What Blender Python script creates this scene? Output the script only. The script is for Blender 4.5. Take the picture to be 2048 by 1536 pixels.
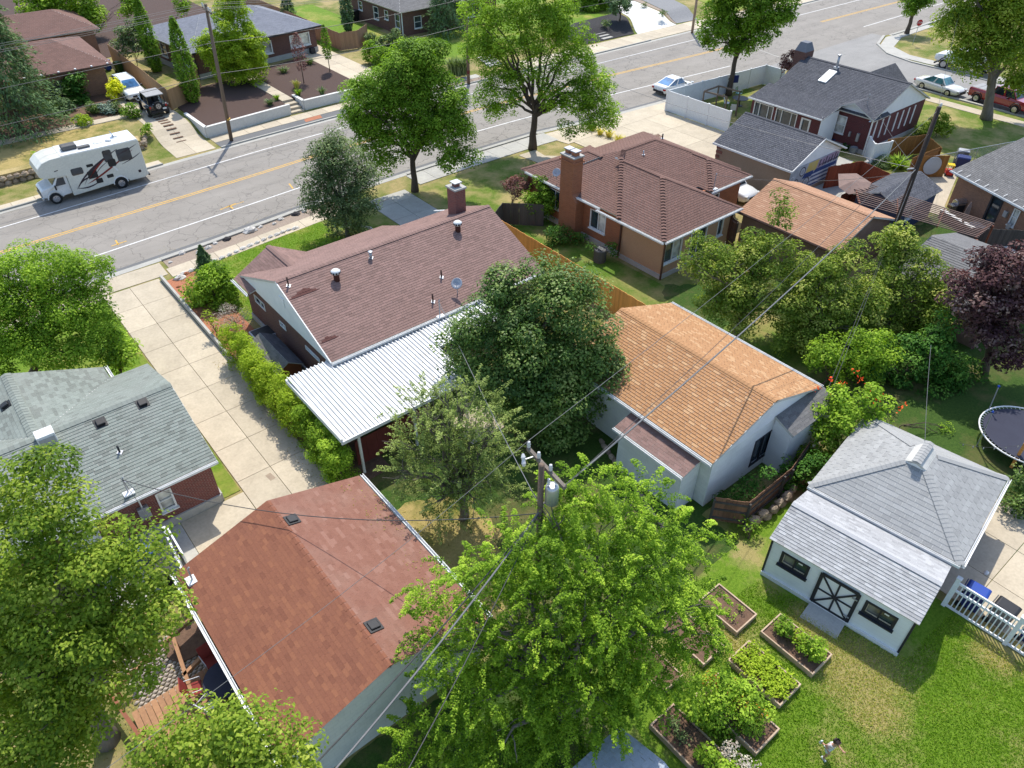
import bpy, bmesh, math, random
import numpy as np
from mathutils import Vector, Matrix
for _o in list(bpy.data.objects): bpy.data.objects.remove(_o)
rad = math.radians
S = bpy.context.scene
COL = S.collection
random.seed(7)
RNG = np.random.default_rng(11)

# ------------------------------------------------------------------ camera
# World axes follow the street grid: +X along the street, +Y across it, Z up.
FPX = 1485.3; PITCH = rad(39.257); ROLL = rad(0.1034); TH = rad(39.4); CAMH = 24.0
def _axes():
    cp, sp = math.cos(PITCH), math.sin(PITCH)
    fw = np.array([0, cp, -sp]); rt = np.array([1.0, 0, 0]); up = np.array([0, sp, cp])
    cr, sr = math.cos(ROLL), math.sin(ROLL)
    rt, up = cr*rt + sr*up, -sr*rt + cr*up
    c, s = math.cos(TH), math.sin(TH)
    Rm = np.array([[c, s, 0], [-s, c, 0], [0, 0, 1.0]])
    return Rm @ rt, Rm @ up, Rm @ fw
RT, UP, FW = _axes()
HEAD = np.array([math.sin(TH), math.cos(TH), 0.0])
cam_data = bpy.data.cameras.new('camera'); cam = bpy.data.objects.new('camera', cam_data); COL.objects.link(cam)
cam_data.sensor_fit = 'HORIZONTAL'; cam_data.sensor_width = 36.0; cam_data.lens = FPX/2048*36
cam_data.clip_start = 0.5; cam_data.clip_end = 3000
cam.matrix_world = Matrix(((RT[0], UP[0], -FW[0], 0), (RT[1], UP[1], -FW[1], 0), (RT[2], UP[2], -FW[2], CAMH), (0, 0, 0, 1)))
S.camera = cam

# ------------------------------------------------------------------ light
SUN_AZ = rad(41.0)               # clockwise from +Y
SUN_EL = rad(58.0)
world = bpy.data.worlds.new('World'); S.world = world; world.use_nodes = True
wn = world.node_tree; bg = wn.nodes['Background']
sky = wn.nodes.new('ShaderNodeTexSky'); sky.sky_type = 'NISHITA'; sky.sun_disc = False
sky.sun_elevation = SUN_EL; sky.sun_rotation = SUN_AZ
wn.links.new(sky.outputs[0], bg.inputs[0]); bg.inputs[1].default_value = 0.15
sun_d = bpy.data.lights.new('sun', 'SUN'); sun_d.energy = 2.8; sun_d.angle = rad(0.53); sun_d.color = (1.0, 0.95, 0.86)
sun = bpy.data.objects.new('sun', sun_d); COL.objects.link(sun)
SUN_DIR = Vector((math.sin(SUN_AZ)*math.cos(SUN_EL), math.cos(SUN_AZ)*math.cos(SUN_EL), math.sin(SUN_EL)))
sun.rotation_euler = SUN_DIR.to_track_quat('Z', 'Y').to_euler(); sun.location = (0, 0, 60)
S.view_settings.view_transform = 'Standard'; S.view_settings.look = 'None'
S.view_settings.exposure = 0.88; S.view_settings.gamma = 1.0; S.view_settings.use_curve_mapping = False
S.render.engine = 'CYCLES'

# ------------------------------------------------------------------ pixels to places
def ray(px, py): return RT*(px-1024) - UP*(py-768) + FW*FPX
def at(px, py, z=0.0):
    d = ray(px, py); t = (z-CAMH)/d[2]
    return Vector((d[0]*t, d[1]*t, z))
def on(px, py, base, doff=0.0):
    "point on the pixel's ray, as far from the camera (along its heading) as the thing standing at base"
    d = ray(px, py); D = base[0]*HEAD[0] + base[1]*HEAD[1] + doff
    t = D/(d[0]*HEAD[0] + d[1]*HEAD[1])
    return Vector((d[0]*t, d[1]*t, CAMH + d[2]*t))
def mpp(p):
    "metres per photo pixel at p"
    return float((np.array(p) - [0, 0, CAMH]) @ FW)/FPX

# ------------------------------------------------------------------ materials
MATS = {}
def new_mat(name):
    m = bpy.data.materials.new(name); m.use_nodes = True
    nt = m.node_tree; nt.nodes.clear()
    out = nt.nodes.new('ShaderNodeOutputMaterial'); b = nt.nodes.new('ShaderNodeBsdfPrincipled')
    nt.links.new(b.outputs[0], out.inputs[0]); MATS[name] = m
    return m, nt, b, out
def N(nt, t, **kw):
    n = nt.nodes.new('ShaderNode'+t)
    for k, v in kw.items(): setattr(n, k, v)
    return n
def L(nt, a, b): nt.links.new(a, b)
def wpos(nt, scale=(1, 1, 1)):
    g = N(nt, 'NewGeometry'); mp = N(nt, 'Mapping'); L(nt, g.outputs['Position'], mp.inputs[0]); mp.inputs['Scale'].default_value = scale
    return mp.outputs[0]
def noise(nt, vec, scale, detail=4, rough=.6):
    n = N(nt, 'TexNoise'); L(nt, vec, n.inputs['Vector']); n.inputs['Scale'].default_value = scale
    n.inputs['Detail'].default_value = detail; n.inputs['Roughness'].default_value = rough
    return n.outputs['Fac']
def ramp(nt, fac, stops, interp='LINEAR'):
    r = N(nt, 'ValToRGB'); r.color_ramp.interpolation = interp
    e = r.color_ramp.elements
    while len(e) < len(stops): e.new(.5)
    for el, (p, c) in zip(e, stops):
        el.position = p; el.color = (*c, 1) if len(c) == 3 else c
    if fac is not None: L(nt, fac, r.inputs[0])
    return r.outputs[0]
def mixc(nt, fac, a, b, mode='MIX'):
    m = N(nt, 'Mix', data_type='RGBA', blend_type=mode)
    for s, v in ((m.inputs[0], fac), (m.inputs[6], a), (m.inputs[7], b)):
        if isinstance(v, (int, float)): s.default_value = v
        elif isinstance(v, tuple): s.default_value = (*v, 1)
        else: L(nt, v, s)
    return m.outputs[2]
def math_(nt, op, a, b=None):
    m = N(nt, 'Math', operation=op)
    for s, v in ((m.inputs[0], a), (m.inputs[1], b)):
        if v is None: continue
        if isinstance(v, (int, float)): s.default_value = v
        else: L(nt, v, s)
    return m.outputs[0]
def bump(nt, b, h, strength=.3, dist=.02):
    bp = N(nt, 'Bump'); bp.inputs['Strength'].default_value = strength; bp.inputs['Distance'].default_value = dist
    L(nt, h, bp.inputs['Height']); L(nt, bp.outputs[0], b.inputs['Normal'])
def hsv(c, dv=1.0): return tuple(min(1, x*dv) for x in c)
def plain(name, c1, c2=None, scale=3.0, rough=.75, bs=0.0, bscale=40, metal=0.0, spec=.35, stretch=(1, 1, 1), objvar=0.0, shade=0.0, lo=.35, hi=.65, coat=0):
    "two-tone weathered surface; optional per-object and per-piece tint, optional fine relief"
    m, nt, b, out = new_mat(name)
    v = wpos(nt, stretch)
    c2 = c2 or hsv(c1, .8)
    col = ramp(nt, noise(nt, v, scale, 5), [(lo, c1), (hi, c2)])
    col = mixc(nt, .35, col, ramp(nt, noise(nt, v, scale*11, 3), [(.3, hsv(c1, .75)), (.7, hsv(c1, 1.2))]))
    if objvar:
        oi = N(nt, 'ObjectInfo'); k = math_(nt, 'MULTIPLY_ADD', oi.outputs['Random'], objvar*2); 
        k.node.inputs[2].default_value = 1-objvar
        cb = N(nt, 'CombineColor'); [L(nt, k, i) for i in cb.inputs[:3]]
        col = mixc(nt, 1.0, col, cb.outputs[0], 'MULTIPLY')
    if shade:
        a = N(nt, 'Attribute', attribute_name='shade'); k = math_(nt, 'MULTIPLY_ADD', a.outputs['Fac'], shade*2); k.node.inputs[2].default_value = 1-shade
        cb = N(nt, 'CombineColor'); [L(nt, k, i) for i in cb.inputs[:3]]
        col = mixc(nt, 1.0, col, cb.outputs[0], 'MULTIPLY')
    L(nt, col, b.inputs['Base Color'])
    b.inputs['Roughness'].default_value = rough; b.inputs['Metallic'].default_value = metal
    b.inputs['Specular IOR Level'].default_value = spec
    if coat: b.inputs['Coat Weight'].default_value = coat; b.inputs['Coat Roughness'].default_value = .05
    if bs: bump(nt, b, noise(nt, v, bscale, 3), bs)
    return m
def shingle_mat(name, pal, stain=None):
    m, nt, b, out = new_mat(name)
    a = N(nt, 'Attribute', attribute_name='shade')
    n = len(pal)
    col = ramp(nt, a.outputs['Fac'], [(i/(n-1), c) for i, c in enumerate(pal)])
    v = wpos(nt)
    col = mixc(nt, .55, col, ramp(nt, noise(nt, v, 60, 2), [(.3, hsv(pal[n//2], .6)), (.7, hsv(pal[n//2], 1.45))]))
    w = noise(nt, v, .55, 5)
    col = mixc(nt, math_(nt, 'MULTIPLY', ramp(nt, w, [(.45, (0, 0, 0)), (.75, (1, 1, 1))]), .35), col, stain or hsv(pal[n//2], 1.3))
    L(nt, col, b.inputs['Base Color']); b.inputs['Roughness'].default_value = .88; b.inputs['Specular IOR Level'].default_value = .25
    bump(nt, b, noise(nt, v, 130, 2), .35, .01)
    return m
def brick_mat(name, c1, c2, mortar, bw=.22, bh=.076):
    m, nt, b, out = new_mat(name)
    g = N(nt, 'NewGeometry'); s = N(nt, 'SeparateXYZ'); L(nt, g.outputs['Position'], s.inputs[0])
    u = math_(nt, 'ADD', s.outputs[0], s.outputs[1]); cv = N(nt, 'CombineXYZ'); L(nt, u, cv.inputs[0]); L(nt, s.outputs[2], cv.inputs[1])
    br = N(nt, 'TexBrick'); L(nt, cv.outputs[0], br.inputs['Vector'])
    br.inputs['Color1'].default_value = (*c1, 1); br.inputs['Color2'].default_value = (*c2, 1); br.inputs['Mortar'].default_value = (*mortar, 1)
    br.inputs['Scale'].default_value = 1; br.inputs['Mortar Size'].default_value = .008; br.inputs['Mortar Smooth'].default_value = .2
    br.inputs['Brick Width'].default_value = bw; br.inputs['Row Height'].default_value = bh
    col = mixc(nt, .3, br.outputs['Color'], ramp(nt, noise(nt, g.outputs['Position'], 1.2, 5), [(.3, hsv(c1, .6)), (.7, hsv(c2, 1.2))]))
    L(nt, col, b.inputs['Base Color']); b.inputs['Roughness'].default_value = .85
    inv = math_(nt, 'SUBTRACT', 1.0, br.outputs['Fac']); bump(nt, b, inv, .5, .01)
    return m
def grass_mat(name, greens, dry, amount=.5, scale=.35, spots=()):
    m, nt, b, out = new_mat(name); v = wpos(nt)
    fine = ramp(nt, noise(nt, v, 9, 5, .75), [(.25, greens[0]), (.5, greens[1]), (.75, greens[2])])
    big = noise(nt, v, scale, 6, .65)
    f = ramp(nt, big, [(max(0, .62-amount*.35), (0, 0, 0)), (min(1, .8-amount*.3), (1, 1, 1))])
    if spots:                                   # worn, dried-out places in the turf
        g = N(nt, 'NewGeometry'); wob = math_(nt, 'MULTIPLY', noise(nt, v, 1.6, 5, .7), 2.6)
        for sx, sy, sr in spots:
            dn = N(nt, 'VectorMath', operation='DISTANCE'); L(nt, g.outputs['Position'], dn.inputs[0]); dn.inputs[1].default_value = (sx, sy, .02)
            k = ramp(nt, math_(nt, 'DIVIDE', math_(nt, 'ADD', math_(nt, 'SUBTRACT', dn.outputs['Value'], 1.3), wob), sr), [(.35, (1, 1, 1)), (1.0, (0, 0, 0))]); f = math_(nt, 'MAXIMUM', f, math_(nt, 'MULTIPLY', k, .85))
    col = mixc(nt, f, fine, ramp(nt, noise(nt, v, 6, 5, .8), [(.3, hsv(dry, .84)), (.7, hsv(dry, 1.12))]))
    L(nt, col, b.inputs['Base Color']); b.inputs['Roughness'].default_value = .9; b.inputs['Specular IOR Level'].default_value = .15
    bump(nt, b, noise(nt, v, 25, 4, .8), .8, .05)
    return m
LEAF_GAIN = 1.75
def leaf_mat(name, pal, trans=.42, tcol=None, rough=.6, spec=.1):
    m, nt, b, out = new_mat(name)
    a = N(nt, 'Attribute', attribute_name='shade'); n = len(pal)
    col = ramp(nt, a.outputs['Fac'], [(i/(n-1), (c[0]*LEAF_GAIN*.97, c[1]*LEAF_GAIN, c[2]*LEAF_GAIN*.8)) for i, c in enumerate(pal)])
    L(nt, col, b.inputs['Base Color']); b.inputs['Roughness'].default_value = rough; b.inputs['Specular IOR Level'].default_value = spec
    t = N(nt, 'BsdfTranslucent'); mx = N(nt, 'MixShader'); mx.inputs[0].default_value = trans*.72
    tc = mixc(nt, 1.0, col, tcol or (1.55, 1.7, .45), 'MULTIPLY'); L(nt, tc, t.inputs[0])
    L(nt, b.outputs[0], mx.inputs[1]); L(nt, t.outputs[0], mx.inputs[2]); L(nt, mx.outputs[0], out.inputs[0])
    return m
def asphalt_mat(name, c, crack=1.0, scale=.55):
    m, nt, b, out = new_mat(name); v = wpos(nt)
    col = ramp(nt, noise(nt, v, .35, 6, .6), [(.3, hsv(c, .78)), (.7, hsv(c, 1.18))])
    vs = wpos(nt, (.12, 1.1, 1)); col = mixc(nt, .4, col, ramp(nt, noise(nt, vs, .8, 4), [(.35, hsv(c, .72)), (.65, hsv(c, 1.15))]))
    col = mixc(nt, .4, col, ramp(nt, noise(nt, v, 70, 2), [(.3, hsv(c, .5)), (.7, hsv(c, 1.5))]))
    if crack:
        w = N(nt, 'TexNoise'); L(nt, v, w.inputs['Vector']); w.inputs['Scale'].default_value = 1.3; w.inputs['Detail'].default_value = 4
        vv = N(nt, 'Mix', data_type='VECTOR'); vv.inputs[0].default_value = .5; L(nt, v, vv.inputs[4]); L(nt, w.outputs['Color'], vv.inputs[5])
        vo = N(nt, 'TexVoronoi', feature='DISTANCE_TO_EDGE'); L(nt, vv.outputs[1], vo.inputs['Vector']); vo.inputs['Scale'].default_value = scale*1.9
        vo2 = N(nt, 'TexVoronoi', feature='DISTANCE_TO_EDGE'); L(nt, vv.outputs[1], vo2.inputs['Vector']); vo2.inputs['Scale'].default_value = scale*3.6
        k1 = ramp(nt, vo.outputs['Distance'], [(.004, (1, 1, 1)), (.018, (0, 0, 0))]); k2 = ramp(nt, vo2.outputs['Distance'], [(.004, (1, 1, 1)), (.026, (0, 0, 0))])
        ms = ramp(nt, noise(nt, v, .22, 3), [(.47, (0, 0, 0)), (.6, (1, 1, 1))]); ms2 = ramp(nt, noise(nt, v, .09, 3), [(.38, (.2, .2, .2)), (.58, (1, 1, 1))])
        kk = math_(nt, 'MAXIMUM', math_(nt, 'MULTIPLY', k1, ms2), math_(nt, 'MULTIPLY', k2, ms))
        col = mixc(nt, math_(nt, 'MULTIPLY', kk, .62*crack), col, hsv(c, .3))
    L(nt, col, b.inputs['Base Color']); b.inputs['Roughness'].default_value = .9; b.inputs['Specular IOR Level'].default_value = .2
    bump(nt, b, noise(nt, v, 90, 2), .4, .01)
    return m
def glass_mat(name, c=(.03, .045, .055), rough=.06):
    m, nt, b, out = new_mat(name); v = wpos(nt)
    col = ramp(nt, noise(nt, v, 1.3, 2), [(.35, hsv(c, .6)), (.65, hsv(c, 1.6))]); L(nt, col, b.inputs['Base Color'])
    b.inputs['Roughness'].default_value = rough; b.inputs['Specular IOR Level'].default_value = .7
    return m
def siding_mat(name, c, pitch=.14):
    m, nt, b, out = new_mat(name); g = N(nt, 'NewGeometry'); s = N(nt, 'SeparateXYZ'); L(nt, g.outputs['Position'], s.inputs[0])
    fr = math_(nt, 'FRACT', math_(nt, 'DIVIDE', s.outputs[2], pitch))
    col = mixc(nt, .25, ramp(nt, noise(nt, g.outputs['Position'], 1.5, 5), [(.3, hsv(c, .86)), (.7, c)]), ramp(nt, fr, [(0, hsv(c, .55)), (.1, c), (1, c)]))
    L(nt, col, b.inputs['Base Color']); b.inputs['Roughness'].default_value = .6; bump(nt, b, fr, .35, .02)
    return m
# ------------------------------------------------------------------ mesh helpers
def tag(o, label=None, cat=None, group=None, kind=None):
    if label: o['label'] = label
    if cat: o['category'] = cat
    if group: o['group'] = group
    if kind: o['kind'] = kind
    return o
def thing(name, label, cat, loc=(0, 0, 0), group=None, rz=0.0):
    o = bpy.data.objects.new(name, None); COL.objects.link(o); o.location = loc; o.rotation_euler = (0, 0, rz)
    o.empty_display_size = .2
    return tag(o, label, cat, group)
def wloc(o):
    v = Vector((0, 0, 0))
    while o is not None:
        v += o.location; o = o.parent
    return v
def link(name, me, mat, parent=None, kind=None):
    o = bpy.data.objects.new(name, me); COL.objects.link(o)
    if mat is not None and not me.materials: me.materials.append(MATS[mat] if isinstance(mat, str) else mat)
    if parent is not None: o.parent = parent
    if kind: o['kind'] = kind
    return o
class MB:
    "collects faces, then becomes ONE mesh object"
    def __init__(s): s.v = []; s.f = []; s.sh = []; s.cur = .5
    def add(s, vs, fs):
        n = len(s.v); s.v += [tuple(p) for p in vs]; s.f += [tuple(i+n for i in f) for f in fs]; s.sh += [s.cur]*len(fs); return s
    def quad(s, *p): return s.add(p, [tuple(range(len(p)))])
    def obox(s, c, ax, ay, az):
        c, ax, ay, az = map(Vector, (c, ax, ay, az))
        vs = [c + i*ax + j*ay + k*az for k in (-1, 1) for j in (-1, 1) for i in (-1, 1)]
        return s.add(vs, [(0, 2, 3, 1), (4, 5, 7, 6), (0, 1, 5, 4), (2, 6, 7, 3), (0, 4, 6, 2), (1, 3, 7, 5)])
    def box(s, x0, x1, y0, y1, z0, z1):
        return s.obox(((x0+x1)/2, (y0+y1)/2, (z0+z1)/2), ((x1-x0)/2, 0, 0), (0, (y1-y0)/2, 0), (0, 0, (z1-z0)/2))
    def bar(s, a, b, w, h, up=(0, 0, 1)):
        a, b = Vector(a), Vector(b); d = b-a; l = d.length; d.normalize(); side = d.cross(Vector(up))
        if side.length < 1e-4: side = d.cross(Vector((1, 0, 0)))
        side.normalize(); u = side.cross(d)
        return s.obox((a+b)/2, d*l/2, side*w/2, u*h/2)
    def prism(s, pts, z0, z1):
        n = len(pts); a = sum(pts[i][0]*pts[(i+1) % n][1]-pts[(i+1) % n][0]*pts[i][1] for i in range(n))
        if a < 0: pts = pts[::-1]
        z0f = z0 if callable(z0) else (lambda p: z0); z1f = z1 if callable(z1) else (lambda p: z1)
        vs = [(p[0], p[1], z0f(p)) for p in pts] + [(p[0], p[1], z1f(p)) for p in pts]
        return s.add(vs, [tuple(range(n))[::-1], tuple(range(n, 2*n))] + [(i, (i+1) % n, n+(i+1) % n, n+i) for i in range(n)])
    def slab(s, pts, th):
        "flat polygon in space, thickened below its face"
        P = [Vector(p) for p in pts]; nrm = Vector((0, 0, 0)); n = len(P)
        for i in range(n):
            a, b = P[i], P[(i+1) % n]; nrm += Vector(((a.y-b.y)*(a.z+b.z), (a.z-b.z)*(a.x+b.x), (a.x-b.x)*(a.y+b.y)))
        nrm.normalize()
        vs = P + [p - nrm*th for p in P]
        return s.add(vs, [tuple(range(n)), tuple(range(2*n-1, n-1, -1))] + [(i, n+i, n+(i+1) % n, (i+1) % n) for i in range(n)])
    def tube(s, pts, r, n=8, cap=True):
        pts = [Vector(p) for p in pts]; m = len(pts); rs = r if isinstance(r, (list, tuple)) else [r]*m
        vs = []; ref = None
        for i, p in enumerate(pts):
            d = (pts[min(i+1, m-1)] - pts[max(i-1, 0)]).normalized()
            if ref is None: ref = Vector((1, 0, 0)) if abs(d.x) < .8 else Vector((0, 1, 0))
            a = (ref - d*ref.dot(d)).normalized(); b = d.cross(a); ref = a
            vs += [p + (a*math.cos(2*math.pi*k/n) + b*math.sin(2*math.pi*k/n))*rs[i] for k in range(n)]
        fs = [(i*n+k, i*n+(k+1) % n, (i+1)*n+(k+1) % n, (i+1)*n+k) for i in range(m-1) for k in range(n)]
        if cap: fs += [tuple(range(n))[::-1], tuple(range((m-1)*n, m*n))]
        return s.add(vs, fs)
    def lathe(s, c, prof, n=16, axis=(0, 0, 1)):
        c = Vector(c); ax = Vector(axis).normalized(); a = ax.orthogonal().normalized(); b = ax.cross(a)
        vs = [c + ax*h + (a*math.cos(2*math.pi*k/n) + b*math.sin(2*math.pi*k/n))*r for r, h in prof for k in range(n)]
        m = len(prof); fs = [(i*n+k, i*n+(k+1) % n, (i+1)*n+(k+1) % n, (i+1)*n+k) for i in range(m-1) for k in range(n)]
        fs += [tuple(range(n))[::-1], tuple(range((m-1)*n, m*n))]
        return s.add(vs, fs)
    def rock(s, c, rx, ry, rz, seed=0):
        rg = random.Random(seed); c = Vector(c); n = 7; vs = []
        for zi, (zz, q) in enumerate(((-.3, .8), (.1, 1), (.6, .75), (.95, .3))):
            for k in range(n):
                t = 2*math.pi*k/n + zi*.3; j = rg.uniform(.75, 1.2)
                vs.append((c.x+rx*q*j*math.cos(t), c.y+ry*q*j*math.sin(t), c.z+rz*zz*rg.uniform(.85, 1.1)))
        fs = [(i*n+k, i*n+(k+1) % n, (i+1)*n+(k+1) % n, (i+1)*n+k) for i in range(3) for k in range(n)] + [tuple(range(3*n, 4*n))]
        return s.add(vs, fs)
    def loft(s, rings, close=True):
        n = len(rings[0]); vs = [p for r in rings for p in r]
        fs = [(i*n+k, i*n+(k+1) % n, (i+1)*n+(k+1) % n, (i+1)*n+k) for i in range(len(rings)-1) for k in range(n)]
        fs += [tuple(range(n))[::-1], tuple(range((len(rings)-1)*n, len(rings)*n))]
        return s.add(vs, fs)
    def mesh(s, name, off=None):
        me = bpy.data.meshes.new(name)
        vs = s.v if off is None else [(p[0]-off[0], p[1]-off[1], p[2]-off[2]) for p in s.v]
        me.from_pydata(vs, [], s.f)
        if any(x != .5 for x in s.sh): me.attributes.new('shade', 'FLOAT', 'FACE').data.foreach_set('value', np.array(s.sh, dtype=np.float32))
        return me
    def obj(s, name, mat, parent=None, local=False, smooth=False, bevel=0, kind=None, origin=None):
        off = None
        if not local:
            off = wloc(parent) if parent is not None else (Vector(origin) if origin is not None else None)
        me = s.mesh(name, off)
        if smooth: me.polygons.foreach_set('use_smooth', [True]*len(me.polygons))
        o = link(name, me, mat, parent, kind)
        if origin is not None and parent is None: o.location = origin
        if bevel:
            b = o.modifiers.new('bevel', 'BEVEL'); b.width = bevel; b.segments = 2; b.limit_method = 'ANGLE'; b.angle_limit = rad(35)
        return o
def inst(me, name, parent, M=None, kind=None):
    o = bpy.data.objects.new(name, me); COL.objects.link(o); o.parent = parent
    if M is not None: o.matrix_local = M
    if kind: o['kind'] = kind
    return o
def copy_tree(o, parent=None):
    c = o.copy(); COL.objects.link(c); c.parent = parent
    if parent is not None: c.matrix_parent_inverse = o.matrix_parent_inverse
    for ch in o.children: copy_tree(ch, c)
    return c
def basis(p, a, b, c):
    return Matrix(((a[0], b[0], c[0], p[0]), (a[1], b[1], c[1], p[1]), (a[2], b[2], c[2], p[2]), (0, 0, 0, 1)))
UNITBOX = {}
def unit_box(mat):
    if mat not in UNITBOX:
        m = MB(); m.box(-.5, .5, -.5, .5, 0, 1); me = m.mesh('board'); me.materials.append(MATS[mat]); UNITBOX[mat] = me
    return UNITBOX[mat]
def board(name, mat, parent, p, dirx, sx, sy, sz, tilt=0.0):
    "one board: shared unit mesh, base centre p, length axis dirx (horizontal), size sx,sy,sz"
    d = Vector((dirx[0], dirx[1], 0)).normalized(); n = Vector((-d.y, d.x, 0)); u = Vector((0, 0, 1))
    if tilt: u = (u + d*tilt).normalized()
    return inst(unit_box(mat), name, parent, basis(Vector(p)-wloc(parent), d*sx, n*sy, u*sz))

# ------------------------------------------------------------------ roofs
TABS = {}
def tab_mesh(mat, w, e, t, shade):
    k = (mat, round(w, 3), round(e, 3), shade)
    if k not in TABS:
        m = MB(); m.cur = shade; add_tab(m, Vector((0, 0, 0)), Vector((1, 0, 0)), Vector((0, 1, 0)), Vector((0, 0, 1)), 0, w, 0, e, t)
        me = m.mesh('shingle'); me.materials.append(MATS[mat])
        if 'shade' not in me.attributes: me.attributes.new('shade', 'FLOAT', 'FACE').data.foreach_set('value', np.full(len(me.polygons), shade, dtype=np.float32))
        TABS[k] = me
    return TABS[k]
def add_tab(m, o, u, w, n, a0, a1, b0, b1, t):
    p = lambda a, b, h: o + u*a + w*b + n*h
    m.add([p(a0, b0, .001), p(a1, b0, .001), p(a1, b1, .003), p(a0, b1, .003), p(a0, b0, t), p(a1, b0, t)],
          [(4, 5, 2, 3), (0, 1, 5, 4), (0, 4, 3), (1, 2, 5)])
def roof_plane(parent, poly, mat, expo=.145, tab=.32, th=.1, deck='fascia', n_ind=0, t=.016, weights=None, deck_name='roof_deck', gap=.007, seed=1):
    "roof slope: a deck slab plus shingle courses; poly[0]-poly[1] is the eave, counter-clockwise seen from outside"
    P = [Vector(p) for p in poly]
    u = (P[1]-P[0]).normalized(); nrm = u.cross(P[-1]-P[0]).normalized(); w = nrm.cross(u).normalized()
    d = MB().slab(P, th); dk = d.obj(deck_name, deck, parent)
    ab = [((p-P[0]).dot(u), (p-P[0]).dot(w)) for p in P]
    bmax = max(b for a, b in ab); rg = random.Random(seed*131+len(poly)); m = MB(); full = []; k = 0
    lv = [0, .25, .5, .75, 1.0]; weights = weights or [1, 2, 3, 2, 1]
    while (k+.3)*expo < bmax:
        b0 = k*expo; b1 = min(b0+expo*1.02, bmax); bm = min(b0+expo*.5, bmax-.01); xs = []
        for i in range(len(ab)):
            (a1, c1), (a2, c2) = ab[i], ab[(i+1) % len(ab)]
            if (c1 <= bm) != (c2 <= bm): xs.append(a1+(a2-a1)*(bm-c1)/(c2-c1))
        xs.sort()
        for j in range(0, len(xs)-1, 2):
            lo, hi = xs[j], xs[j+1]; a = lo - tab + ((k*.5 + .13*(k % 3)) % 1.0)*tab
            a = math.floor(lo/tab)*tab - tab + (k % 2)*tab*.5 + (k % 3)*.04
            while a < hi:
                s0, s1 = max(a, lo), min(a+tab, hi)
                if s1-s0 > .03:
                    sh = rg.choices(lv, weights)[0]
                    if s1-s0 > tab-1e-4 and b1-b0 > expo*.9: full.append((s0, s1, b0, b1, sh))
                    else: m.cur = sh; add_tab(m, P[0], u, w, nrm, s0+gap/2, s1-gap/2, b0, b1, t)
                a += tab
        k += 1
    eye = Vector((0, 0, CAMH))
    if n_ind:
        full.sort(key=lambda q: (P[0]+u*q[0]+w*q[2]-eye).length)
    for q in full[:n_ind]:
        me = tab_mesh(mat, tab-gap, expo*1.02, t, q[4])
        inst(me, 'shingle', parent, basis(P[0]+u*(q[0]+gap/2)+w*q[2]-wloc(parent), u, w, nrm))
    for q in full[n_ind:]:
        m.cur = q[4]; add_tab(m, P[0], u, w, nrm, q[0]+gap/2, q[1]-gap/2, q[2], q[3], t)
    if m.f:
        m.sh[0] += 1e-4
        m.obj('shingle_courses', mat, parent, kind='stuff')
    return dk
def ridge_cap(parent, a, b, mat, width=.3, step=.2, lift=.03, shade=None, bumpy=.012):
    "overlapping cap pieces along a ridge or hip"
    a, b = Vector(a), Vector(b); d = (b-a).normalized(); l = (b-a).length; n = max(1, int(l/step)); m = MB()
    side = d.cross(Vector((0, 0, 1))).normalized(); up = side.cross(d).normalized(); rg = random.Random(int(l*1000))
    drop = width*.5*.32
    for i in range(n):
        m.cur = rg.choice([.2, .4, .6, .8]) if shade is None else shade
        p0 = a+d*(i*l/n)+up*(lift+bumpy); p1 = a+d*((i+1)*l/n)+up*lift
        m.add([p0-side*width/2-up*drop, p0, p0+side*width/2-up*drop, p1+side*width/2-up*drop, p1, p1-side*width/2-up*drop,
               p0-side*width/2-up*(drop+.03), p0+side*width/2-up*(drop+.03)], [(0, 1, 4, 5), (1, 2, 3, 4), (6, 7, 2, 1, 0)])
    m.sh[0] += 1e-4
    return m.obj('ridge_cap', mat, parent)
def gutter(parent, a, b, out, mat='white_trim', w=.12, h=.11, name='gutter'):
    "open trough along an eave; out = horizontal outward direction"
    a, b, o = Vector(a), Vector(b), Vector(out).normalized(); d = (b-a).normalized(); m = MB()
    up = Vector((0, 0, 1))
    m.bar(a+o*.015, b+o*.015, .02, h); m.bar(a+o*w, b+o*w, .02, h); m.bar(a+o*w*.5-up*h*.45, b+o*w*.5-up*h*.45, w, .02)
    return m.obj(name, mat, parent)
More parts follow.
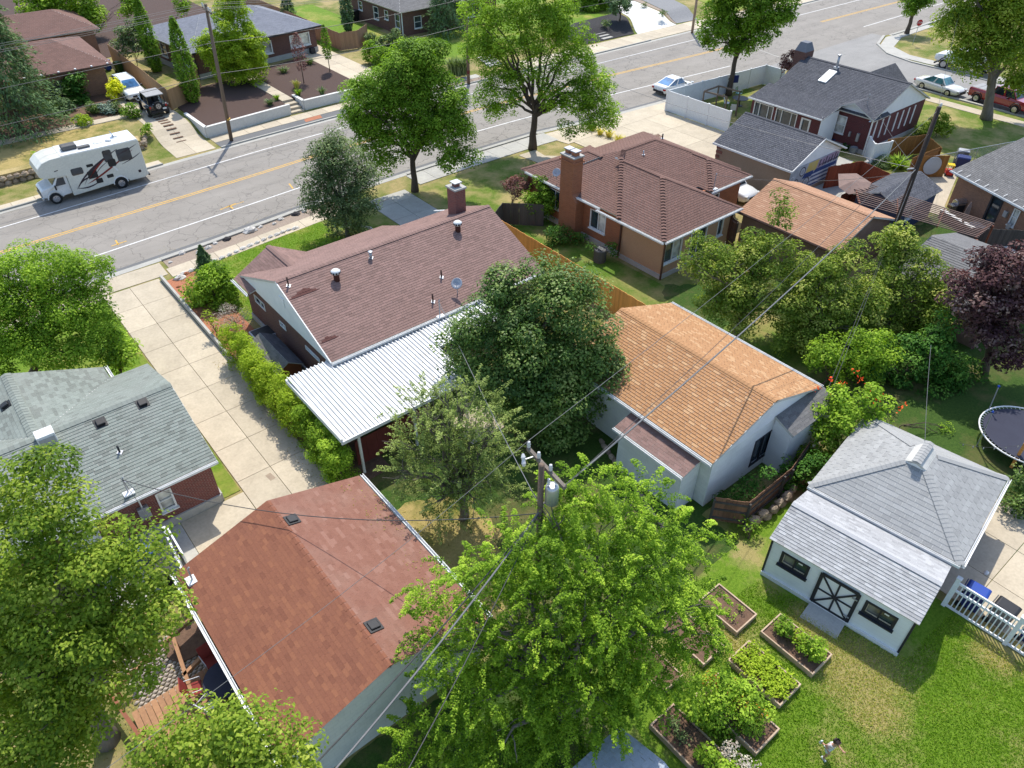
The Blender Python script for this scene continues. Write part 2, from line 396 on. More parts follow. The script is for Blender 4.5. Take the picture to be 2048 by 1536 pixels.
# ------------------------------------------------------------------ walls and windows
def wall(parent, p0, p1, z0, z1, mat, holes=(), th=.16, name='wall'):
    "vertical wall from p0 to p1 (outside on the right hand), with real openings holes=(u0,u1,v0,v1)"
    p0 = Vector((p0[0], p0[1], 0)); p1 = Vector((p1[0], p1[1], 0)); d = (p1-p0); l = d.length; d.normalize(); n = Vector((d.y, -d.x, 0)); Z = Vector((0, 0, 1))
    us = sorted({0, l, *[h[0] for h in holes], *[h[1] for h in holes]}); vs = sorted({z0, z1, *[h[2] for h in holes], *[h[3] for h in holes]})
    m = MB(); pt = lambda u, v, k=0: p0+d*u+Z*v-n*k
    for i in range(len(us)-1):
        for j in range(len(vs)-1):
            cu, cv = (us[i]+us[i+1])/2, (vs[j]+vs[j+1])/2
            if any(h[0] < cu < h[1] and h[2] < cv < h[3] for h in holes): continue
            m.quad(pt(us[i], vs[j]), pt(us[i+1], vs[j]), pt(us[i+1], vs[j+1]), pt(us[i], vs[j+1]))
    for h in holes:
        a, b, c, e = h
        m.quad(pt(a, c), pt(a, c, th), pt(b, c, th), pt(b, c)); m.quad(pt(a, e, th), pt(a, e), pt(b, e), pt(b, e, th))
        m.quad(pt(a, c, th), pt(a, c), pt(a, e), pt(a, e, th)); m.quad(pt(b, c), pt(b, c, th), pt(b, e, th), pt(b, e))
    m.quad(pt(0, z1), pt(l, z1), pt(l-th, z1, th), pt(th, z1, th)); m.quad(pt(th, z0, th), pt(l-th, z0, th), pt(l-th, z1, th), pt(th, z1, th))
    return m.obj(name, mat, parent)
def window(parent, p0, p1, h, frame='white_trim', glass='glass', split='v', sill=True, depth=.07, fw=.055, glass2=None, name='window', curtain=None):
    p0 = Vector((p0[0], p0[1], 0)); p1 = Vector((p1[0], p1[1], 0)); d = (p1-p0).normalized(); n = Vector((d.y, -d.x, 0)); Z = Vector((0, 0, 1))
    a, b, c, e = h; pt = lambda u, v, k=0: p0+d*u+Z*v-n*k
    m = MB()
    def fb(u0, u1, v0, v1, k=depth-.03, t=.06):
        m.obox(pt((u0+u1)/2, (v0+v1)/2, k), d*(u1-u0)/2, n*t/2, Z*(v1-v0)/2)
    fb(a-.02, a+fw, c, e, .01, .08); fb(b-fw, b+.02, c, e, .01, .08); fb(a, b, c, c+fw, .012, .08); fb(a, b, e-fw, e, .012, .08)
    panes = []
    if split == 'v': fb((a+b)/2-.03, (a+b)/2+.03, c+fw, e-fw); panes = [(a+fw, (a+b)/2-.03, c+fw, e-fw), ((a+b)/2+.03, b-fw, c+fw, e-fw)]
    elif split == 'h': fb(a+fw, b-fw, (c+e)/2-.03, (c+e)/2+.03); panes = [(a+fw, b-fw, c+fw, (c+e)/2-.03), (a+fw, b-fw, (c+e)/2+.03, e-fw)]
    elif split == '3': 
        w = b-a; s1, s2 = a+w*.27, a+w*.73
        fb(s1-.03, s1+.03, c+fw, e-fw); fb(s2-.03, s2+.03, c+fw, e-fw); panes = [(a+fw, s1-.03, c+fw, e-fw), (s1+.03, s2-.03, c+fw, e-fw), (s2+.03, b-fw, c+fw, e-fw)]
    else: panes = [(a+fw, b-fw, c+fw, e-fw)]
    o = m.obj(name, frame, parent)
    for i, (u0, u1, v0, v1) in enumerate(panes):
        q = MB().obox(pt((u0+u1)/2, (v0+v1)/2, depth+.02), d*(u1-u0)/2, n*.008, Z*(v1-v0)/2)
        q.obj('pane', (glass2 if (glass2 and i == 1) else glass), o)
    if sill:
        MB().obox(pt((a+b)/2, c-.04, -.03), d*((b-a)/2+.06), n*.09, Z*.035).obj('sill', frame, o)
    return o
def gable(parent, p0, p1, zb, peak_u, zp, mat, th=.14, name='gable', zb2=None):
    p0 = Vector((p0[0], p0[1], 0)); p1 = Vector((p1[0], p1[1], 0)); d = p1-p0; l = d.length; d.normalize(); Z = Vector((0, 0, 1))
    tri = [p0+Z*zb, p1+Z*(zb if zb2 is None else zb2), p0+d*peak_u+Z*zp]
    return MB().slab(tri, th).obj(name, mat, parent)
def downspout(parent, p, z0, z1, mat='white_trim', r=.045):
    return MB().box(p[0]-r, p[0]+r, p[1]-r, p[1]+r, z0, z1).obj('downspout', mat, parent)

# ------------------------------------------------------------------ foliage
def leaf_obj(name, C, Nn, size, shade, mat, parent, aspect=.6, kind=None, tdir=None):
    "one mesh of many small leaves: centres C, facing Nn"
    n = len(C); off = np.array(wloc(parent)) if parent is not None else np.zeros(3)
    r = RNG.normal(size=(n, 3)) if tdir is None else tdir + RNG.normal(size=(n, 3))*.35
    Nn = Nn/np.linalg.norm(Nn, axis=1, keepdims=True)
    t = r-(r*Nn).sum(1, keepdims=True)*Nn; t /= np.linalg.norm(t, axis=1, keepdims=True)+1e-9; b = np.cross(Nn, t)
    sz = (size*RNG.uniform(.65, 1.3, n))[:, None]
    C = C-off
    V = np.empty((n, 4, 3)); V[:, 0] = C-t*sz*.5; V[:, 1] = C+b*sz*aspect*.5-t*sz*.05+Nn*sz*.08; V[:, 2] = C+t*sz*.5; V[:, 3] = C-b*sz*aspect*.5-t*sz*.05+Nn*sz*.08
    me = bpy.data.meshes.new(name); me.vertices.add(n*4); me.vertices.foreach_set('co', V.reshape(-1).astype(np.float32))
    me.loops.add(n*4); me.loops.foreach_set('vertex_index', np.arange(n*4, dtype=np.int32)); me.polygons.add(n)
    me.polygons.foreach_set('loop_start', np.arange(0, n*4, 4, dtype=np.int32))
    try: me.polygons.foreach_set('loop_total', np.full(n, 4, dtype=np.int32))
    except Exception: pass
    me.attributes.new('shade', 'FLOAT', 'FACE').data.foreach_set('value', np.clip(shade, 0, 1).astype(np.float32))
    me.update(); me.validate()
    return link(name, me, mat, parent, kind)
def lobe_leaves(lobes, dens, clump, leaf, up=.5, inner=.25, flat=.75, spread=.2, droop=0.0, mode='clump', space=2.1):
    "leaves over the outer part of ellipsoid lobes (centre, rx, ry, rz): rounded clumps, or arching sprays"
    Cs, Ns, Sh, K = [], [], [], []
    for c, rx, ry, rz in lobes:
        c = np.array(c); R3 = np.array([rx, ry, rz]); area = 4*math.pi*((rx*ry)**1.6/3+(rx*rz)**1.6/3+(ry*rz)**1.6/3)**(1/1.6)
        nl = max(30, int(area*dens)); nc = max(5, int(area/(clump*clump*space)))
        dv = RNG.normal(size=(nc, 3)); dv /= np.linalg.norm(dv, axis=1, keepdims=True)
        q = np.where(RNG.random(nc) < inner, RNG.uniform(.3, .75, nc), RNG.uniform(.78, 1.0, nc))[:, None]
        cc = c+dv*R3*q; cr = clump*RNG.uniform(.45, 1.5, nc); csh = RNG.normal(0, spread, nc); K.append(cc)
        ix = RNG.choice(nc, nl, p=cr**2/np.sum(cr**2)); d2 = RNG.normal(size=(nl, 3)); d2 /= np.linalg.norm(d2, axis=1, keepdims=True)
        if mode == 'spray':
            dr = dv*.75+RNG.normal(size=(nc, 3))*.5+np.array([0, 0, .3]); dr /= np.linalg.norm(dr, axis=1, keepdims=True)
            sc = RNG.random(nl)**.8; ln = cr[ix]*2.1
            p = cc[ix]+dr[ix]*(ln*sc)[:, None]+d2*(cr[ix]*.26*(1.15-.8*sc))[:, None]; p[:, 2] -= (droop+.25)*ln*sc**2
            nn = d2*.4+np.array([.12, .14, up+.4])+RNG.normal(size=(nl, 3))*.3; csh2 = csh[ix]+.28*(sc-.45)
        else:
            d2[:, 2] = np.where(RNG.random(nl) < .55, np.abs(d2[:, 2]), d2[:, 2])
            rr = cr[ix]*RNG.uniform(.3, 1.0, nl)**.35; p = cc[ix]+d2*rr[:, None]*np.array([1, 1, flat])
            if droop: p[:, 2] -= droop*RNG.random(nl)*np.clip((rr/cr[ix])**2, 0, 1)
            nn = d2*.8+np.array([.1, .12, up+.2])+RNG.normal(size=(nl, 3))*.3; csh2 = csh[ix]
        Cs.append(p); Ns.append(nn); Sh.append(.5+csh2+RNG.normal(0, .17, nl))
    return np.concatenate(Cs), np.concatenate(Ns), np.concatenate(Sh), np.concatenate(K)
def px_lobes(specs, base, squash=.95, tilt=.6):
    "lobes traced in photo pixels; depth between the vertical plane through the base (0) and a sheet facing the camera (1)"
    out = []; wsum = sum(s[2]**2 for s in specs); mx = sum(s[0]*s[2]**2 for s in specs)/wsum; my = sum(s[1]*s[2]**2 for s in specs)/wsum
    c0 = on(mx, my, base); dep = float((np.array(c0)-[0, 0, CAMH]) @ FW); rg = random.Random(int(mx+my))
    for s in specs:
        px, py, r = s[:3]; ry = s[3] if len(s) > 3 else r
        pA = on(px, py, base); d = ray(px, py); pB = Vector(np.array([0, 0, CAMH])+d*(dep/FPX)); c = pA.lerp(pB, tilt)
        k = mpp(c); away = (c-Vector((0, 0, CAMH))).normalized(); c = c+away*rg.uniform(-.35, .35)*r*k
        out.append((c, r*k, r*k, ry*k*squash))
    return out
def limb(m, a, b, r0, r1, sag=.0, n=5, seg=6, wob=.08, rg=random):
    a, b = Vector(a), Vector(b); l = (b-a).length; pts = []
    for i in range(n+1):
        t = i/n; p = a.lerp(b, t); j = math.sin(math.pi*t)*l*wob
        pts.append(p+Vector((rg.uniform(-j, j), rg.uniform(-j, j), sag*math.sin(math.pi*t)*l)))
    m.tube(pts, [r0+(r1-r0)*i/n for i in range(n+1)], seg, cap=True)
def tree(name, label, base, specs, mat, leaf=.14, dens=150, clump=.6, trunk_r=.2, bark='bark', up=.5, inner=.25, flat=.75, spread=.2, aspect=.6,
         limbs=14, group=None, cat='tree', z=0.0, trunk_top=None, squash=.95, droop=0.0, fork=.45, lean=None, zclip=None, twigs=0, trunks=1, tilt=.6, mode='clump', space=2.1):
    base = Vector(base) if len(base) == 3 else at(base[0], base[1], z)
    lobes = px_lobes(specs, base, squash, tilt); root = thing(name, label, cat, base, group)
    C, Nn, Sh, K = lobe_leaves(lobes, dens, clump, leaf, up, inner, flat, spread, droop, mode, space)
    zc = base.z+.08 if zclip is None else zclip
    keep = C[:, 2] > zc; C, Nn, Sh = C[keep], Nn[keep], Sh[keep]
    leaf_obj('crown', C, Nn, leaf, Sh, mat, root, aspect)
    cen = Vector(np.mean([np.array(l[0]) for l in lobes], axis=0)); low = min(l[0].z-l[3] for l in lobes)
    rg = random.Random(len(name)+int(base.x*10))
    if trunk_r:
        m = MB(); lb = MB()
        for ti in range(trunks):
            b0 = base+Vector((rg.uniform(-.4, .4), rg.uniform(-.4, .4), 0))*(ti > 0)
            top = b0.lerp(cen, fork) if trunk_top is None else Vector(trunk_top)
            top = Vector((b0.x+(cen.x-b0.x)*fork*.7, b0.y+(cen.y-b0.y)*fork*.7, max(b0.z+.5, b0.z+(cen.z-b0.z)*fork))) if trunk_top is None else top
            n = 6; pts = [b0.lerp(top, i/n)+Vector((rg.uniform(-.05, .05), rg.uniform(-.05, .05), 0))*(i > 0) for i in range(n+1)]; pts[0].z -= .05
            m.tube(pts, [trunk_r*(1.35 if i == 0 else 1.1 if i == 1 else 1-.28*i/n) for i in range(n+1)], 10)
            kk = [Vector(k) for k in K if k[2] > top.z-.3] or [Vector(k) for k in K]
            for i in range(limbs//trunks):
                k = rg.choice(kk); mid = top.lerp(k, .5)+Vector((0, 0, .12*(k-top).length))
                r = trunk_r*rg.uniform(.3, .62)
                limb(lb, top-Vector((0, 0, rg.uniform(0, .25)*(top.z-b0.z))), mid, r, r*.6, rg=rg); limb(lb, mid, k, r*.6, .012, rg=rg)
                for j in range(twigs):
                    k2 = k+Vector((rg.uniform(-1, 1), rg.uniform(-1, 1), rg.uniform(-.6, .9)))*clump*1.6; limb(lb, mid.lerp(k, rg.uniform(.2, .8)), k2, .02, .008, n=3, seg=4, rg=rg)
        m.obj('trunk', bark, root, smooth=True)
        if lb.f: lb.obj('branches', bark, root, smooth=True)
    return root
def shrub(name, label, base, specs, mat, cat='shrub', **kw):
    kw.setdefault('trunk_r', .035); kw.setdefault('limbs', 8); kw.setdefault('clump', .28); kw.setdefault('leaf', .1); kw.setdefault('dens', 260); kw.setdefault('fork', .25); kw.setdefault('inner', .15)
    return tree(name, label, base, specs, mat, cat=cat, **kw)
def conifer(name, label, base, height, radius, mat, n=9000, leaf=.2, group=None, z=0.0, trunk_r=.16, tiers=16, column=False, cat='tree', gap=.1, power=1.0):
    base = Vector(base) if len(base) == 3 else at(base[0], base[1], z); root = thing(name, label, cat, base, group)
    t = RNG.random(n)**.8 if not column else RNG.random(n); t = np.clip(t, 0, 1)
    if column: prof = radius*np.clip(np.sin(np.pi*np.clip(t*.93+.06, 0, 1))**.55, 0, 1)*(1-.35*t)
    else:
        tier = (t*tiers) % 1.0; prof = radius*((1-t)**power*.95+.04)*(1-.35*tier)
    ang = RNG.random(n)*2*np.pi; nb = 13; 
    lob = 1+.22*np.sin(ang*nb/2+np.floor(t*tiers)*2.1)+.1*RNG.normal(size=n)
    r = prof*RNG.uniform(.45, 1, n)**.5*lob
    C = np.stack([base.x+r*np.cos(ang), base.y+r*np.sin(ang), base.z+gap+t*height-(.12*r if not column else 0)], 1)
    out = np.stack([np.cos(ang), np.sin(ang), np.full(n, -.25 if not column else .6)], 1)
    Nn = out*.5+np.array([0, 0, .8])+RNG.normal(size=(n, 3))*.5
    leaf_obj('crown', C, Nn, leaf, .5+.2*np.sin(ang*3+t*17)+RNG.normal(0, .2, n), mat, root, .3 if not column else .55, tdir=out)
    MB().tube([base-Vector((0, 0, .05)), base+Vector((0, 0, height*.9))], [trunk_r, .02], 7).obj('trunk', 'bark', root, smooth=True)
    return root
def tuft(name, label, base, h, n, mat, spread=.35, cat='plant', group=None, z=0.0, w=.025):
    "clump of upright arching blades"
    base = Vector(base) if len(base) == 3 else at(base[0], base[1], z); m = MB(); rg = random.Random(int(base.x*77)+n)
    for i in range(n):
        a = rg.uniform(0, 6.283); r = rg.uniform(0, spread*.35); o = base+Vector((math.cos(a)*r, math.sin(a)*r, 0)); hh = h*rg.uniform(.6, 1.1); s = spread*rg.uniform(.4, 1)
        d = Vector((math.cos(a), math.sin(a), 0)); sd = Vector((-d.y, d.x, 0))*w; m.cur = rg.random()
        p1 = o+d*s*.35+Vector((0, 0, hh*.65)); p2 = o+d*s+Vector((0, 0, hh*rg.uniform(.7, 1)))
        m.add([o-sd, o+sd, p1+sd*.8, p1-sd*.8, p2], [(0, 1, 2, 3), (3, 2, 4)])
    o = m.obj(name, mat, origin=base); return tag(o, label, cat, group)
# ------------------------------------------------------------------ palette
plain('white_trim', (.74, .74, .72), (.62, .62, .6), 2, .5)
plain('fascia', (.55, .54, .5), (.4, .39, .36), 2, .6)
plain('dark_trim', (.02, .022, .03), (.03, .03, .035), 3, .5)
plain('brown_trim', (.1, .05, .035), (.07, .035, .025), 3, .6)
plain('concrete', (.49, .42, .31), (.34, .288, .21), .8, .85, .25, 60, objvar=.09, lo=.38, hi=.78)
plain('concrete_grey', (.40, .385, .34), (.31, .30, .27), .9, .85, .25, 60, objvar=.06)
plain('concrete_new', (.62, .61, .57), (.54, .53, .5), .9, .8, .15, 60, objvar=.03)
plain('cement', (.42, .41, .38), (.33, .32, .3), 1.5, .85, .3, 30)
plain('mulch', (.09, .054, .042), (.034, .022, .018), 14, .95, 1.0, 22, lo=.3, hi=.7)
plain('black_mulch', (.035, .033, .034), (.013, .012, .013), 14, .95, 1.0, 22)
plain('gravel', (.33, .26, .2), (.2, .16, .13), 9, .95, 1.0, 26)
plain('grey_gravel', (.25, .25, .25), (.14, .14, .14), 12, .95, 1.0, 30)
plain('red_gravel', (.42, .17, .09), (.25, .1, .06), 12, .95, 1.0, 30)
plain('soil', (.16, .095, .06), (.085, .05, .034), 6, .95, 1.0, 18)
plain('bark', (.115, .085, .062), (.055, .042, .032), 5, .95, .8, 16, stretch=(1, 1, .25))
plain('bark_grey', (.2, .17, .14), (.1, .085, .07), 5, .95, .8, 16, stretch=(1, 1, .25))
plain('stone_white', (.6, .57, .52), (.42, .39, .35), 3, .8, .5, 12)
plain('stone_tan', (.36, .28, .2), (.2, .15, .11), 3, .85, .6, 12, objvar=.25)
plain('stone_dark', (.05, .045, .045), (.03, .027, .027), 3, .85, .6, 12)
plain('cedar', (.72, .33, .085), (.62, .27, .065), 1.3, .7, .25, 30, stretch=(6, 6, .5), objvar=.12)
plain('old_fence', (.24, .12, .07), (.13, .075, .05), 1.3, .85, .4, 30, stretch=(6, 6, .5), objvar=.25)
plain('grey_fence', (.1, .088, .078), (.06, .052, .048), 1.3, .85, .4, 30, stretch=(6, 6, .5), objvar=.2)
plain('tan_fence', (.42, .25, .12), (.33, .19, .09), 1.3, .8, .2, 30, stretch=(6, 6, .5), objvar=.08)
plain('red_fence', (.24, .055, .022), (.18, .04, .018), 1.3, .8, .2, 30, stretch=(6, 6, .5), objvar=.12)
plain('amber_fence', (.27, .13, .035), (.2, .095, .028), 1.3, .8, .2, 30, stretch=(6, 6, .5), objvar=.12)
plain('far_fence', (.36, .2, .12), (.26, .145, .09), 1.3, .8, .2, 30, stretch=(6, 6, .5), objvar=.12)
plain('deck_wood', (.36, .19, .09), (.26, .13, .065), 1.6, .7, .2, 30, stretch=(4, 4, 4), objvar=.1)
plain('pergola_wood', (.2, .13, .105), (.14, .095, .08), 3, .8, objvar=.2)
plain('stain_wood', (.26, .085, .04), (.18, .06, .03), 2, .7, .2, 30)
plain('vinyl', (.74, .745, .75), (.68, .685, .69), 1, .4, objvar=.02)
plain('yellow_paint', (.66, .38, .06), (.27, .21, .13), 5, .8, lo=.42, hi=.72)
plain('white_paint', (.68, .67, .64), (.3, .29, .27), 5, .8, lo=.45, hi=.75)
plain('tar', (.05, .05, .05), (.07, .07, .068), 2, .8)
plain('pole_wood', (.19, .135, .095), (.1, .072, .054), 2, .9, .5, 22, stretch=(4, 4, .3))
plain('pole_dark', (.055, .04, .033), (.035, .027, .024), 2, .9, .5, 22, stretch=(4, 4, .3))
plain('steel', (.5, .51, .53), (.4, .41, .43), 4, .4, metal=.6)
plain('galv', (.42, .43, .45), (.32, .33, .35), 4, .45, metal=.5)
plain('cable', (.05, .05, .05), (.07, .07, .07), 4, .5)
plain('cable_light', (.14, .14, .14), (.18, .18, .18), 4, .5)
plain('ceramic', (.6, .6, .6), (.5, .5, .5), 4, .3)
plain('black_plastic', (.015, .015, .017), (.022, .022, .024), 5, .5)
plain('blue_bin', (.012, .05, .32), (.015, .06, .26), 3, .45)
plain('navy_bin', (.015, .028, .13), (.02, .03, .1), 3, .45)
plain('rubber', (.014, .014, .014), (.02, .02, .02), 6, .85)
plain('rim', (.45, .45, .46), (.33, .33, .34), 5, .3, metal=.7)
plain('chrome', (.6, .6, .62), None, 5, .15, metal=.9)
plain('stucco_tan', (.46, .28, .17), (.41, .245, .15), 1.2, .9, .3, 60)
plain('stucco_beige', (.34, .25, .18), (.27, .195, .14), 1.0, .9, .3, 60)
plain('stucco_brown', (.21, .135, .1), (.16, .1, .075), 1.0, .9, .3, 60)
brick_mat('block_sage', (.6, .61, .55), (.56, .57, .51), (.47, .48, .43), .4, .2)
brick_mat('block_white', (.72, .73, .70), (.68, .69, .66), (.58, .6, .57), .4, .2)
plain('blue_wall', (.05, .065, .13), (.04, .05, .1), 1, .8)
plain('roof_metal', (.58, .59, .59), (.46, .465, .455), 1.6, .42, metal=.05, spec=.5, objvar=.05)
plain('red_paint_wall', (.16, .035, .028), (.11, .025, .02), 1.5, .8)
siding_mat('siding_white', (.78, .79, .8)); siding_mat('siding_pale', (.74, .77, .79), .2)
brick_mat('brick_red', (.22, .052, .038), (.13, .036, .03), (.33, .25, .22))
brick_mat('brick_orange', (.37, .125, .05), (.26, .085, .035), (.3, .2, .14))
brick_mat('brick_brown', (.155, .06, .044), (.1, .042, .034), (.2, .15, .13))
brick_mat('brick_dark', (.13, .022, .024), (.085, .018, .02), (.15, .09, .085))
brick_mat('brick_tan', (.3, .15, .085), (.21, .1, .06), (.3, .22, .17))
plain('cream', (.6, .52, .36), (.52, .45, .3), 3, .6); plain('tramp_mat', (.018, .02, .04), (.025, .028, .05), 2, .7); glass_mat('glass_grey', (.13, .13, .12), .1); glass_mat('glass'); glass_mat('glass_green', (.05, .075, .07)); glass_mat('glass_curtain', (.34, .35, .34), .15); glass_mat('car_glass', (.02, .03, .04), .03); glass_mat('skylight', (.55, .58, .62), .1)
glass_mat('blue_glass', (.05, .15, .3), .03); glass_mat('teal_glass', (.05, .14, .16), .03); glass_mat('pane_blind', (.5, .5, .46), .2)
shingle_mat('sh_orange', [(.27, .138, .064), (.34, .178, .082), (.37, .198, .093), (.4, .224, .108), (.54, .36, .2)])
shingle_mat('sh_tan', [(.27, .145, .085), (.33, .18, .105), (.36, .2, .12), (.39, .225, .135), (.48, .31, .2)])
shingle_mat('sh_red', [(.14, .052, .032), (.185, .072, .042), (.21, .084, .049), (.235, .096, .053), (.285, .12, .062)], (.185, .078, .05))
shingle_mat('sh_red_lit_worn', [(.165, .07, .048), (.19, .086, .059), (.215, .1, .07), (.24, .118, .084), (.3, .165, .125)], (.3, .21, .165))  # paler copy of the red shingles: sunlight painted in, plus grey-pink weathering
shingle_mat('sh_brown', [(.14, .088, .074), (.185, .118, .1), (.215, .136, .116), (.245, .152, .13), (.285, .176, .152)])
shingle_mat('sh_brown2', [(.115, .066, .054), (.14, .08, .064), (.158, .09, .072), (.178, .1, .08), (.205, .115, .092)])
shingle_mat('sh_patch', [(.085, .036, .03), (.095, .04, .033), (.1, .042, .035)])
shingle_mat('sh_green', [(.11, .115, .1), (.175, .19, .165), (.205, .228, .2), (.23, .255, .225), (.265, .295, .26)], (.24, .24, .22))
shingle_mat('sh_grey', [(.22, .22, .215), (.27, .27, .262), (.3, .3, .29), (.33, .33, .32), (.38, .38, .37)])
shingle_mat('sh_lightgrey', [(.2, .2, .2), (.28, .28, .28), (.34, .34, .34), (.4, .4, .4), (.5, .5, .5)])
shingle_mat('sh_slate', [(.045, .047, .055), (.062, .065, .076), (.078, .081, .093), (.094, .096, .11), (.115, .118, .13)], (.1, .1, .115))
shingle_mat('sh_blueslate', [(.13, .14, .165), (.155, .167, .195), (.18, .19, .22), (.2, .21, .245), (.23, .24, .27)])
shingle_mat('sh_paleblue', [(.28, .32, .37), (.33, .37, .42), (.36, .4, .45), (.39, .43, .48), (.43, .47, .52)])
shingle_mat('sh_charcoal', [(.09, .088, .086), (.115, .112, .11), (.14, .137, .134), (.165, .16, .157), (.2, .195, .19)])
grass_mat('lawn_lush', ((.06, .125, .008), (.12, .21, .016), (.19, .28, .03)), (.3, .28, .07), .4)
grass_mat('lawn_dry', ((.06, .10, .015), (.11, .17, .02), (.17, .22, .035)), (.36, .29, .12), .55)
grass_mat('lawn_far', ((.06, .09, .015), (.11, .15, .022), (.17, .2, .035)), (.34, .27, .12), .68)
grass_mat('lawn_yard', ((.06, .125, .008), (.12, .21, .016), (.19, .28, .03)), (.34, .27, .115), .3, spots=((18.0, 2.9, 2.3), (17.2, 1.9, 1.6), (18.4, 5.0, 1.2), (15.4, 6.6, 1.2), (22.4, .2, 1.3), (19.2, 8.6, 1.0), (13.4, 7.2, 1.2)))
grass_mat('lawn_mid', ((.05, .1, .012), (.09, .165, .018), (.14, .22, .03)), (.3, .25, .09), .5)
grass_mat('lawn_hay', ((.06, .085, .015), (.12, .14, .025), (.2, .19, .045)), (.38, .29, .11), .8, .6)
grass_mat('hay', ((.12, .14, .03), (.25, .21, .07), (.36, .29, .12)), (.44, .34, .16), .9)
grass_mat('undergrowth', ((.025, .055, .01), (.045, .09, .015), (.08, .135, .025)), (.16, .13, .055), .4)
asphalt_mat('asphalt', (.26, .238, .208)); asphalt_mat('asphalt_side', (.27, .26, .243), .4); asphalt_mat('patch_asphalt', (.15, .15, .148), 0)
leaf_mat('leaf_maple', [(.035, .07, .009), (.07, .125, .013), (.115, .185, .02), (.18, .26, .036)], .4)
leaf_mat('leaf_bright', [(.045, .085, .011), (.095, .155, .016), (.155, .23, .024), (.25, .33, .048)], .42)
leaf_mat('leaf_elm', [(.038, .074, .009), (.085, .145, .014), (.15, .225, .023), (.27, .34, .05)], .45)
leaf_mat('leaf_dark', [(.024, .052, .013), (.048, .088, .02), (.082, .128, .03), (.17, .2, .07)], .3, rough=.5, spec=.25)
leaf_mat('leaf_olive', [(.03, .045, .022), (.055, .08, .036), (.09, .125, .055), (.17, .2, .11)], .22)
leaf_mat('leaf_wispy', [(.06, .075, .028), (.1, .13, .04), (.15, .19, .06), (.22, .25, .1)], .3)
leaf_mat('leaf_oak', [(.045, .08, .012), (.095, .14, .017), (.155, .2, .027), (.25, .27, .06)], .44)
leaf_mat('leaf_apple', [(.045, .075, .013), (.09, .13, .02), (.15, .188, .036), (.25, .25, .08)], .4)
leaf_mat('leaf_lime', [(.09, .13, .012), (.145, .2, .015), (.2, .26, .022), (.28, .32, .04)], .4)
leaf_mat('leaf_yellow', [(.28, .28, .012), (.42, .4, .018), (.5, .47, .03), (.55, .5, .06)], .4)
leaf_mat('leaf_purple', [(.026, .012, .017), (.05, .022, .03), (.085, .045, .05), (.17, .115, .12)], .2, (1.5, .6, .6))
leaf_mat('leaf_plum', [(.06, .025, .03), (.1, .045, .05), (.15, .075, .075), (.2, .11, .1)], .2, (1.5, .7, .6))
leaf_mat('leaf_spruce', [(.03, .05, .028), (.05, .085, .04), (.085, .13, .062), (.14, .19, .1)], .12)
leaf_mat('leaf_blue', [(.06, .09, .085), (.1, .14, .13), (.15, .19, .18), (.22, .27, .26)], .12)
leaf_mat('leaf_grey', [(.16, .13, .14), (.24, .2, .21), (.3, .26, .27), (.38, .34, .34)], .15, (1, 1, 1))
leaf_mat('leaf_ivy', [(.012, .04, .008), (.025, .07, .012), (.045, .105, .018), (.09, .16, .03)], .25)
leaf_mat('leaf_autumn', [(.06, .1, .012), (.16, .15, .02), (.36, .16, .03), (.45, .12, .03)], .3, (1.5, 1.2, .6))
leaf_mat('leaf_red', [(.2, .02, .012), (.3, .03, .015), (.42, .05, .02)], .3, (1.5, .7, .6))
leaf_mat('flower_red', [(.6, .05, .02), (.7, .08, .03), (.75, .14, .05)], .3, (1.3, .8, .7))
leaf_mat('flower_yellow', [(.6, .5, .02), (.7, .6, .03), (.75, .62, .05)], .3, (1.2, 1.1, .6))
leaf_mat('leaf_straw', [(.3, .24, .06), (.4, .32, .09), (.45, .4, .12), (.32, .36, .06)], .3, (1.2, 1.1, .6))
leaf_mat('grass_blade', [(.06, .105, .01), (.1, .17, .015), (.14, .21, .025), (.3, .26, .11)], .4)

# ------------------------------------------------------------------ ground, street, pavements
def gz(x, y):
    t = min(1, max(0, (y-65.3)/3.2)); return .7*t*t*(3-2*t)
def lerp_fn(tab):
    xs = [a for a, b in tab]; ys = [b for a, b in tab]
    return lambda x: float(np.interp(x, xs, ys))
y_near = lerp_fn([(-60, 46.4), (6, 46.8), (13, 47.2), (20, 47.9), (33, 48.35), (42, 48.3), (50, 47.2), (58, 46.7), (70, 46), (100, 45.4), (400, 45)])
y_far = lerp_fn([(-60, 59.3), (3, 60.2), (14, 61.2), (22, 61.7), (32, 62.1), (45, 62.0), (62, 61.4), (78, 61.2), (100, 60.6), (400, 59)])
y_wl = lerp_fn([(-60, 48.8), (6, 49.8), (17.4, 50.6), (28, 51.5), (33, 51.7), (42, 51.55), (55, 51.0), (65, 50.1), (71, 49.6), (100, 49.3), (400, 48.6)])
y_ye = lerp_fn([(-60, 53.2), (2, 54.2), (19.5, 55.2), (24, 55.6), (40, 56), (43, 56), (58, 55.45), (73, 54.45), (96, 54), (115, 53.4), (400, 52.8)])
y_wu = lerp_fn([(-60, 56.9), (2, 57.95), (21.5, 59.5), (31, 59.9), (42, 59.9), (46, 59.8), (61, 59.15), (76, 58.75), (94, 57.8), (110, 57.5), (400, 56.7)])
def strip(fa, fb, x0, x1, z, step=3.0, zf=None):
    "flat band between two curves y=fa(x), y=fb(x)"
    m = MB(); n = max(1, int((x1-x0)/step)); xs = [x0+(x1-x0)*i/n for i in range(n+1)]
    zf = zf or (lambda x, y: z)
    for a, b in zip(xs, xs[1:]):
        m.quad((a, fa(a), zf(a, fa(a))), (b, fa(b), zf(b, fa(b))), (b, fb(b), zf(b, fb(b))), (a, fb(a), zf(a, fb(a))))
    return m
g = MB(); B = 1600; ysl = [65.3+3.2*i/6 for i in range(7)]
g.quad((-B, -B, 0), (B, -B, 0), (B, 65.3, 0), (-B, 65.3, 0))
